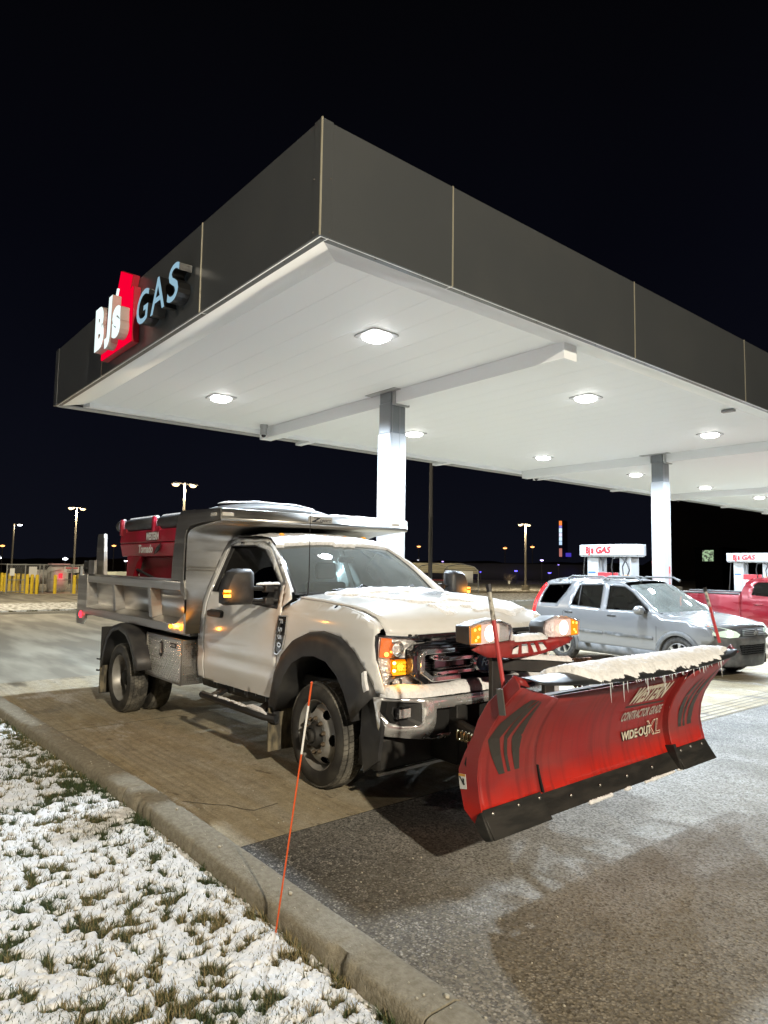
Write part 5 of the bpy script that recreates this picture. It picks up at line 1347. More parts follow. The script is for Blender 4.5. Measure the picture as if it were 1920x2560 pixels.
# rubber deflector and its snow
def defl(a, b, o=0.):
    y = 2.90+(5.36-2.90)*a; sag = 1-(2*a-1)**2
    xb = -2.42; xf = -2.165-.01*a+.03*(a > .97)
    xf_ = xf if a < .93 else xf-.0
    if a > .93: b_ = b*(1-.75*((a-.93)/.07)); 
    else: b_ = b
    zf = 1.125-.082*sag**.8; zb = 1.10
    x = xb+(xf_-xb)*b_ if a <= .93 else xb+.12*((a-.93)/.07)+(xf_-xb)*b_
    z = zb+(zf-zb)*b_ + .055*math.sin(PI*min(1, b_*.9+.02))*(.45+.55*sag)
    return (x, y-.06*b*(1-a)**3, z+o)
MB().grid(50, 9, defl).build('deflector', M_RUBB, pl, solid=.008, smooth=70)
nu, nv = 260, 40
A_, B_ = np.meshgrid(np.linspace(0, 1, nu), np.linspace(0, 1, nv), indexing='ij')
def dmask(A, B):
    n1 = fbm(A*22, B*3, 4, 201); n2 = fbm(A*70, B*8, 3, 202)
    left = sstep(A-.09-.10*B+.05*(n1-.5), 0, .03)
    front = sstep(.93-B+.22*(n1-.5)+.16*(n2-.5)-.28*sstep(A, .80, 1), 0, .05)
    return left*front*sstep(.965-A, 0, .04)
th_ = .78*(.034+.014*fbm(A_*12, B_*3, 4, 211)+.012*fbm(A_*110, B_*14, 3, 212))*(.55+.75*np.sin(PI*np.clip(B_*.85+.1, 0, 1)))
th_ *= (1-.4*sstep(A_, .8, 1))
snow_patch('snow_on_deflector', defl, nu, nv, dmask, th_, pl)
ic = MB()
for k in range(34):
    a = random.uniform(.22, .86); L = random.choice((.02, .025, .03, .04, .05)) if k > 5 else random.uniform(.07, .13)
    p = defl(a, .985 if a < .9 else .9); ic.tube([(p[0], p[1], p[2]), (p[0]+.002, p[1]+.012*L*8*.1, p[2]-L*.6), (p[0]+.003, p[1]+.006, p[2]-L)], [.0032, .0022, .0006], 5)
ic.build('icicles', mat('pale_ice', (.75, .78, .80), .1, spec=.8, alpha=.8), pl, kind='stuff')
sn = MB()
for y0, y1 in ((3.70, 3.95), (4.10, 4.16), (4.35, 4.75), (4.80, 5.05)):
    k = int((y1-y0)/.03)+1
    for i in range(k):
        yy = y0+(y1-y0)*i/k; r_ = random.uniform(.008, .016); sn.ell((-2.432, yy, .294), (.012, .022, r_), 7, 5)
sn.build('snow_under_edge', M_SNOWV, pl, kind='stuff')
# guide sticks
M_STKR = mat('faded_red_stick', (.38, .03, .03), .5); M_STKW = mat('worn_white_stick', (.40, .38, .33), .7, var=(.12, .11, .09), vscale=40)
for (b_, t_, lab) in (((-2.335, 2.795, .985), (-2.47, 2.80, 1.625), ''), ((-2.30, 5.24, 1.10), (-2.428, 5.25, 1.585), '')):
    P0, P1_ = Vector(b_), Vector(t_); q = lambda t: P0.lerp(P1_, t)
    s0 = MB().tube([q(.08), q(.70)], .012, 8).build('guide_stick', M_STKR, pl)
    MB().tube([q(.70), q(.94)], .0125, 8).build('stick_band', M_STKW, s0); MB().tube([q(.935), q(1)], [.0145, .0155], 8).build('stick_cap', M_INK, s0)
    ys_ = -.045 if b_[1] < 4 else -.02
    MB().bar(P0+Vector((.01, ys_, -.03)), q(.16)+Vector((.01, ys_, 0)), .040, .008, (0, 1, 0)).build('stick_bracket', mat('bracket_steel', (.10, .095, .085), .5, metal=.3), s0)
# frame, headgear, springs
fr = MB()
for s_ in (-1, 1):
    fr.bar((-3.70, YC+s_*.40, .42), (-2.62, YC+s_*.16, .46), .08, .09); fr.bar((-2.62, YC+s_*1.0, .46), (-2.62, YC+s_*.1, .46), .07, .10)
    fr.tube([(-3.55, YC+s_*.42, .60), (-2.66, YC+s_*.75, .58)], .035, 10)
    fr.box(-3.75, -3.45, min(YC+s_*.36, YC+s_*.46), max(YC+s_*.36, YC+s_*.46), .30, .72)
for yy in (2.95, 3.3, 3.7, 4.04, 4.4, 4.8, 5.15):
    fr.loft([[(fx(z, -.05), yy-.008, z), (fx(z, -.05), yy+.008, z), (fx(z, -.13), yy+.008, z), (fx(z, -.13), yy-.008, z)] for z in (.42, .52, .62, .72, .82, .92, .98)])
fr.box(-2.72, -2.66, 2.9, 5.2, .45, .52); fr.box(-2.50, -2.44, 2.9, 5.2, .93, .98)
fr.build('push_frame', M_DARK, pl, bevel=.006)
for yy in (3.30, 3.66, 4.42, 4.78):
    c0, c1_ = Vector((-3.06, yy-.12, .650)), Vector((-2.66, yy+.02, .60)); d = c1_-c0; n = 150; a = d.orthogonal().normalized(); b = d.normalized().cross(a)
    MB().tube([c0+d*k/n+(a*math.cos(k*.72)+b*math.sin(k*.72))*.028 for k in range(n+1)], .0065, 5).build('trip_spring', mat('brass_spring', (.30, .24, .12), .35, metal=.8), pl)
MB().tube([(-2.70, 2.90, .70), (-2.66, 2.86, .73), (-2.64, 2.84, .70), (-2.66, 2.84, .62)], .010, 6).build('red_hose', M_STKR, pl)
MB().ell((-2.95, 2.93+.3, .46), (.03, .03, .03), 10, 6).build('hydraulic_fitting', M_ALU, pl)
hg = MB()
hg.box(-3.24, -3.20, 3.675, 3.795, .40, 1.12); hg.box(-3.24, -3.20, 4.28, 4.40, .40, 1.05)
hg.box(-3.26, -3.20, 3.70, 4.40, 1.08, 1.12); hg.box(-3.30, -3.24, 3.69, 3.76, .40, .70)
hg.box(-3.55, -3.25, 3.6, 4.5, .30, .50)
hg.build('lift_tower', M_DARK, pl, bevel=.006)
MB().bar((-3.30, 3.86, 1.01), (-2.98, 4.36, .985), .10, .085).build('lift_arm', M_DARK, pl, bevel=.008)
snow_strip('snow_on_arm', [(-3.26, 3.90, 1.055), (-3.12, 4.13, 1.045), (-2.99, 4.34, 1.028)], (.05, -.05, 0), .035, pl, 40, 31, .15)
M_CHAIN = mat('rusty_chain', (.10, .055, .03), .6, metal=.5, var=(.04, .025, .02), vscale=30)
ch_ = MB()
def link(c_, d, up, L=.030, r=.0065):
    d = Vector(d).normalized(); up = Vector(up).normalized(); w_ = L*.42; pts = []
    for k in range(13):
        t = 2*PI*k/12; pts.append(Vector(c_)+d*math.cos(t)*L+up*math.sin(t)*w_)
    ch_.tube(pts, r, 5)
for s_ in range(4):
    y0 = 4.33+s_*.035; x0 = -2.97+s_*.012
    for k in range(7):
        tz = 1.025-.030*k; link((x0+random.uniform(-.01, .01), y0+random.uniform(-.01, .01), tz), (random.uniform(-.3, .3), random.uniform(-.3, .3), 1), (1, random.uniform(-1, 1), 0) if k % 2 else (random.uniform(-1, 1), 1, 0))
    link((x0, y0, 1.04), (1, .5, .3), (0, .2, 1))
ch_.build('lift_chain', M_CHAIN, pl, smooth=60, kind='stuff')
# lamp bar with snow-filled cut-outs
LBY = 4.005
lbp = [(-.60, .015), (-.46, -.045), (-.20, -.068), (.08, -.068), (.28, -.045), (.50, -.005), (.57, .03), (.46, .05), (-.46, .05)]
cuts = [[(-.17, .0), (-.10, .02), (-.13, -.045), (-.20, -.042)], [(-.07, .02), (.0, .02), (-.01, -.045), (-.09, -.045)], [(.03, .02), (.08, .02), (.10, -.045), (.05, -.045)], [(.12, .02), (.18, .02), (.22, -.03), (.14, -.04)]]
MB().sheet([(a, b) for a, b in lbp], lambda y, z: (-3.16+.25*(.05-z), LBY+y, 1.145+z), cuts, .05).build('lamp_bar', M_PLOW, pl, solid=.008)
MB().box(-3.30, -3.17, LBY-.46, LBY+.46, 1.16, 1.19).build('lamp_bar_top', M_PLOW, pl, bevel=.005)
snow_strip('snow_on_lamp_bar', [(-3.19, LBY-.16, 1.185), (-3.18, LBY+.05, 1.185), (-3.19, LBY+.26, 1.185)], (.10, 0, 0), .045, pl, 40, 33, .2)
for k, c_ in enumerate(cuts):
    cy_ = sum(p[0] for p in c_)/4
    MB().sheet([(cy_+(a-cy_)*.9+.0, b*.85-.012) for a, b in c_], lambda y, z: (-3.155+.25*(.05-z)-.01, LBY+y, 1.145+z), [], .03).build('packed_snow', M_SNOWV, pl, solid=.015, kind='stuff')
M_LAMPW = emis('plow_lamp_glow', (1.0, .66, .52), 1.15)
M_LAMPH = emis('plow_lamp_core', (1.0, .84, .74), 5)
for s_ in (-1, 1):
    L_ = thing('plow_headlamp', None, None); L_.parent = pl; Ctx.off = Vector((-2.6, YC, .3))
    cy = LBY+s_*.405
    oc = [(-.215, .055), (-.05, .088), (.06, .093), (.19, .055), (.215, .01), (.20, -.062), (.02, -.075), (-.21, -.070)]
    oc = [(-s_*a if s_ > 0 else a, b) for a, b in oc]
    if s_ > 0: oc = oc[::-1]
    def sc_(k, x): return [(x, cy+a*k, 1.262+b*k) for a, b in oc]
    MB().loft([sc_(.70, -3.34), sc_(.92, -3.30), sc_(1.0, -3.19), sc_(1.0, -3.155)]).build('lamp_housing', M_FLARE, L_, bevel=.006, smooth=40)
    MB().loft([sc_(.97, -3.155), sc_(.95, -3.150)]).build('lamp_reflector', M_REFL, L_, smooth=0)
    def inp(a0, a1, k=.88):
        n = 14; out = []
        for i in range(n+1):
            t = a0+(a1-a0)*i/n; out.append((t, .062 if abs(t) < .12 else .062-.30*(abs(t)-.12)))
        return [(a, b) for a, b in out]+[(a, -.060) for a, b in reversed(out)]
    am = inp(-.20, -.115)
    MB().prism([(cy+(a if s_ < 0 else -a), 1.262+b) for a, b in am], 'x', -3.150, -3.135).build('amber_section', emis('amber_section_glow', (1.0, .27, .01), 1.7), L_, smooth=0)
    for (a, b) in ((-.18, .03), (-.15, -.02), (-.17, -.04), (-.135, .035)): MB().ell((-3.132, cy+(a if s_ < 0 else -a), 1.262+b), (.006, .010, .010), 7, 5).build('amber_glint', M_AMBH, L_)
    MB().prism([(cy+(a if s_ < 0 else -a), 1.262+b) for a, b in inp(-.11, .075)], 'x', -3.150, -3.138).build('beam_section', M_LAMPW, L_, smooth=0)
    MB().lathe([(.001, .02), (.028, .018), (.05, .008), (.062, -.004)], (-3.140, cy+s_*.02, 1.262), 'x', 24).build('projector', M_LAMPH, L_)
    MB().loft([sc_(.99, -3.155), sc_(.97, -3.125), sc_(.86, -3.108)]).build('lens', M_CLEAR, L_, smooth=30)
    l = bpy.data.lights.new('headlamp_beam', 'SPOT'); l.energy = 42; l.color = (1, .80, .68); l.spot_size = math.radians(110); l.spot_blend = .9; l.shadow_soft_size = .05
    o = bpy.data.objects.new('headlamp_beam', l); COL.objects.link(o); o.parent = pl; o.location = Vector((-3.08, cy, 1.26))-Ctx.off
    o.rotation_euler = Vector((1, 0, -.12)).to_track_quat('-Z', 'Y').to_euler()
    point_lamp('lamp_spill', (-3.06, cy, 1.25), L_, .5, (1, .60, .42), .04)
snow_strip('snow_on_lamp', [(-3.22, LBY-.50, 1.335), (-3.22, LBY-.33, 1.352)], (.10, 0, 0), .012, pl, 16, 35)

# ================================================================== orange driveway markers
M_ORG = mat('orange_rod', (.62, .085, .012), .45); M_REFT = mat('white_reflective_tape', (.72, .70, .66), .35)
def marker(base_, top_, lab, z0_, z1_):
    t = thing('driveway_marker', lab, 'marker', base_, group='orange driveway markers')
    B0, T0 = Vector(base_)-Vector((0, 0, .05)), Vector(top_)
    def at(z): return B0.lerp(T0, (z-B0.z)/(T0.z-B0.z))
    MB().tube([B0, T0], [.0038, .0042], 8).build('rod', M_ORG, t)
    MB().ell(T0, (.006, .006, .006), 8, 6).build('tip', M_ORG, t)
    MB().tube([at(z0_), at(z1_)], .0048, 8).build('reflective_band', M_REFT, t)
marker((-2.72, 1.66, .08), (-2.47, 1.66, 1.208), 'thin orange marker rod with white band leaning at the kerb before the front wheel', .893, 1.107)
marker((-2.96, .605, .02), (-3.10, .60, .42), 'short orange marker rod in the snow at the left edge of the picture', .34, .36)
# ================================================================== parked cars
M_TYRE2 = mat('car_tyre', (.020, .019, .018), .75, var=(.05, .048, .045), vscale=20)
M_ALLOY = mat('silver_alloy', (.55, .55, .55), .28, metal=.9)
M_CARGL = glass_mat('car_dark_glass', (.04, .045, .05), .15, .02)
M_CARWS = glass_mat('car_windscreen', (.45, .55, .53), .3, .02, .14)
_cw = {}
def car_wheel_parts(R, rr, w):
    key = (R, rr, w)
    if key in _cw: return _cw[key]
    Ctx.off = Vector((0, 0, 0)); out = []
    def reg(nm, mb, m, sm=40):
        o = mb.build(nm, m, None, smooth=sm); COL.objects.unlink(o); out.append(o)
    reg('tyre', MB().lathe([(rr, .03), (rr+.02, .008), (R-.05, .0), (R-.02, .012), (R, .03), (R, w-.03), (R-.03, w), (rr, w-.02)], (0, 0, 0), 'y', 48), M_TYRE2, 50)
    tr = MB()
    for k in range(56):
        for a, b in ((.03, .085), (.095, w-.03)):
            t0 = 2*PI*k/56; dt = .04; vs = [(r*math.cos(t), y, r*math.sin(t)) for r in (R-.005, R+.006) for y in (a, b) for t in (t0-dt, t0+dt)]
            tr.add(vs, [(0, 1, 3, 2), (4, 6, 7, 5), (0, 4, 5, 1), (2, 3, 7, 6), (0, 2, 6, 4), (1, 5, 7, 3)])
    reg('tread_blocks', tr, M_TYRE2, 0)
    reg('rim', MB().lathe([(rr, .03), (rr+.004, .012), (rr-.008, .010), (rr-.015, .05), (rr-.02, .14)], (0, 0, 0), 'y', 48), M_ALLOY)
    sp = MB()
    for k in range(7):
        t = 2*PI*k/7; c_, s_ = math.cos(t), math.sin(t)
        def P(r, o, y): return (r*c_-o*s_, y, r*s_+o*c_)
        sp.loft([[P(.035, -.020, .03), P(.035, .020, .03), P(.035, .020, .06), P(.035, -.020, .06)], [P(rr*.6, -.016, .018), P(rr*.6, .016, .018), P(rr*.6, .016, .05), P(rr*.6, -.016, .05)], [P(rr-.01, -.030, .022), P(rr-.01, .030, .022), P(rr-.01, .030, .05), P(rr-.01, -.030, .05)]])
    reg('spokes', sp, M_ALLOY, 30)
    reg('hub_cap', MB().lathe([(.001, .012), (.030, .016), (.045, .03), (.045, .06)], (0, 0, 0), 'y', 20), M_ALLOY)
    reg('brake_disc', MB().lathe([(rr-.03, .11), (.001, .11)], (0, 0, 0), 'y', 30), M_DARK)
    _cw[key] = out
    return out
def car_wheel(root, x, y, R, rr, w, flip, steer=0.):
    e_ = bpy.data.objects.new('wheel', None); COL.objects.link(e_); e_.parent = root; e_.location = (x, y, R); e_.rotation_euler = (0, 0, (PI if flip else 0)+steer)
    for p in car_wheel_parts(R, rr, w):
        c_ = p.copy(); COL.objects.link(c_); c_.parent = e_; c_.rotation_euler = (0, .3, 0)
        if 'tread' in p.name or 'spokes' in p.name: c_['kind'] = 'stuff'
def arch_pts(xc, zc, r, z0, n=9, rev=False):
    a0 = math.asin(max(-1, min(1, (z0-zc)/r))); pts = [(xc+r*math.cos(t), zc+r*math.sin(t)) for t in [a0+(PI-2*a0)*k/n for k in range(n+1)]]
    return pts

# ---- silver car
M_SILV = mat('silver_car_paint', (.195, .20, .21), .22, metal=.4, coat=.7)
M_CLAD = mat('grey_cladding', (.075, .08, .085), .6, var=(.12, .12, .12), vscale=7)
M_CLADL = mat('salty_grey_bumper', (.045, .05, .055), .5, var=(.11, .11, .115), vscale=5)
suv = thing('silver_suv', 'silver SUV with roof rails stopped under the canopy, its headlight lit', 'car', (-8.287, 12.644, -.124), -.117, local=True)
WSV = [(.15, .82), (.30, .86), (.5, .875), (.8, .885), (1.0, .865), (1.08, .84), (1.55, .665), (1.60, .62), (1.66, .56)]
_az, _av = zip(*WSV)
def Wc(z, x=0.): return float(np.interp(z, _az, _av)) - .22*max(0, x-2.95)**1.6 - .10*max(0, -.45-x)**1.5
for s_ in SIDES:
    def C(x, z, o=0.): return (x, s_*(Wc(z, x)+o), z)
    sill = [(.37, .30), (2.24, .30)]
    body = [(-.80, .42), (-.83, .62), (-.80, .86), (-.76, 1.14), (-.68, 1.38), (-.56, 1.56), (-.42, 1.60), (.3, 1.615), (1.0, 1.61), (1.38, 1.575), (1.56, 1.49), (2.18, 1.10), (2.30, 1.045), (2.62, 1.005), (2.95, .955), (3.16, .90), (3.24, .84), (3.28, .70)]
    af = arch_pts(2.62, .345, .385, .30); ar = arch_pts(0, .345, .385, .30)
    poly = body+[(3.20, .62), (3.02, .56)]+af[1:]+[(2.2, .34), (.42, .34)]+ar[:-1]+[(-.42, .42)]
    holes = [[(-.65, 1.10), (-.60, 1.30), (-.50, 1.485), (.11, 1.525), (.02, 1.36), (-.17, 1.11)],
             [(.21, 1.10), (.24, 1.25), (.33, 1.50), (.92, 1.525), (.96, 1.075)],
             [(1.10, 1.065), (1.06, 1.515), (1.42, 1.50), (1.62, 1.40), (2.05, 1.085)]]
    bd = MB().sheet(poly, lambda x, z: C(x, z), holes, .085).build('body_side', M_SILV, suv, solid=.012, smooth=50)
    for h_ in holes:
        MB().sheet(h_, lambda x, z: C(x, z, -.012), [], .12).build('side_window', M_CARGL, suv, smooth=60)
        sl_ = MB(); hh = h_+[h_[0]]
        for a, b in zip(hh, hh[1:]): sl_.bar(C(*a, .0), C(*b, .0), .016, .014, (0, 1, 0))
        sl_.build('window_seal', M_BLACK, suv)
    for a, b in (((.41, 1.09), (.37, 1.51)),): MB().bar(C(*a, -.004), C(*b, -.004), .02, .03, (0, 1, 0)).build('window_divider', M_BLACK, suv)
    MB().sheet([(.97, 1.05), (1.09, 1.05), (1.05, 1.52), (.93, 1.53)], lambda x, z: C(x, z, .002), [], .1).build('dark_pillar', M_BLACK, suv)
    for p in ([(.165, 1.06), (.02, .95), (.06, .78), (.40, .52), (.44, .34)], [(1.06, 1.06), (1.07, .35)], [(2.18, 1.08), (2.21, .8), (2.20, .50), (2.22, .35)]):
        g = MB()
        for a, b in zip(p, p[1:]): g.bar(C(*a, .0065), C(*b, .0065), .007, .002, (0, 1, 0))
        g.build('door_gap', M_VOID, suv)
    for (a, b) in ((.45, 1.04), (1.09, 2.14)):
        MB().sheet([(a, .595), (b, .585), (b, .635), (a, .65)], lambda x, z: C(x, z, .014), [], .1).build('side_moulding', M_CLAD, suv, solid=.014, bevel=.004)
    for xx in (.18, 1.24):
        y_ = s_*(Wc(.95)+.02)
        MB().box(xx-.10, xx+.10, min(y_, y_-s_*.02), max(y_, y_-s_*.02), .945, .967).build('door_handle', M_BLACK, suv, bevel=.006)
        MB().ell((xx+.04, y_-s_*.02, .955), (.06, .014, .035), 12, 6).build('handle_cup', M_CLAD, suv)
    MB().sheet([(.36, .22), (2.24, .22), (2.22, .395), (.42, .385)], lambda x, z: C(x, z, .010), [], .12).build('sill_cladding', M_CLAD, suv, solid=.012)
    for xc in (0, 2.62):
        o_, i_ = arch_pts(xc, .345, .440, .25, 14), arch_pts(xc, .345, .365, .22, 14)
        MB().loft([[C(a[0], a[1], .012), C(a[0]*.5+b[0]*.5, a[1]*.5+b[1]*.5, .024), C(b[0], b[1], .016), (b[0], s_*.60, b[1])] for a, b in zip(o_, i_)], closed=False, cap=False).build('arch_cladding', M_CLAD, suv, solid=.006, smooth=50)
    # mirror, rails, lamps
    my = s_*1.0
    MB().ell((1.93, s_*.985, 1.10), (.10, .12, .085), 14, 10).build('door_mirror', M_SILV, suv)
    MB().box(1.94, 2.02, min(s_*.84, s_*.95), max(s_*.84, s_*.95), 1.05, 1.10).build('mirror_foot', M_BLACK, suv)
    ry = s_*.60
    for (x0, x1) in ((-.05, .98), (.86, 1.72)):
        MB().tube([(x0, ry, 1.625), (x0+.10, ry, 1.685), (x1-.14, ry, 1.685), (x1, ry, 1.62)], [.03, .018, .018, .028], 8).build('roof_rail', M_CLAD, suv)
    tl_ = [(-.60, 1.53), (-.545, 1.50), (-.66, 1.30), (-.735, 1.10), (-.75, .80), (-.83, .80), (-.82, 1.12), (-.72, 1.38)]
    MB().sheet(tl_, lambda x, z: C(x, z, .012), [], .08).build('tail_lamp', mat('red_lens_lit', (.5, .01, .01), .2, emit=(1, .03, .04), estr=1.1), suv, solid=.012)
    hl = [(3.02, .935), (3.15, .925), (3.30, .88), (3.30, .79), (3.17, .76), (3.06, .80)]
    hq = [(3.02, .93, .86), (3.20, .92, .79), (3.36, .87, .60), (3.43, .83, .47), (3.47, .78, .42), (3.46, .735, .46), (3.40, .725, .62), (3.27, .745, .77), (3.10, .80, .86)]
    MB().add([(a+.012, s_*(w_+.008), b) for a, b, w_ in hq], [tuple(range(9))]).build('headlamp_lens', M_CLEAR, suv, smooth=0)
    MB().add([(a, s_*w_, b) for a, b, w_ in hq], [tuple(range(9))]).build('headlamp', mat('headlamp_glow', (.5, .55, .5), .2, emit=(.78, 1.0, .80), estr=.75 if s_ < 0 else .5), suv, smooth=0)
    MB().add([(3.03, s_*.868, .925), (3.17, s_*.83, .915), (3.20, s_*.80, .85), (3.17, s_*.83, .77), (3.08, s_*.872, .80)], [(0, 1, 2, 3, 4)]).build('corner_indicator', mat('amber_corner', (.7, .16, .03), .2, emit=(1, .22, .05), estr=.5), suv, smooth=0)
    MB().ell((3.40, s_*.60, .80), (.04, .06, .045), 12, 8).build('headlamp_bulb', emis('headlamp_hot', (.95, 1, .95), 3.0), suv)
# top surfaces
def cross(pts, crown, m, name, wo=0., n=15, sm=60, bulge=0.):
    secs = []
    for (x, z, cx) in pts:
        w_ = Wc(z, x)+wo
        secs.append([(x+cx*(1-(u*u)), u*w_, z+crown*(1-abs(u)**2.6)) for u in np.linspace(-1, 1, n)])
    return MB().loft(secs, closed=False, cap=False).build(name, m, suv, smooth=sm, solid=.01)
cross([(1.38, 1.575, .12), (1.0, 1.61, .03), (.3, 1.615, 0), (-.42, 1.60, -.03), (-.56, 1.56, -.05)], .045, M_SILV, 'roof')
cross([(2.30, 1.045, .18), (2.62, 1.005, .14), (2.95, .955, .12), (3.10, .92, .12), (3.22, .87, .14), (3.28, .82, .15)], .055, M_SILV, 'bonnet')
wsl = []
for t in np.linspace(0, 1, 9):
    x = 2.20+(1.50-2.20)*t; z = 1.075+(1.535-1.075)*t; w_ = .79+(.635-.79)*t
    wsl.append([(x+.16*(1-u*u), u*w_, z+.04*t*(1-u*u)+.02*math.sin(PI*t)) for u in np.linspace(-1, 1, 15)])
MB().loft(wsl, closed=False, cap=False).build('windscreen', M_CARWS, suv, smooth=70)
for s_ in SIDES: MB().loft([[r_[0 if s_ < 0 else -1], (a[0], s_*Wc(a[1]), a[1])] for r_, a in zip(wsl[::2], [(2.24, 1.065), (2.05, 1.17), (1.87, 1.29), (1.70, 1.40), (1.54, 1.51)])], closed=False, cap=False).build('windscreen_pillar', M_SILV, suv, solid=.01)
MB().grid(13, 2, lambda a, b: (2.20+.16*(1-(2*a-1)**2)+.10*b, (2*a-1)*.80, 1.075-.02*b)).build('cowl', M_BLACK, suv)
cross([(-.56, 1.56, -.05), (-.68, 1.38, -.07), (-.76, 1.14, -.10), (-.80, .86, -.10), (-.83, .62, -.10), (-.80, .42, -.10), (-.70, .30, 0)], 0, M_SILV, 'tailgate')
MB().lathe([(.001, -.14), (.25, -.14), (.31, -.10), (.32, 0), (.001, 0)], (-.93, .05, .86), 'x', 32).build('spare_wheel_cover', M_CLADL, suv)
def nose(d, z): return 3.45-.30*(abs(d)/.80)**2.6-.03*((z-.6)/.3)**2
MB().sheet([(-.72, .735), (-.78, .70), (-.83, .55), (-.80, .36), (-.70, .24), (.70, .24), (.80, .36), (.83, .55), (.78, .70), (.72, .735)], lambda y, z: (nose(y, z)+.03, y, z), [[(-.40, .60), (.40, .60), (.34, .44), (-.34, .44)]], .08).build('front_bumper', M_CLADL, suv, solid=.02, smooth=50)
MB().sheet([(-.60, .83), (-.42, .735), (.42, .735), (.60, .83), (.40, .875), (-.40, .875)], lambda y, z: (nose(y, z)+.015, y, z), [], .08).build('grille_panel', M_CLADL, suv, solid=.01)
gm = MB()
for k in range(4): gm.box(nose(0, .6)+.028, nose(0, .6)+.045, -.37+.02*k*0, .37, .755+.030*k, .766+.030*k)
gm.build('grille_bars', M_ALLOY, suv, kind='stuff')
gm = MB()
for k in range(4): gm.box(3.42, 3.455, -.38, .38, .455+.036*k, .468+.036*k)
for k in range(9): gm.box(3.42, 3.45, -.34+.085*k, -.332+.085*k, .445, .60)
gm.build('lower_grille', M_BLACK, suv, kind='stuff'); MB().box(3.33, 3.40, -.42, .42, .42, .62).build('grille_void', M_VOID, suv)
hm = MB()
for a in (-.035, .035): hm.bar((3.505, a*.8, .775), (3.505, a, .845), .016, .012, (1, 0, 0))
hm.bar((3.505, -.03, .81), (3.505, .03, .81), .014, .012, (1, 0, 0)); rg = [(3.503, .058*math.cos(t), .81+.050*math.sin(t)) for t in [2*PI*k/20 for k in range(21)]]
hm.tube(rg, .006, 6); hm.build('badge', M_CHROME, suv)
MB().box(-.75, 3.3, -.70, .70, .24, .40).build('floor_pan', M_DARK, suv)
si = MB()
for yy in (-.38, .38): si.box(1.0, 1.45, yy-.23, yy+.23, .55, .80); si.box(.92, 1.08, yy-.22, yy+.22, .75, 1.28); si.box(.95, 1.05, yy-.12, yy+.12, 1.30, 1.46)
si.box(.0, .15, -.6, .6, .6, 1.25); si.box(1.95, 2.28, -.72, .72, .70, 1.03); si.build('seats', M_INT, suv, bevel=.04, seg=2)
c0 = Vector((1.80, .38, 1.02)); ax_ = Vector((.5, 0, .86)).normalized(); s1 = Vector((0, 1, 0)); s2 = ax_.cross(s1)
MB().tube([c0+s1*.18*math.cos(t)+s2*.18*math.sin(t) for t in [2*PI*k/20 for k in range(21)]], .014, 6).build('steering_wheel', M_BLACK, suv)
MB().box(1.78, 1.80, -.12, .12, 1.42, 1.48).build('rear_view_mirror', M_BLACK, suv)
MB().box(.75, 1.15, -.24, .24, 1.662, 1.668).build('sunroof', M_CARGL, suv)
MB().prism([(.20, 1.16), (.24, 1.17), (.22, 1.27), (.25, 1.33), (.20, 1.34), (.18, 1.25)], 'x', 1.98, 1.985).build('orange_ornament', emis('orange_glow', (1, .16, .05), .8), suv)
for xx, st_ in ((0, 0), (2.62, 0)):
    car_wheel(suv, xx, -.875, .345, .225, .21, False, st_); car_wheel(suv, xx, .875, .345, .225, .21, True, st_)

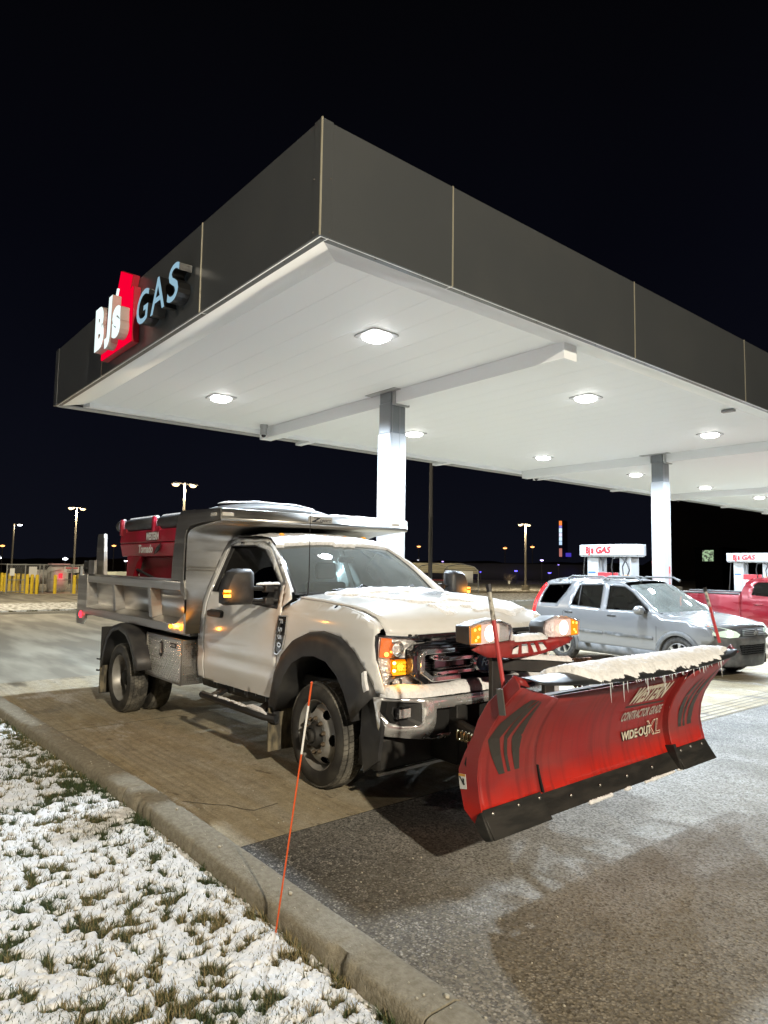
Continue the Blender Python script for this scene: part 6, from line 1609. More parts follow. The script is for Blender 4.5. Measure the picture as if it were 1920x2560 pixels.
# ---- red pickup
M_REDP = mat('red_pickup_paint', (.20, .003, .012), .20, metal=.15, coat=.9, var=(.24, .03, .04), vscale=1.5, rough2=.4, stretch=(.6, 1, 2.5))
pk = thing('red_pickup', 'dark red pickup truck behind the silver SUV, cut off by the right edge', 'pickup truck', (-8.45, 18.9, -.25), 0, local=True)
def Wp(z): return float(np.interp(z, [.3, .6, .9, 1.15, 1.35, 1.70, 1.80], [.88, .93, .95, .94, .92, .74, .66]))
for s_ in SIDES:
    def C(x, z, o=0.): return (x, s_*(Wp(z)+o), z)
    af, ar = arch_pts(3.23, .40, .45, .38), arch_pts(0, .40, .45, .38)
    bed_ = [(-1.15, .55), (-1.18, 1.0), (-1.15, 1.36), (1.02, 1.365), (1.02, .42)]+ar[:-1]+[(-.55, .48)]
    MB().sheet(bed_, lambda x, z: C(x, z), [], .10).build('bed_side', M_REDP, pk, solid=.02, smooth=50)
    MB().box(-1.16, 1.02, min(s_*.88, s_*.955), max(s_*.88, s_*.955), 1.365, 1.405).build('bed_rail_cap', M_CLAD, pk, bevel=.01)
    cab = [(1.05, .42), (1.05, 1.45), (1.12, 1.66), (1.24, 1.77), (1.6, 1.80), (2.3, 1.79), (2.62, 1.70), (3.05, 1.36), (3.4, 1.28), (4.0, 1.20), (4.10, 1.05), (4.12, .75), (3.75, .55)]+af[1:]+[(2.72, .42)]
    hol = [[(1.30, 1.36), (1.32, 1.60), (1.40, 1.68), (1.98, 1.69), (1.98, 1.32)], [(2.06, 1.32), (2.06, 1.69), (2.40, 1.67), (2.90, 1.33)]]
    MB().sheet(cab, lambda x, z: C(x, z), hol, .10).build('cab_side', M_REDP, pk, solid=.02, smooth=50)
    for h_ in hol: MB().sheet(h_, lambda x, z: C(x, z, -.015), [], .15).build('side_window', M_CARGL, pk)
    for p in ([(1.24, 1.32), (1.24, .55)], [(2.02, 1.70), (2.02, .50)], [(2.95, 1.32), (2.88, .55)]):
        MB().bar(C(*p[0], .012), C(*p[1], .012), .008, .004, (0, 1, 0)).build('door_gap', M_VOID, pk)
    for xx in (1.42, 2.2): MB().ell((xx+.05, s_*(Wp(1.1)+.022), 1.14), (.13, .02, .028), 12, 6).build('door_handle', M_REDP, pk)
    for xc in (0, 3.23):
        o_, i_ = arch_pts(xc, .40, .53, .38, 14), arch_pts(xc, .40, .44, .36, 14)
        MB().loft([[C(a[0], a[1], .010), C(a[0]*.5+b[0]*.5, a[1]*.5+b[1]*.5, .045), C(b[0], b[1], .04), (b[0], s_*.65, b[1])] for a, b in zip(o_, i_)], closed=False, cap=False).build('arch_flare', M_REDP, pk, solid=.008, smooth=50)
    MB().ell((2.78, s_*1.04, 1.32), (.08, .12, .10), 12, 8).build('door_mirror', M_REDP, pk)
    MB().box(4.05, 4.13, min(s_*.55, s_*.90), max(s_*.55, s_*.90), .90, 1.08).build('headlamp', M_REFL, pk, bevel=.02)
    MB().box(-1.20, -1.14, min(s_*.80, s_*.95), max(s_*.80, s_*.95), .85, 1.25).build('tail_lamp', mat('pickup_tail', (.4, .01, .01), .2), pk)
def pcross(pts, crown, m, name):
    MB().loft([[(x, u*Wp(z), z+crown*(1-u*u)) for u in np.linspace(-1, 1, 11)] for x, z in pts], closed=False, cap=False).build(name, m, pk, smooth=60, solid=.01)
pcross([(1.12, 1.66), (1.24, 1.77), (1.6, 1.80), (2.3, 1.79), (2.62, 1.70)], .03, M_REDP, 'roof')
pcross([(2.62, 1.70), (3.05, 1.36)], .02, M_CARWS, 'windscreen')
pcross([(3.05, 1.36), (3.4, 1.28), (4.0, 1.20), (4.10, 1.05)], .05, M_REDP, 'bonnet')
pcross([(1.05, .9), (1.05, 1.38)], 0, M_REDP, 'cab_back'); pcross([(1.06, 1.38), (1.12, 1.66)], 0, M_CARGL, 'rear_window')
MB().box(4.08, 4.16, -.85, .85, .45, .72).build('front_bumper', M_CHROME, pk, bevel=.03); MB().box(4.05, 4.12, -.5, .5, .75, 1.08).build('grille', M_BLACK, pk)
MB().box(-1.18, -1.13, -.9, .9, .60, 1.36).build('tailgate', M_REDP, pk, bevel=.02); MB().box(-1.28, -1.15, -.85, .85, .48, .62).build('rear_bumper', M_CHROME, pk, bevel=.02)
MB().box(-1.1, 4.0, -.80, .80, .42, .60).build('floor_pan', M_DARK, pk)
MB().box(1.2, 2.9, -.7, .7, .6, 1.15).build('seats', M_INT, pk, bevel=.05)
for xx in (0, 3.23): car_wheel(pk, xx, -.93, .395, .225, .25, False); car_wheel(pk, xx, .93, .395, .225, .25, True)

# ================================================================== pumps and their islands
M_PUMP = mat('pump_white', (.50, .51, .52), .35); M_PUMPG = mat('pump_grey', (.30, .31, .32), .4); M_PUMPR = mat('pump_red_panel', (.45, .03, .04), .4)
M_BJR = mat('header_red_lettering', (.50, .012, .02), .5)
M_HOSE = mat('black_hose', (.012, .012, .013), .4)
for i, yy in enumerate(col_y[:3]):
    y_ = yy+.17; g_ = gh(-9, y_)
    isl = thing('pump_island', ['concrete pump island round the nearest canopy column', 'concrete pump island behind the silver SUV', 'concrete pump island behind the red pickup'][i], 'pump island', (-9, y_, g_), group='pump islands')
    P_ = [(-12.6, y_-.35), (-12.45, y_-.60), (-5.2, y_-.60), (-5.05, y_-.35), (-5.05, y_+.35), (-5.2, y_+.60), (-12.45, y_+.60), (-12.6, y_+.35)]
    MB().prism(P_, 'z', g_-.1, g_+.14).build('kerbed_slab', M_KERB, isl, bevel=.02, seg=2)
def pump(x, y, g, lab):
    t = thing('fuel_pump', lab, 'fuel pump', (x, y, g+.14), group='fuel pumps')
    w = .87
    hdr = [(-w, -.16), (-w*.62, -.235), (0, -.26), (w*.62, -.235), (w, -.16), (w, .30), (w*.62, .375), (0, .40), (-w*.62, .375), (-w, .30)]
    z0, z1 = g+2.30, g+2.60
    MB().prism([(x+a, y+b) for a, b in hdr], 'z', z0, z1).build('header', M_WHITE, t, bevel=.015, seg=2)
    MB().prism([(x+a*.97, y+b*.9+.0) for a, b in hdr], 'z', z0-.03, z0-.001).build('header_base', M_PUMPG, t)
    def hd_(u, v_): 
        xx = x-.62+u; return (xx, y-.262+.03*(abs(xx-x)/.6)**2*.8-.006, z0+.085+v_)
    MB().text('BJ', lambda u, v_, w_: hd_(u*.74, v_-.015), .25, .03).build('header_lettering', M_BJR, t, smooth=0)
    MB().text("s", lambda u, v_, w_: hd_(.180+u*.78, v_-.015), .25, .05).build('header_lettering', M_BJR, t, smooth=0)
    MB().add([hd_(.175, .12), hd_(.19, .105), hd_(.23, .17), hd_(.222, .172), hd_(.19, .122)], [(0, 1, 2, 3, 4)]).build('header_tick', M_BJR, t, smooth=0)
    MB().text('GAS', lambda u, v_, w_: hd_(.31+u, v_-.015), .24, .035, xs=1.0, shear=.25).build('header_lettering', M_BJR, t, smooth=0)
    for a, b in ((-.64, -.30), (.34, .66)):
        MB().box(x+a, x+b, y-.13, y+.30, g+.14, z0-.031).build('upright', M_PUMPG, t, bevel=.01)
    bd = MB().box(x-.29, x+.33, y-.17, y+.32, g+.14, g+1.55).build('cabinet', M_PUMP, t, bevel=.015)
    MB().box(x-.285, x+.325, y-.185, y-.171, g+1.72-.06, g+1.90-.06).build('red_topper', M_PUMPR, t, bevel=.006)
    MB().box(x-.285, x+.325, y-.18, y+.32, g+1.551, g+1.66).build('display_housing', M_PUMP, t, bevel=.01)
    MB().box(x-.285, x+.325, y-.16, y+.32, g+1.66, g+1.84).build('topper_box', M_PUMPG, t)
    for k in range(3): MB().box(x-.22+k*.18, x-.08+k*.18, y-.186, y-.181, g+1.20, g+1.32).build('grade_button', M_PUMPR, t)
    MB().box(x-.60, x-.38, y-.136, y-.131, g+1.45, g+1.88).build('notice', M_LABEL, t); MB().box(x-.60, x-.38, y-.140, y-.137, g+1.81, g+1.87).build('notice_band', mat('notice_blue', (.05, .12, .35), .5), t)
    MB().box(x+.42, x+.62, y-.136, y-.131, g+1.45, g+1.80).build('notice', M_LABEL, t); MB().box(x+.42, x+.62, y-.140, y-.137, g+1.74, g+1.79).build('notice_band', mat('notice_orange', (.6, .25, .05), .5), t)
    MB().text('5', lambda u, v_, w_: (x+.50+u, y-.134, g+2.16+v_), .13, .02).build('pump_number', M_INK, t, smooth=0)
    MB().tube([(x+.36, y-.16, g+2.25), (x+.20, y-.22, g+2.22), (x+.17, y-.24, g+2.0), (x+.22, y-.22, g+1.62)], .018, 8).build('hose', M_HOSE, t)
    MB().tube([(x+.40, y-.16, g+2.26), (x+.62, y-.26, g+2.12), (x+.72, y-.28, g+1.92), (x+.64, y-.27, g+1.74), (x+.52, y-.25, g+1.78), (x+.48, y-.22, g+2.0), (x+.60, y-.18, g+2.28)], .018, 8).build('hose', M_HOSE, t)
    MB().tube([(x-.26, y-.12, g+2.26), (x-.14, y-.17, g+2.18), (x-.12, y-.18, g+1.88)], .016, 8).build('hose', M_HOSE, t)
    MB().tube([(x-.74, y-.1, g+2.28), (x-.80, y-.15, g+1.2), (x-.84, y-.15, g+.6), (x-.70, y-.15, g+.35), (x-.6, y-.15, g+.7)], .016, 8).build('hose', M_HOSE, t)
    MB().box(x+.17, x+.23, y-.25, y-.17, g+1.45, g+1.66).build('nozzle', M_BLACK, t, bevel=.01)
    return t
pump(-10.13, 16.45, gh(-10, 16.4), "fuel pump with a red BJ's GAS header rising behind the roof of the silver SUV")
pump(-10.05, 25.55, gh(-10, 25.5), "fuel pump with a red BJ's GAS header behind the red pickup at the right edge")
# ================================================================== background beyond the forecourt
M_YEL = mat('yellow_post', (.72, .52, .02), .5, var=(.62, .43, .03), vscale=8)
M_GALV = mat('galvanised_steel', (.28, .29, .28), .45, metal=.7)
M_MESHW = mat('mesh_wire', (.30, .30, .28), .5, metal=.4)
M_TANK = mat('pale_tank', (.40, .39, .35), .5)
M_SIGNW = mat('sign_white', (.62, .62, .58), .5); M_SIGNR = mat('sign_red', (.45, .03, .04), .5)
bl = [(-44.34, 8.07), (-43.46, 8.09), (-43.02, 8.22), (-42.9, 8.434), (-42.17, 8.48), (-41.65, 8.63), (-40.66, 8.63), (-40.17, 8.755), (-39.96, 8.955), (-40.07, 9.886), (-39.80, 10.81), (-44.2, 12.25)]
_bsrc = None
names = ['yellow safety post, leftmost of the row before the wire cage', 'second yellow safety post from the left', 'third yellow safety post from the left', 'fourth yellow safety post from the left', 'fifth yellow safety post from the left', 'sixth yellow safety post from the left', 'seventh yellow safety post from the left', 'eighth yellow safety post from the left', 'yellow safety post, last of the close row before the cage',
         'lone yellow safety post in front of the red lit tank', 'lone yellow safety post beside the tailgate of the truck', 'yellow safety post half hidden by the rear of the truck']
for i, (x, y) in enumerate(bl):
    g = gh(x, y); t = thing('safety_post', names[i], 'bollard', (x, y, g), group='yellow safety posts')
    MB().tube([(x, y, g-.05), (x, y, g+1.06)], .085, 14).build('sleeve', M_YEL, t); MB().ell((x, y, g+1.06), (.085, .085, .05), 14, 8).build('cap', M_YEL, t)
pad = thing('cage_pad', None, None); pad['kind'] = 'structure'
MB().prism([(-46.5, 7.6), (-39.45, 7.6), (-39.1, 15.5), (-46.5, 15.5)], 'z', -.3, -.11).build('concrete_pad', M_KERB, pad, bevel=.02)
cg = thing('wire_cage', 'galvanised mesh enclosure with a gas tank and warning sign beyond the truck bed', 'enclosure', (-41, 10, -.15))
FX = [-41.1, -41.1, -41.0, -41.0, -40.9, -40.9, -40.9]; FYs = [7.7, 8.6, 9.3, 9.5, 10.95, 11.6, 12.7]
for a, b in zip(FX, FYs): MB().tube([(a, b, -.15), (a, b, 1.50)], .03, 8).build('fence_post', M_GALV, cg)
for a, b in ((-45, 7.7), (-45, 12.7)): MB().tube([(a, b, -.15), (a, b, 1.50)], .03, 8).build('fence_post', M_GALV, cg)
for z in (1.45, .62, 0.0):
    MB().tube([(-41.1, 7.7, z), (-41.0, 9.4, z), (-40.9, 12.7, z)], .022, 6).build('fence_rail', M_GALV, cg)
for p, q in (((-41.1, 7.7), (-45, 7.7)), ((-45, 7.7), (-45, 12.7)), ((-40.9, 12.7), (-45, 12.7))): MB().tube([(*p, 1.45), (*q, 1.45)], .022, 6).build('fence_rail', M_GALV, cg)
ms = MB()
def wire(p, q, r=.004): ms.tube([p, q], r, 3, False)
for k in range(-14, 60):
    y0 = 7.7+k*.11
    for d in (1, -1):
        a, b = y0, y0+d*1.5
        za, zb = -.05, 1.45
        if min(a, b) < 7.7 or max(a, b) > 12.7:
            t0 = max(0, (7.7-a)/(b-a) if b != a and (a < 7.7 or a > 12.7) and d > 0 else ((12.7-a)/(b-a) if a > 12.7 else 0)); t1 = 1
            if b > 12.7: t1 = (12.7-a)/(b-a)
            if b < 7.7: t1 = (7.7-a)/(b-a)
            if t0 >= t1: continue
            a, b, za, zb = a+(b-a)*t0, a+(b-a)*t1, -.05+1.5*t0, -.05+1.5*t1
        wire((-41.0, a, za), (-41.0, b, zb))
ms.build('mesh_panel', M_MESHW, cg, smooth=0, kind='stuff')
MB().box(-41.0+.03, -40.96, 10.55, 11.35, 1.03, 1.36).build('warning_sign', M_SIGNW, cg); MB().box(-40.958, -40.953, 10.62, 11.28, 1.25, 1.33).build('sign_band', M_SIGNR, cg)
tx = MB()
for s_, z_, sz in (('NO SMOKING', 1.155, .085), ('FLAMMABLE GAS', 1.065, .075)): tx.text(s_, lambda u, v_, w_, z_=z_: (-40.95, 10.95+u*.9, z_+v_), sz, .03, align='CENTER')
tx.build('sign_lettering', M_INK, cg, smooth=0)
for y0, y1, z0, z1 in ((7.82, 8.05, .85, 1.25), (8.75, 9.15, .75, 1.35), (12.35, 12.6, .85, 1.3)): MB().box(-40.99, -40.97, y0, y1, z0, z1).build('notice_plate', M_SIGNW, cg)
tk = thing('gas_tank', 'upright pale gas tank glowing red inside the wire cage', 'tank', (-42.1, 10.6, -.15))
MB().lathe([(.001, 1.62), (.25, 1.60), (.50, 1.48), (.56, 1.35), (.56, .35), (.50, .2), (.001, .15)], (-42.1, 10.5, -.15), 'z', 32).build('vessel', M_TANK, tk)
MB().box(-42.3, -41.5, 10.0, 11.0, 1.47, 1.53).build('tank_roof', mat('pinkish_roof', (.45, .30, .30), .5), tk)
for k in range(3): MB().tube([(-42.1+.5*math.cos(k*2.1), 10.5+.5*math.sin(k*2.1), -.15), (-42.1+.5*math.cos(k*2.1), 10.5+.5*math.sin(k*2.1), .3)], .04, 6).build('tank_leg', M_GALV, tk)
MB().prism([(10.80, 1.24), (10.98, 1.34), (11.02, 1.22), (10.86, 1.12)], 'x', -41.52, -41.50).build('hazard_diamond', M_SIGNR, tk)
MB().box(-41.56, -41.53, 10.42, 10.62, .70, .98).build('red_warning_lamp', emis('red_pilot', (1, .03, .06), 1.2), tk)
Ctx.off = Vector((-42.1, 10.6, -.15)); point_lamp('red_glow', (-41.25, 10.5, .78), tk, 10, (1, .06, .12), .1)
pt = thing('pallet_tank', 'white tank half seen left of the red lit tank in the cage', 'tank', (-42.6, 9.6, -.15))
MB().tube([(-42.6, 9.3, .75), (-42.6, 10.0, .75)], .42, 20).build('drum', M_TANK, pt, bevel=.03); MB().box(-42.9, -42.3, 9.35, 9.45, -.1, .45).build('cradle', M_GALV, pt)
bxs = thing('utility_cabinet', 'pale green flat topped cabinet seen just behind the tailgate post', 'cabinet', (-28.6, 9.6, -.15))
MB().loft([[(-29.4, 9.0, -.1), (-27.8, 9.0, -.1), (-27.8, 10.6, -.1), (-29.4, 10.6, -.1)], [(-29.4, 9.0, 1.12), (-27.8, 9.0, 1.12), (-27.8, 10.6, 1.12), (-29.4, 10.6, 1.12)], [(-29.2, 9.2, 1.28), (-28.0, 9.2, 1.28), (-28.0, 10.4, 1.28), (-29.2, 10.4, 1.28)]]).build('cabinet_shell', mat('pale_green_metal', (.38, .38, .28), .6), bxs, bevel=.03)
MB().box(-27.80, -27.79, 9.2, 9.9, .1, 1.0).build('cabinet_door', mat('pale_green_door', (.33, .33, .25), .6), bxs)

# kerbed islands across the lot
vg = thing('verge', None, None); vg['kind'] = 'structure'
def island(P_, z, m, nm):
    MB().prism([(a, b) for a, b in P_], 'z', -.5, z-.015).build(nm+'_kerb', M_KERB, vg, bevel=.03)
    cx_ = sum(p[0] for p in P_)/len(P_); cy_ = sum(p[1] for p in P_)/len(P_)
    MB().prism([(cx_+(a-cx_)*.985, cy_+(b-cy_)*.985) for a, b in P_], 'z', z-.02, z+.03).build(nm+'_turf', m, vg)
island([(-25.7, -6), (-25.5, 7.5), (-24.5, 15), (-22.4, 26.0), (-22.8, 33), (-25, 37.5), (-28.5, 37), (-29.6, 30), (-30.0, 15), (-29.7, 6), (-29.5, -6)], -.02, M_DIRTSNOW, 'divider')
island([(-34, 39), (-31.5, 50), (-25, 60), (-40, 75), (-90, 80), (-70, 40), (-40, 36)], -.12, M_DIRTSNOW, 'far_verge')

# lot lamps
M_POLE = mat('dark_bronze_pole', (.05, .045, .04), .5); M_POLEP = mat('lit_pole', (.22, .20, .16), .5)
M_LAMPO = emis('sodium_lamp', (1.0, .38, .12), 4); M_LAMPV = emis('white_lot_lamp', (1.0, .68, .34), 5); M_LAMPB = emis('blue_lamp', (.10, .08, 1.0), 7); M_LAMPC = emis('cool_lamp', (.85, .9, 1.0), 9)
def lot_lamp(x, y, heads, zb, lab, m, power=0, r=.16, base_h=0., col=(1, .82, .55), group='car park lamp posts', pm=None, pr=.09):
    t = thing('lot_lamp', lab, 'lamp post', (x, y, zb), group=group)
    zt = max(h_[2] for h_ in heads)+.1
    MB().tube([(x, y, zb+base_h), (x, y, zt)], [pr, pr*.65], 10).build('pole', pm or M_POLE, t)
    if base_h: MB().tube([(x, y, zb-.1), (x, y, zb+base_h)], .30, 16).build('concrete_base', M_KERB, t)
    for h_ in heads:
        MB().bar((x, y, zt-.02), (h_[0], h_[1], h_[2]+.12), .07, .05).build('arm', M_POLE, t)
        MB().box(h_[0]-r*1.2, h_[0]+r*1.2, h_[1]-r*1.2, h_[1]+r*1.2, h_[2]+.03, h_[2]+.14).build('lamp_head', M_POLE, t, bevel=.02)
        MB().ell((h_[0], h_[1], h_[2]), (r*1.1, r*1.1, r*.55), 12, 8).build('lamp', m, t)
        if power: point_lamp('lamp_light', (h_[0], h_[1], h_[2]-.25), t, power, col, .2)
    return t
lot_lamp(-34.04, 43.03, [(-34.30, 42.70, 5.09), (-33.86, 43.2, 5.07)], -.25, 'tall two headed lamp post on a concrete base right of the cart shelter', M_LAMPV, 900, .14, .55, pm=M_POLEP)
lot_lamp(-41.4, 17.66, [(-41.62, 17.15, 6.68), (-41.18, 18.12, 6.64)], -.25, 'tall two headed lamp post rising behind the dump body', M_LAMPV, 1500, .19, pm=M_POLEP)
lot_lamp(-62.8, 16.95, [(-62.9, 16.50, 6.29), (-62.6, 17.4, 6.26)], -.3, 'two headed lamp post left of the salt spreader', M_LAMPV, 1600, .20, pm=M_POLEP)
lot_lamp(-88.4, 17.0, [(-88.3, 17.6, 5.82)], -.3, 'single headed lamp post at the left edge of the lot', M_LAMPC, 300, .24, pm=M_POLEP, pr=.12)
lot_lamp(-24.57, 23.5, [(-24.57, 24.1, 11.6)], -.25, 'dark lamp post in front of the cart shelter, its top hidden by the canopy', M_LAMPV, 3500, .2, pr=.11)
for (p, lab) in (((-118.1, 21.3, 3.86), 'orange street lamp at the left edge far away'), ((-114.2, 36.9, 4.29), 'orange street lamp beside the salt spreader far away'), ((-88.1, 81.4, 5.17), 'orange street lamp just right of the near column'), ((-77.2, 91.9, 5.07), 'orange street lamp left of the two headed post'), ((-73.5, 94.8, 5.32), 'orange street lamp right of the two headed post')):
    lot_lamp(p[0], p[1], [p], -.3, lab, M_LAMPO, 0, .32, group='far orange street lamps')
for (p, lab, m, r) in (((-106.5, 27.5, 1.97), 'small white lamp far beyond the wire cage', M_LAMPC, .34), ((-108.3, 19.2, 1.98), 'small white lamp at the left edge beyond the posts', M_LAMPC, .30), ((-104.1, 35.5, 1.8), 'small white lamp beside the spreader leg', M_LAMPC, .22),
                       ((-49.7, 49.3, 2.2), 'violet lamp above the cart shelter roof', emis('violet_lamp', (.45, .30, 1.0), 4), .10), ((-50.5, 62.06, 1.31), 'blue lamp behind the two headed post', M_LAMPB, .16), ((-53.6, 59.4, 1.11), 'small blue lamp right of the cart shelter', M_LAMPB, .08),
                       ((-48.2, 63.9, 2.58), 'bluish white lamp left of the fuel pump', emis('violet_white', (.55, .45, 1.0), 9), .17), ((-46.7, 65.0, 2.08), 'thin violet lamp left of the fuel pump', emis('violet2', (.35, .25, 1.0), 3), .09), ((-47.5, 64.4, 1.15), 'low blue lamp left of the fuel pump', M_LAMPB, .17),
                       ((-65.6, 75.5, 2.03), 'tiny white lamp on the horizon right of the shelter', M_LAMPC, .16), ((-61.0, 79.2, 2.18), 'dim orange lamp on the horizon left of the pump', emis('dim_orange', (1, .35, .15), 2), .25), ((-74.3, 66.9, 1.95), 'tiny pinkish lamp above the windscreen pillar', emis('pinkish', (1, .6, .6), 3), .16), ((-73.5, 67.8, 2.58), 'tiny grey lamp above the cart shelter', emis('greyish', (.6, .6, .7), 2), .14)):
    lot_lamp(p[0], p[1], [p], -.35, lab, m, 0, r, group='small far lamps', pr=.05)
Ctx.off = Vector((0, 0, 0))

# pylon sign and lit window far away
py = thing('pylon_sign', 'tall narrow glowing pylon sign with an orange top and white blocks', 'sign', (-63.8, 89.6, -.3))
MB().box(-64.0, -63.65, 89.6, 91.0, 3.2, 9.2).build('pylon', mat('pylon_dark', (.02, .02, .05), .5), py)
seg = [(8.45, 9.15, (1.0, .25, .05), 2.2), (8.05, 8.4, (.45, .35, 1.0), 1.3), (7.30, 7.98, (.65, .85, 1.0), 2.4), (6.65, 7.22, (.8, .8, 1.0), 2.2), (6.0, 6.58, (.65, .85, 1.0), 2.3), (5.35, 5.92, (.55, .75, 1.0), 2.1), (3.5, 4.8, (1.0, .35, .30), .9)]
for z0, z1, c_, s_ in seg: MB().box(-64.05, -63.70, 89.35, 89.6, z0, z1).build('sign_block', emis('sign_block_glow', c_, s_*.55), py)
MB().box(-63.3, -62.7, 90.0, 90.6, 3.5, 4.1).build('sign_block', emis('pylon_blue', (.08, .05, .6), .8), py)
wh = thing('dark_building', 'unlit building behind the pumps showing one greenish lit window', 'building', (-22, 58, -.3))
MB().box(-26.4, -24.2, 55.5, 60, -.3, 3.5).build('wall', mat('dark_wall', (.0015, .0015, .002), 1., spec=0.), wh); MB().box(-26.5, -24.1, 55.4, 60.1, 3.5, 3.58).build('roof', mat('dark_roof', (.0015, .0015, .002), 1., spec=0.), wh)
wd_ = MB().box(-25.75, -24.85, 55.42, 55.46, 2.45, 3.35).build('window', bpy.data.materials.new('lit_window'), wh)
m = wd_.data.materials[0]; m.use_nodes = True; n, l = m.node_tree.nodes, m.node_tree.links
tc_ = n.new('ShaderNodeTexCoord'); nz_ = n.new('ShaderNodeTexNoise'); nz_.inputs['Scale'].default_value = 6; l.new(tc_.outputs['Object'], nz_.inputs[0])
rp_ = n.new('ShaderNodeValToRGB'); rp_.color_ramp.elements[0].position = .40; rp_.color_ramp.elements[0].color = (.01, .02, .02, 1); rp_.color_ramp.elements[1].position = .6; rp_.color_ramp.elements[1].color = (.40, .60, .35, 1)
l.new(nz_.outputs[0], rp_.inputs[0]); l.new(rp_.outputs[0], n['Principled BSDF'].inputs['Emission Color']); n['Principled BSDF'].inputs['Emission Strength'].default_value = .9; n['Principled BSDF'].inputs['Base Color'].default_value = (.02, .02, .02, 1)
bb = thing('blue_lit_building', 'low dark building front washed in deep blue light behind the cart shelter', 'building', (-60, 70, -.3))
MB().add([(-82, 58, -.3), (-50, 82, -.3), (-50, 82, 2.2), (-82, 58, 2.2)], [(0, 1, 2, 3)]).build('wall', mat('blue_washed_wall', (.05, .05, .07), .8), bb, solid=.3)
MB().add([(-82, 58, 2.2), (-50, 82, 2.2), (-54, 88, 2.3), (-86, 64, 2.3)], [(0, 1, 2, 3)]).build('roof', M_VOID, bb, solid=.1)
for i in range(5):
    f_ = .15+.18*i; p = Vector((-82+32*f_, 58+24*f_, 0)); q = p+Vector((.9, -1.2, 0)); Ctx.off = Vector((-60, 70, -.3))
    MB().box(q.x-.05, q.x+.05, q.y-.05, q.y+.05, -.3, .9).build('floodlight', M_POLE, bb)
    point_lamp('blue_flood', (q.x, q.y, .9), bb, 14, (.10, .06, 1), .1)

# cart shelter
cs = thing('cart_shelter', 'cart shelter with cream ribbed metal roof and a white sign on its gable', 'shelter', (-31, 33, -.25))
A0, A1 = Vector((-33.35, 34.3, 0)), Vector((-29.75, 32.75, 0))    # gable end, left and right posts
A0 = Vector((-32.0, 31.9, 0)); A1 = Vector((-29.72, 32.73, 0))
ax1 = (A1-A0); wid = ax1.length; ax1.normalize(); back = Vector((-ax1.y, ax1.x, 0))
A0 = at_l = Vector((-31.4, 31.3, 0)) if False else A0
LEN = 6.0
M_CRM = mat('cream_sheet_roof', (.46, .43, .30), .5)
prof_r = [(0, 1.28), (.02, 1.50), (.28, 1.74), (wid/2, 1.90), (wid-.28, 1.70), (wid-.02, 1.46), (wid, 1.24)]
dirb = Vector((-.86, -.30, 0)).normalized()
def SP(a, z, b): p = A0+ax1*a+dirb*b; return (p.x, p.y, z)
rs_ = []
for k in range(len(prof_r)-1):
    (a0, z0), (a1, z1) = prof_r[k], prof_r[k+1]
    for j in range(4):
        t0, t1 = j/4, (j+1)/4
        pa, pb = (a0+(a1-a0)*t0, z0+(z1-z0)*t0), (a0+(a1-a0)*t1, z0+(z1-z0)*t1)
        MB().add([SP(pa[0], pa[1]+.02*(j % 2), 0), SP(pb[0], pb[1]+.02*(j % 2), 0), SP(pb[0], pb[1]+.02*(j % 2), LEN), SP(pa[0], pa[1]+.02*(j % 2), LEN)], [(0, 1, 2, 3)]).build('roof_sheet', M_CRM, cs, solid=.01)
for b in (0, LEN/3, 2*LEN/3, LEN):
    fr = MB(); fr.tube([SP(a, z-.01, b) for a, z in [(0, -.25)]+prof_r+[(wid, -.25)]], .035, 6); fr.build('frame_hoop', M_GALV, cs)
for z in (.20, .55):
    for a in (0, wid): MB().tube([SP(a, z, 0), SP(a, z, LEN)], .02, 6).build('side_rail', M_GALV, cs)
for z in (.62, 1.50, .1): MB().tube([SP(0, z, 0), SP(wid, z, 0)], .022, 6).build('end_rail', M_GALV, cs)
MB().add([SP(.38, .66, -.05), SP(wid-.42, .66, -.05), SP(wid-.42, 1.42, -.05), SP(.38, 1.42, -.05)], [(0, 1, 2, 3)]).build('sign_board', M_SIGNW, cs, solid=.02)
MB().add([SP(wid/2-.14, 1.14, -.075), SP(wid/2+.10, 1.14, -.075), SP(wid/2+.10, 1.34, -.075), SP(wid/2-.14, 1.34, -.075)], [(0, 1, 2, 3)]).build('sign_logo', M_SIGNR, cs, solid=.01)
tx = MB()
for s_, z_, sz in (('Please return carts', .93, .13), ('Thank you', .78, .09)): tx.text(s_, lambda u, v_, w_, z_=z_: SP(wid/2-.02+u, z_+v_, -.08), sz, .02, align='CENTER')
tx.build('sign_lettering', mat('sign_grey_ink', (.2, .1, .1), .6), cs, smooth=0)
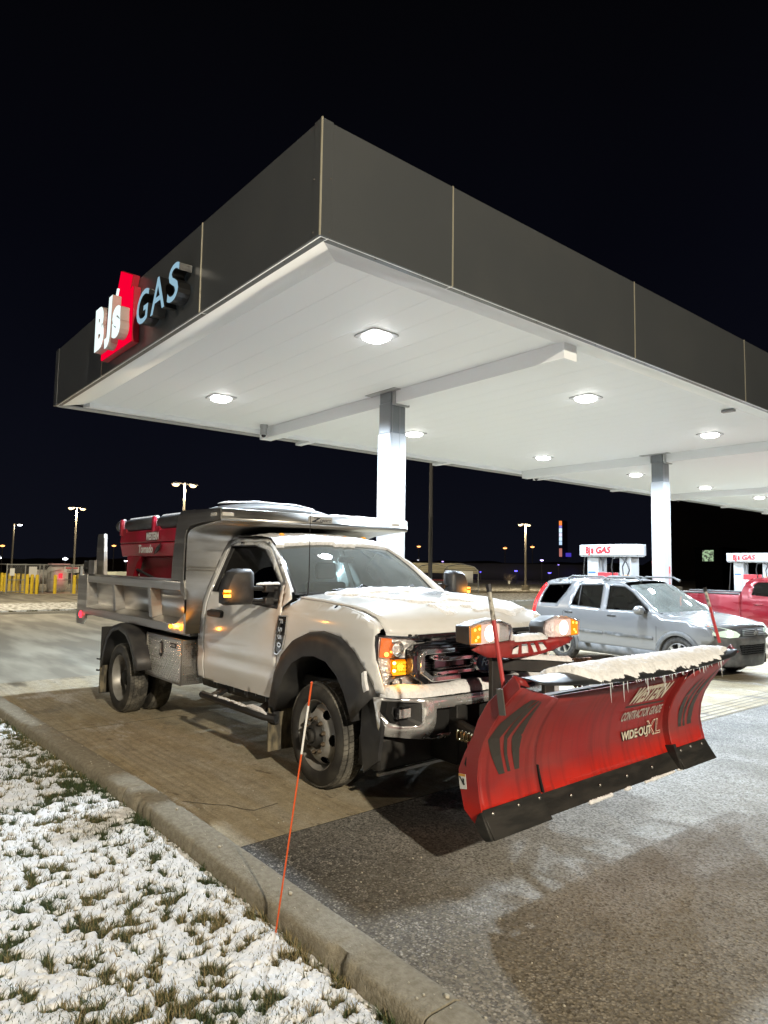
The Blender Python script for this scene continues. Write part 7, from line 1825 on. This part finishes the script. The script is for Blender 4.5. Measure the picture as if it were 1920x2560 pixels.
def cart(b, a, lab):
    p = A0+ax1*a+dirb*b; t = thing('shopping_cart', lab, 'shopping cart', (p.x, p.y, -.22), group='shopping carts in the shelter')
    def Q(x_, y_, z): q = p+dirb*x_+ax1*y_; return (q.x, q.y, -.22+z)
    bk = MB()
    for z, e_ in ((.45, .0), (.60, .03), (.75, .06), (.95, .09)):
        pts = [Q(-.4-e_, -.25-e_*.5, z), Q(.4+e_, -.28, z), Q(.4+e_, .28, z), Q(-.4-e_, .25+e_*.5, z), Q(-.4-e_, -.25-e_*.5, z)]; bk.tube(pts, .008, 4)
    for i in range(6):
        f_ = -.4+.16*i
        for s_ in (-1, 1): bk.tube([Q(f_, s_*.25, .45), Q(f_, s_*.29, .95)], .005, 4)
    bk.build('basket', M_GALV, t, kind='stuff')
    fr = MB()
    for s_ in (-1, 1): fr.tube([Q(.45, s_*.26, 1.0), Q(.40, s_*.26, .2), Q(-.4, s_*.22, .15)], .012, 5)
    fr.build('frame', M_GALV, t); MB().tube([Q(.48, -.28, 1.0), Q(.48, .28, 1.0)], .018, 6).build('handle', M_SIGNR, t)
    for x_ in (-.38, .38):
        for s_ in (-1, 1): MB().ell(Q(x_, s_*.22, .06), (.05, .05, .06), 8, 6).build('castor', M_BLACK, t)
for i, (b, a) in enumerate(((.8, .65), (1.2, .68), (1.0, 1.6), (1.4, 1.62), (2.6, .7))):
    cart(b, a, ['shopping cart nearest the open end of the shelter, left row', 'second shopping cart in the left row of the shelter', 'shopping cart nearest the sign, right row of the shelter', 'second shopping cart in the right row of the shelter', 'shopping cart deepest in the cart shelter'][i])
# small bare tree with a tag
tr_ = thing('bare_tree', 'small bare staked tree on the frosty verge beyond the cart shelter', 'tree', (-36.5, 44.0, -.1))
MB().tube([(-36.5, 44, -.15), (-36.48, 44.02, .5), (-36.5, 44, .9)], [.03, .022, .014], 6).build('trunk', M_POLE, tr_)
br = MB()
for k in range(46):
    a = random.uniform(0, 2*PI); z0 = random.uniform(.45, .95); L = random.uniform(.25, .6); e_ = random.uniform(.2, 1.0)
    p = Vector((-36.5, 44, z0)); q = p+Vector((math.cos(a)*L, math.sin(a)*L, e_*L)); br.tube([p, p.lerp(q, .5)+Vector((0, 0, -.03)), q], [.010, .006, .003], 4)
br.build('branches', mat('twig_brown', (.10, .08, .06), .8), tr_, kind='stuff')
MB().box(-36.3, -36.1, 43.6, 43.62, .35, .62).build('tag', M_SIGNW, tr_); MB().tube([(-36.2, 43.61, -.15), (-36.2, 43.61, .6)], .012, 5).build('stake', M_POLE, tr_)
# two concrete posts
for i, (x, y) in enumerate(((-21.9, 43.6),)):
    t = thing('concrete_lamp_base', 'low yellowish concrete base beside the second column', 'post', (x, y, -.25)); MB().tube([(x, y, -.3), (x, y, .62)], .28, 16).build('base_drum', M_KERB, t, bevel=.02)
# dark wooded ridge behind everything
hl_ = thing('wooded_ridge', None, None); hl_['kind'] = 'structure'
n = 260; vs = []; fs = []
for i in range(n):
    t = math.radians(70+150*i/(n-1)); R_ = 190
    hgt = .8+2.0*fbm(np.array([i*.05]), np.array([2.0]), 3, 301)[0]+1.5*fbm(np.array([i*.45]), np.array([5.0]), 3, 302)[0]
    q_ = min(1, max(0, (119-math.degrees(t))/2.5)); hgt += 20*q_*q_*(3-2*q_)
    x, y = R_*math.cos(t), R_*math.sin(t); vs += [(x, y, -2), (x, y, hgt)]
for i in range(n-1): fs.append((2*i, 2*i+2, 2*i+3, 2*i+1))
MB().add(vs, fs).build('ridge', mat('ridge_dark', (.010, .010, .012), .95, var=(.03, .016, .014), vscale=.03), hl_, solid=2.0)
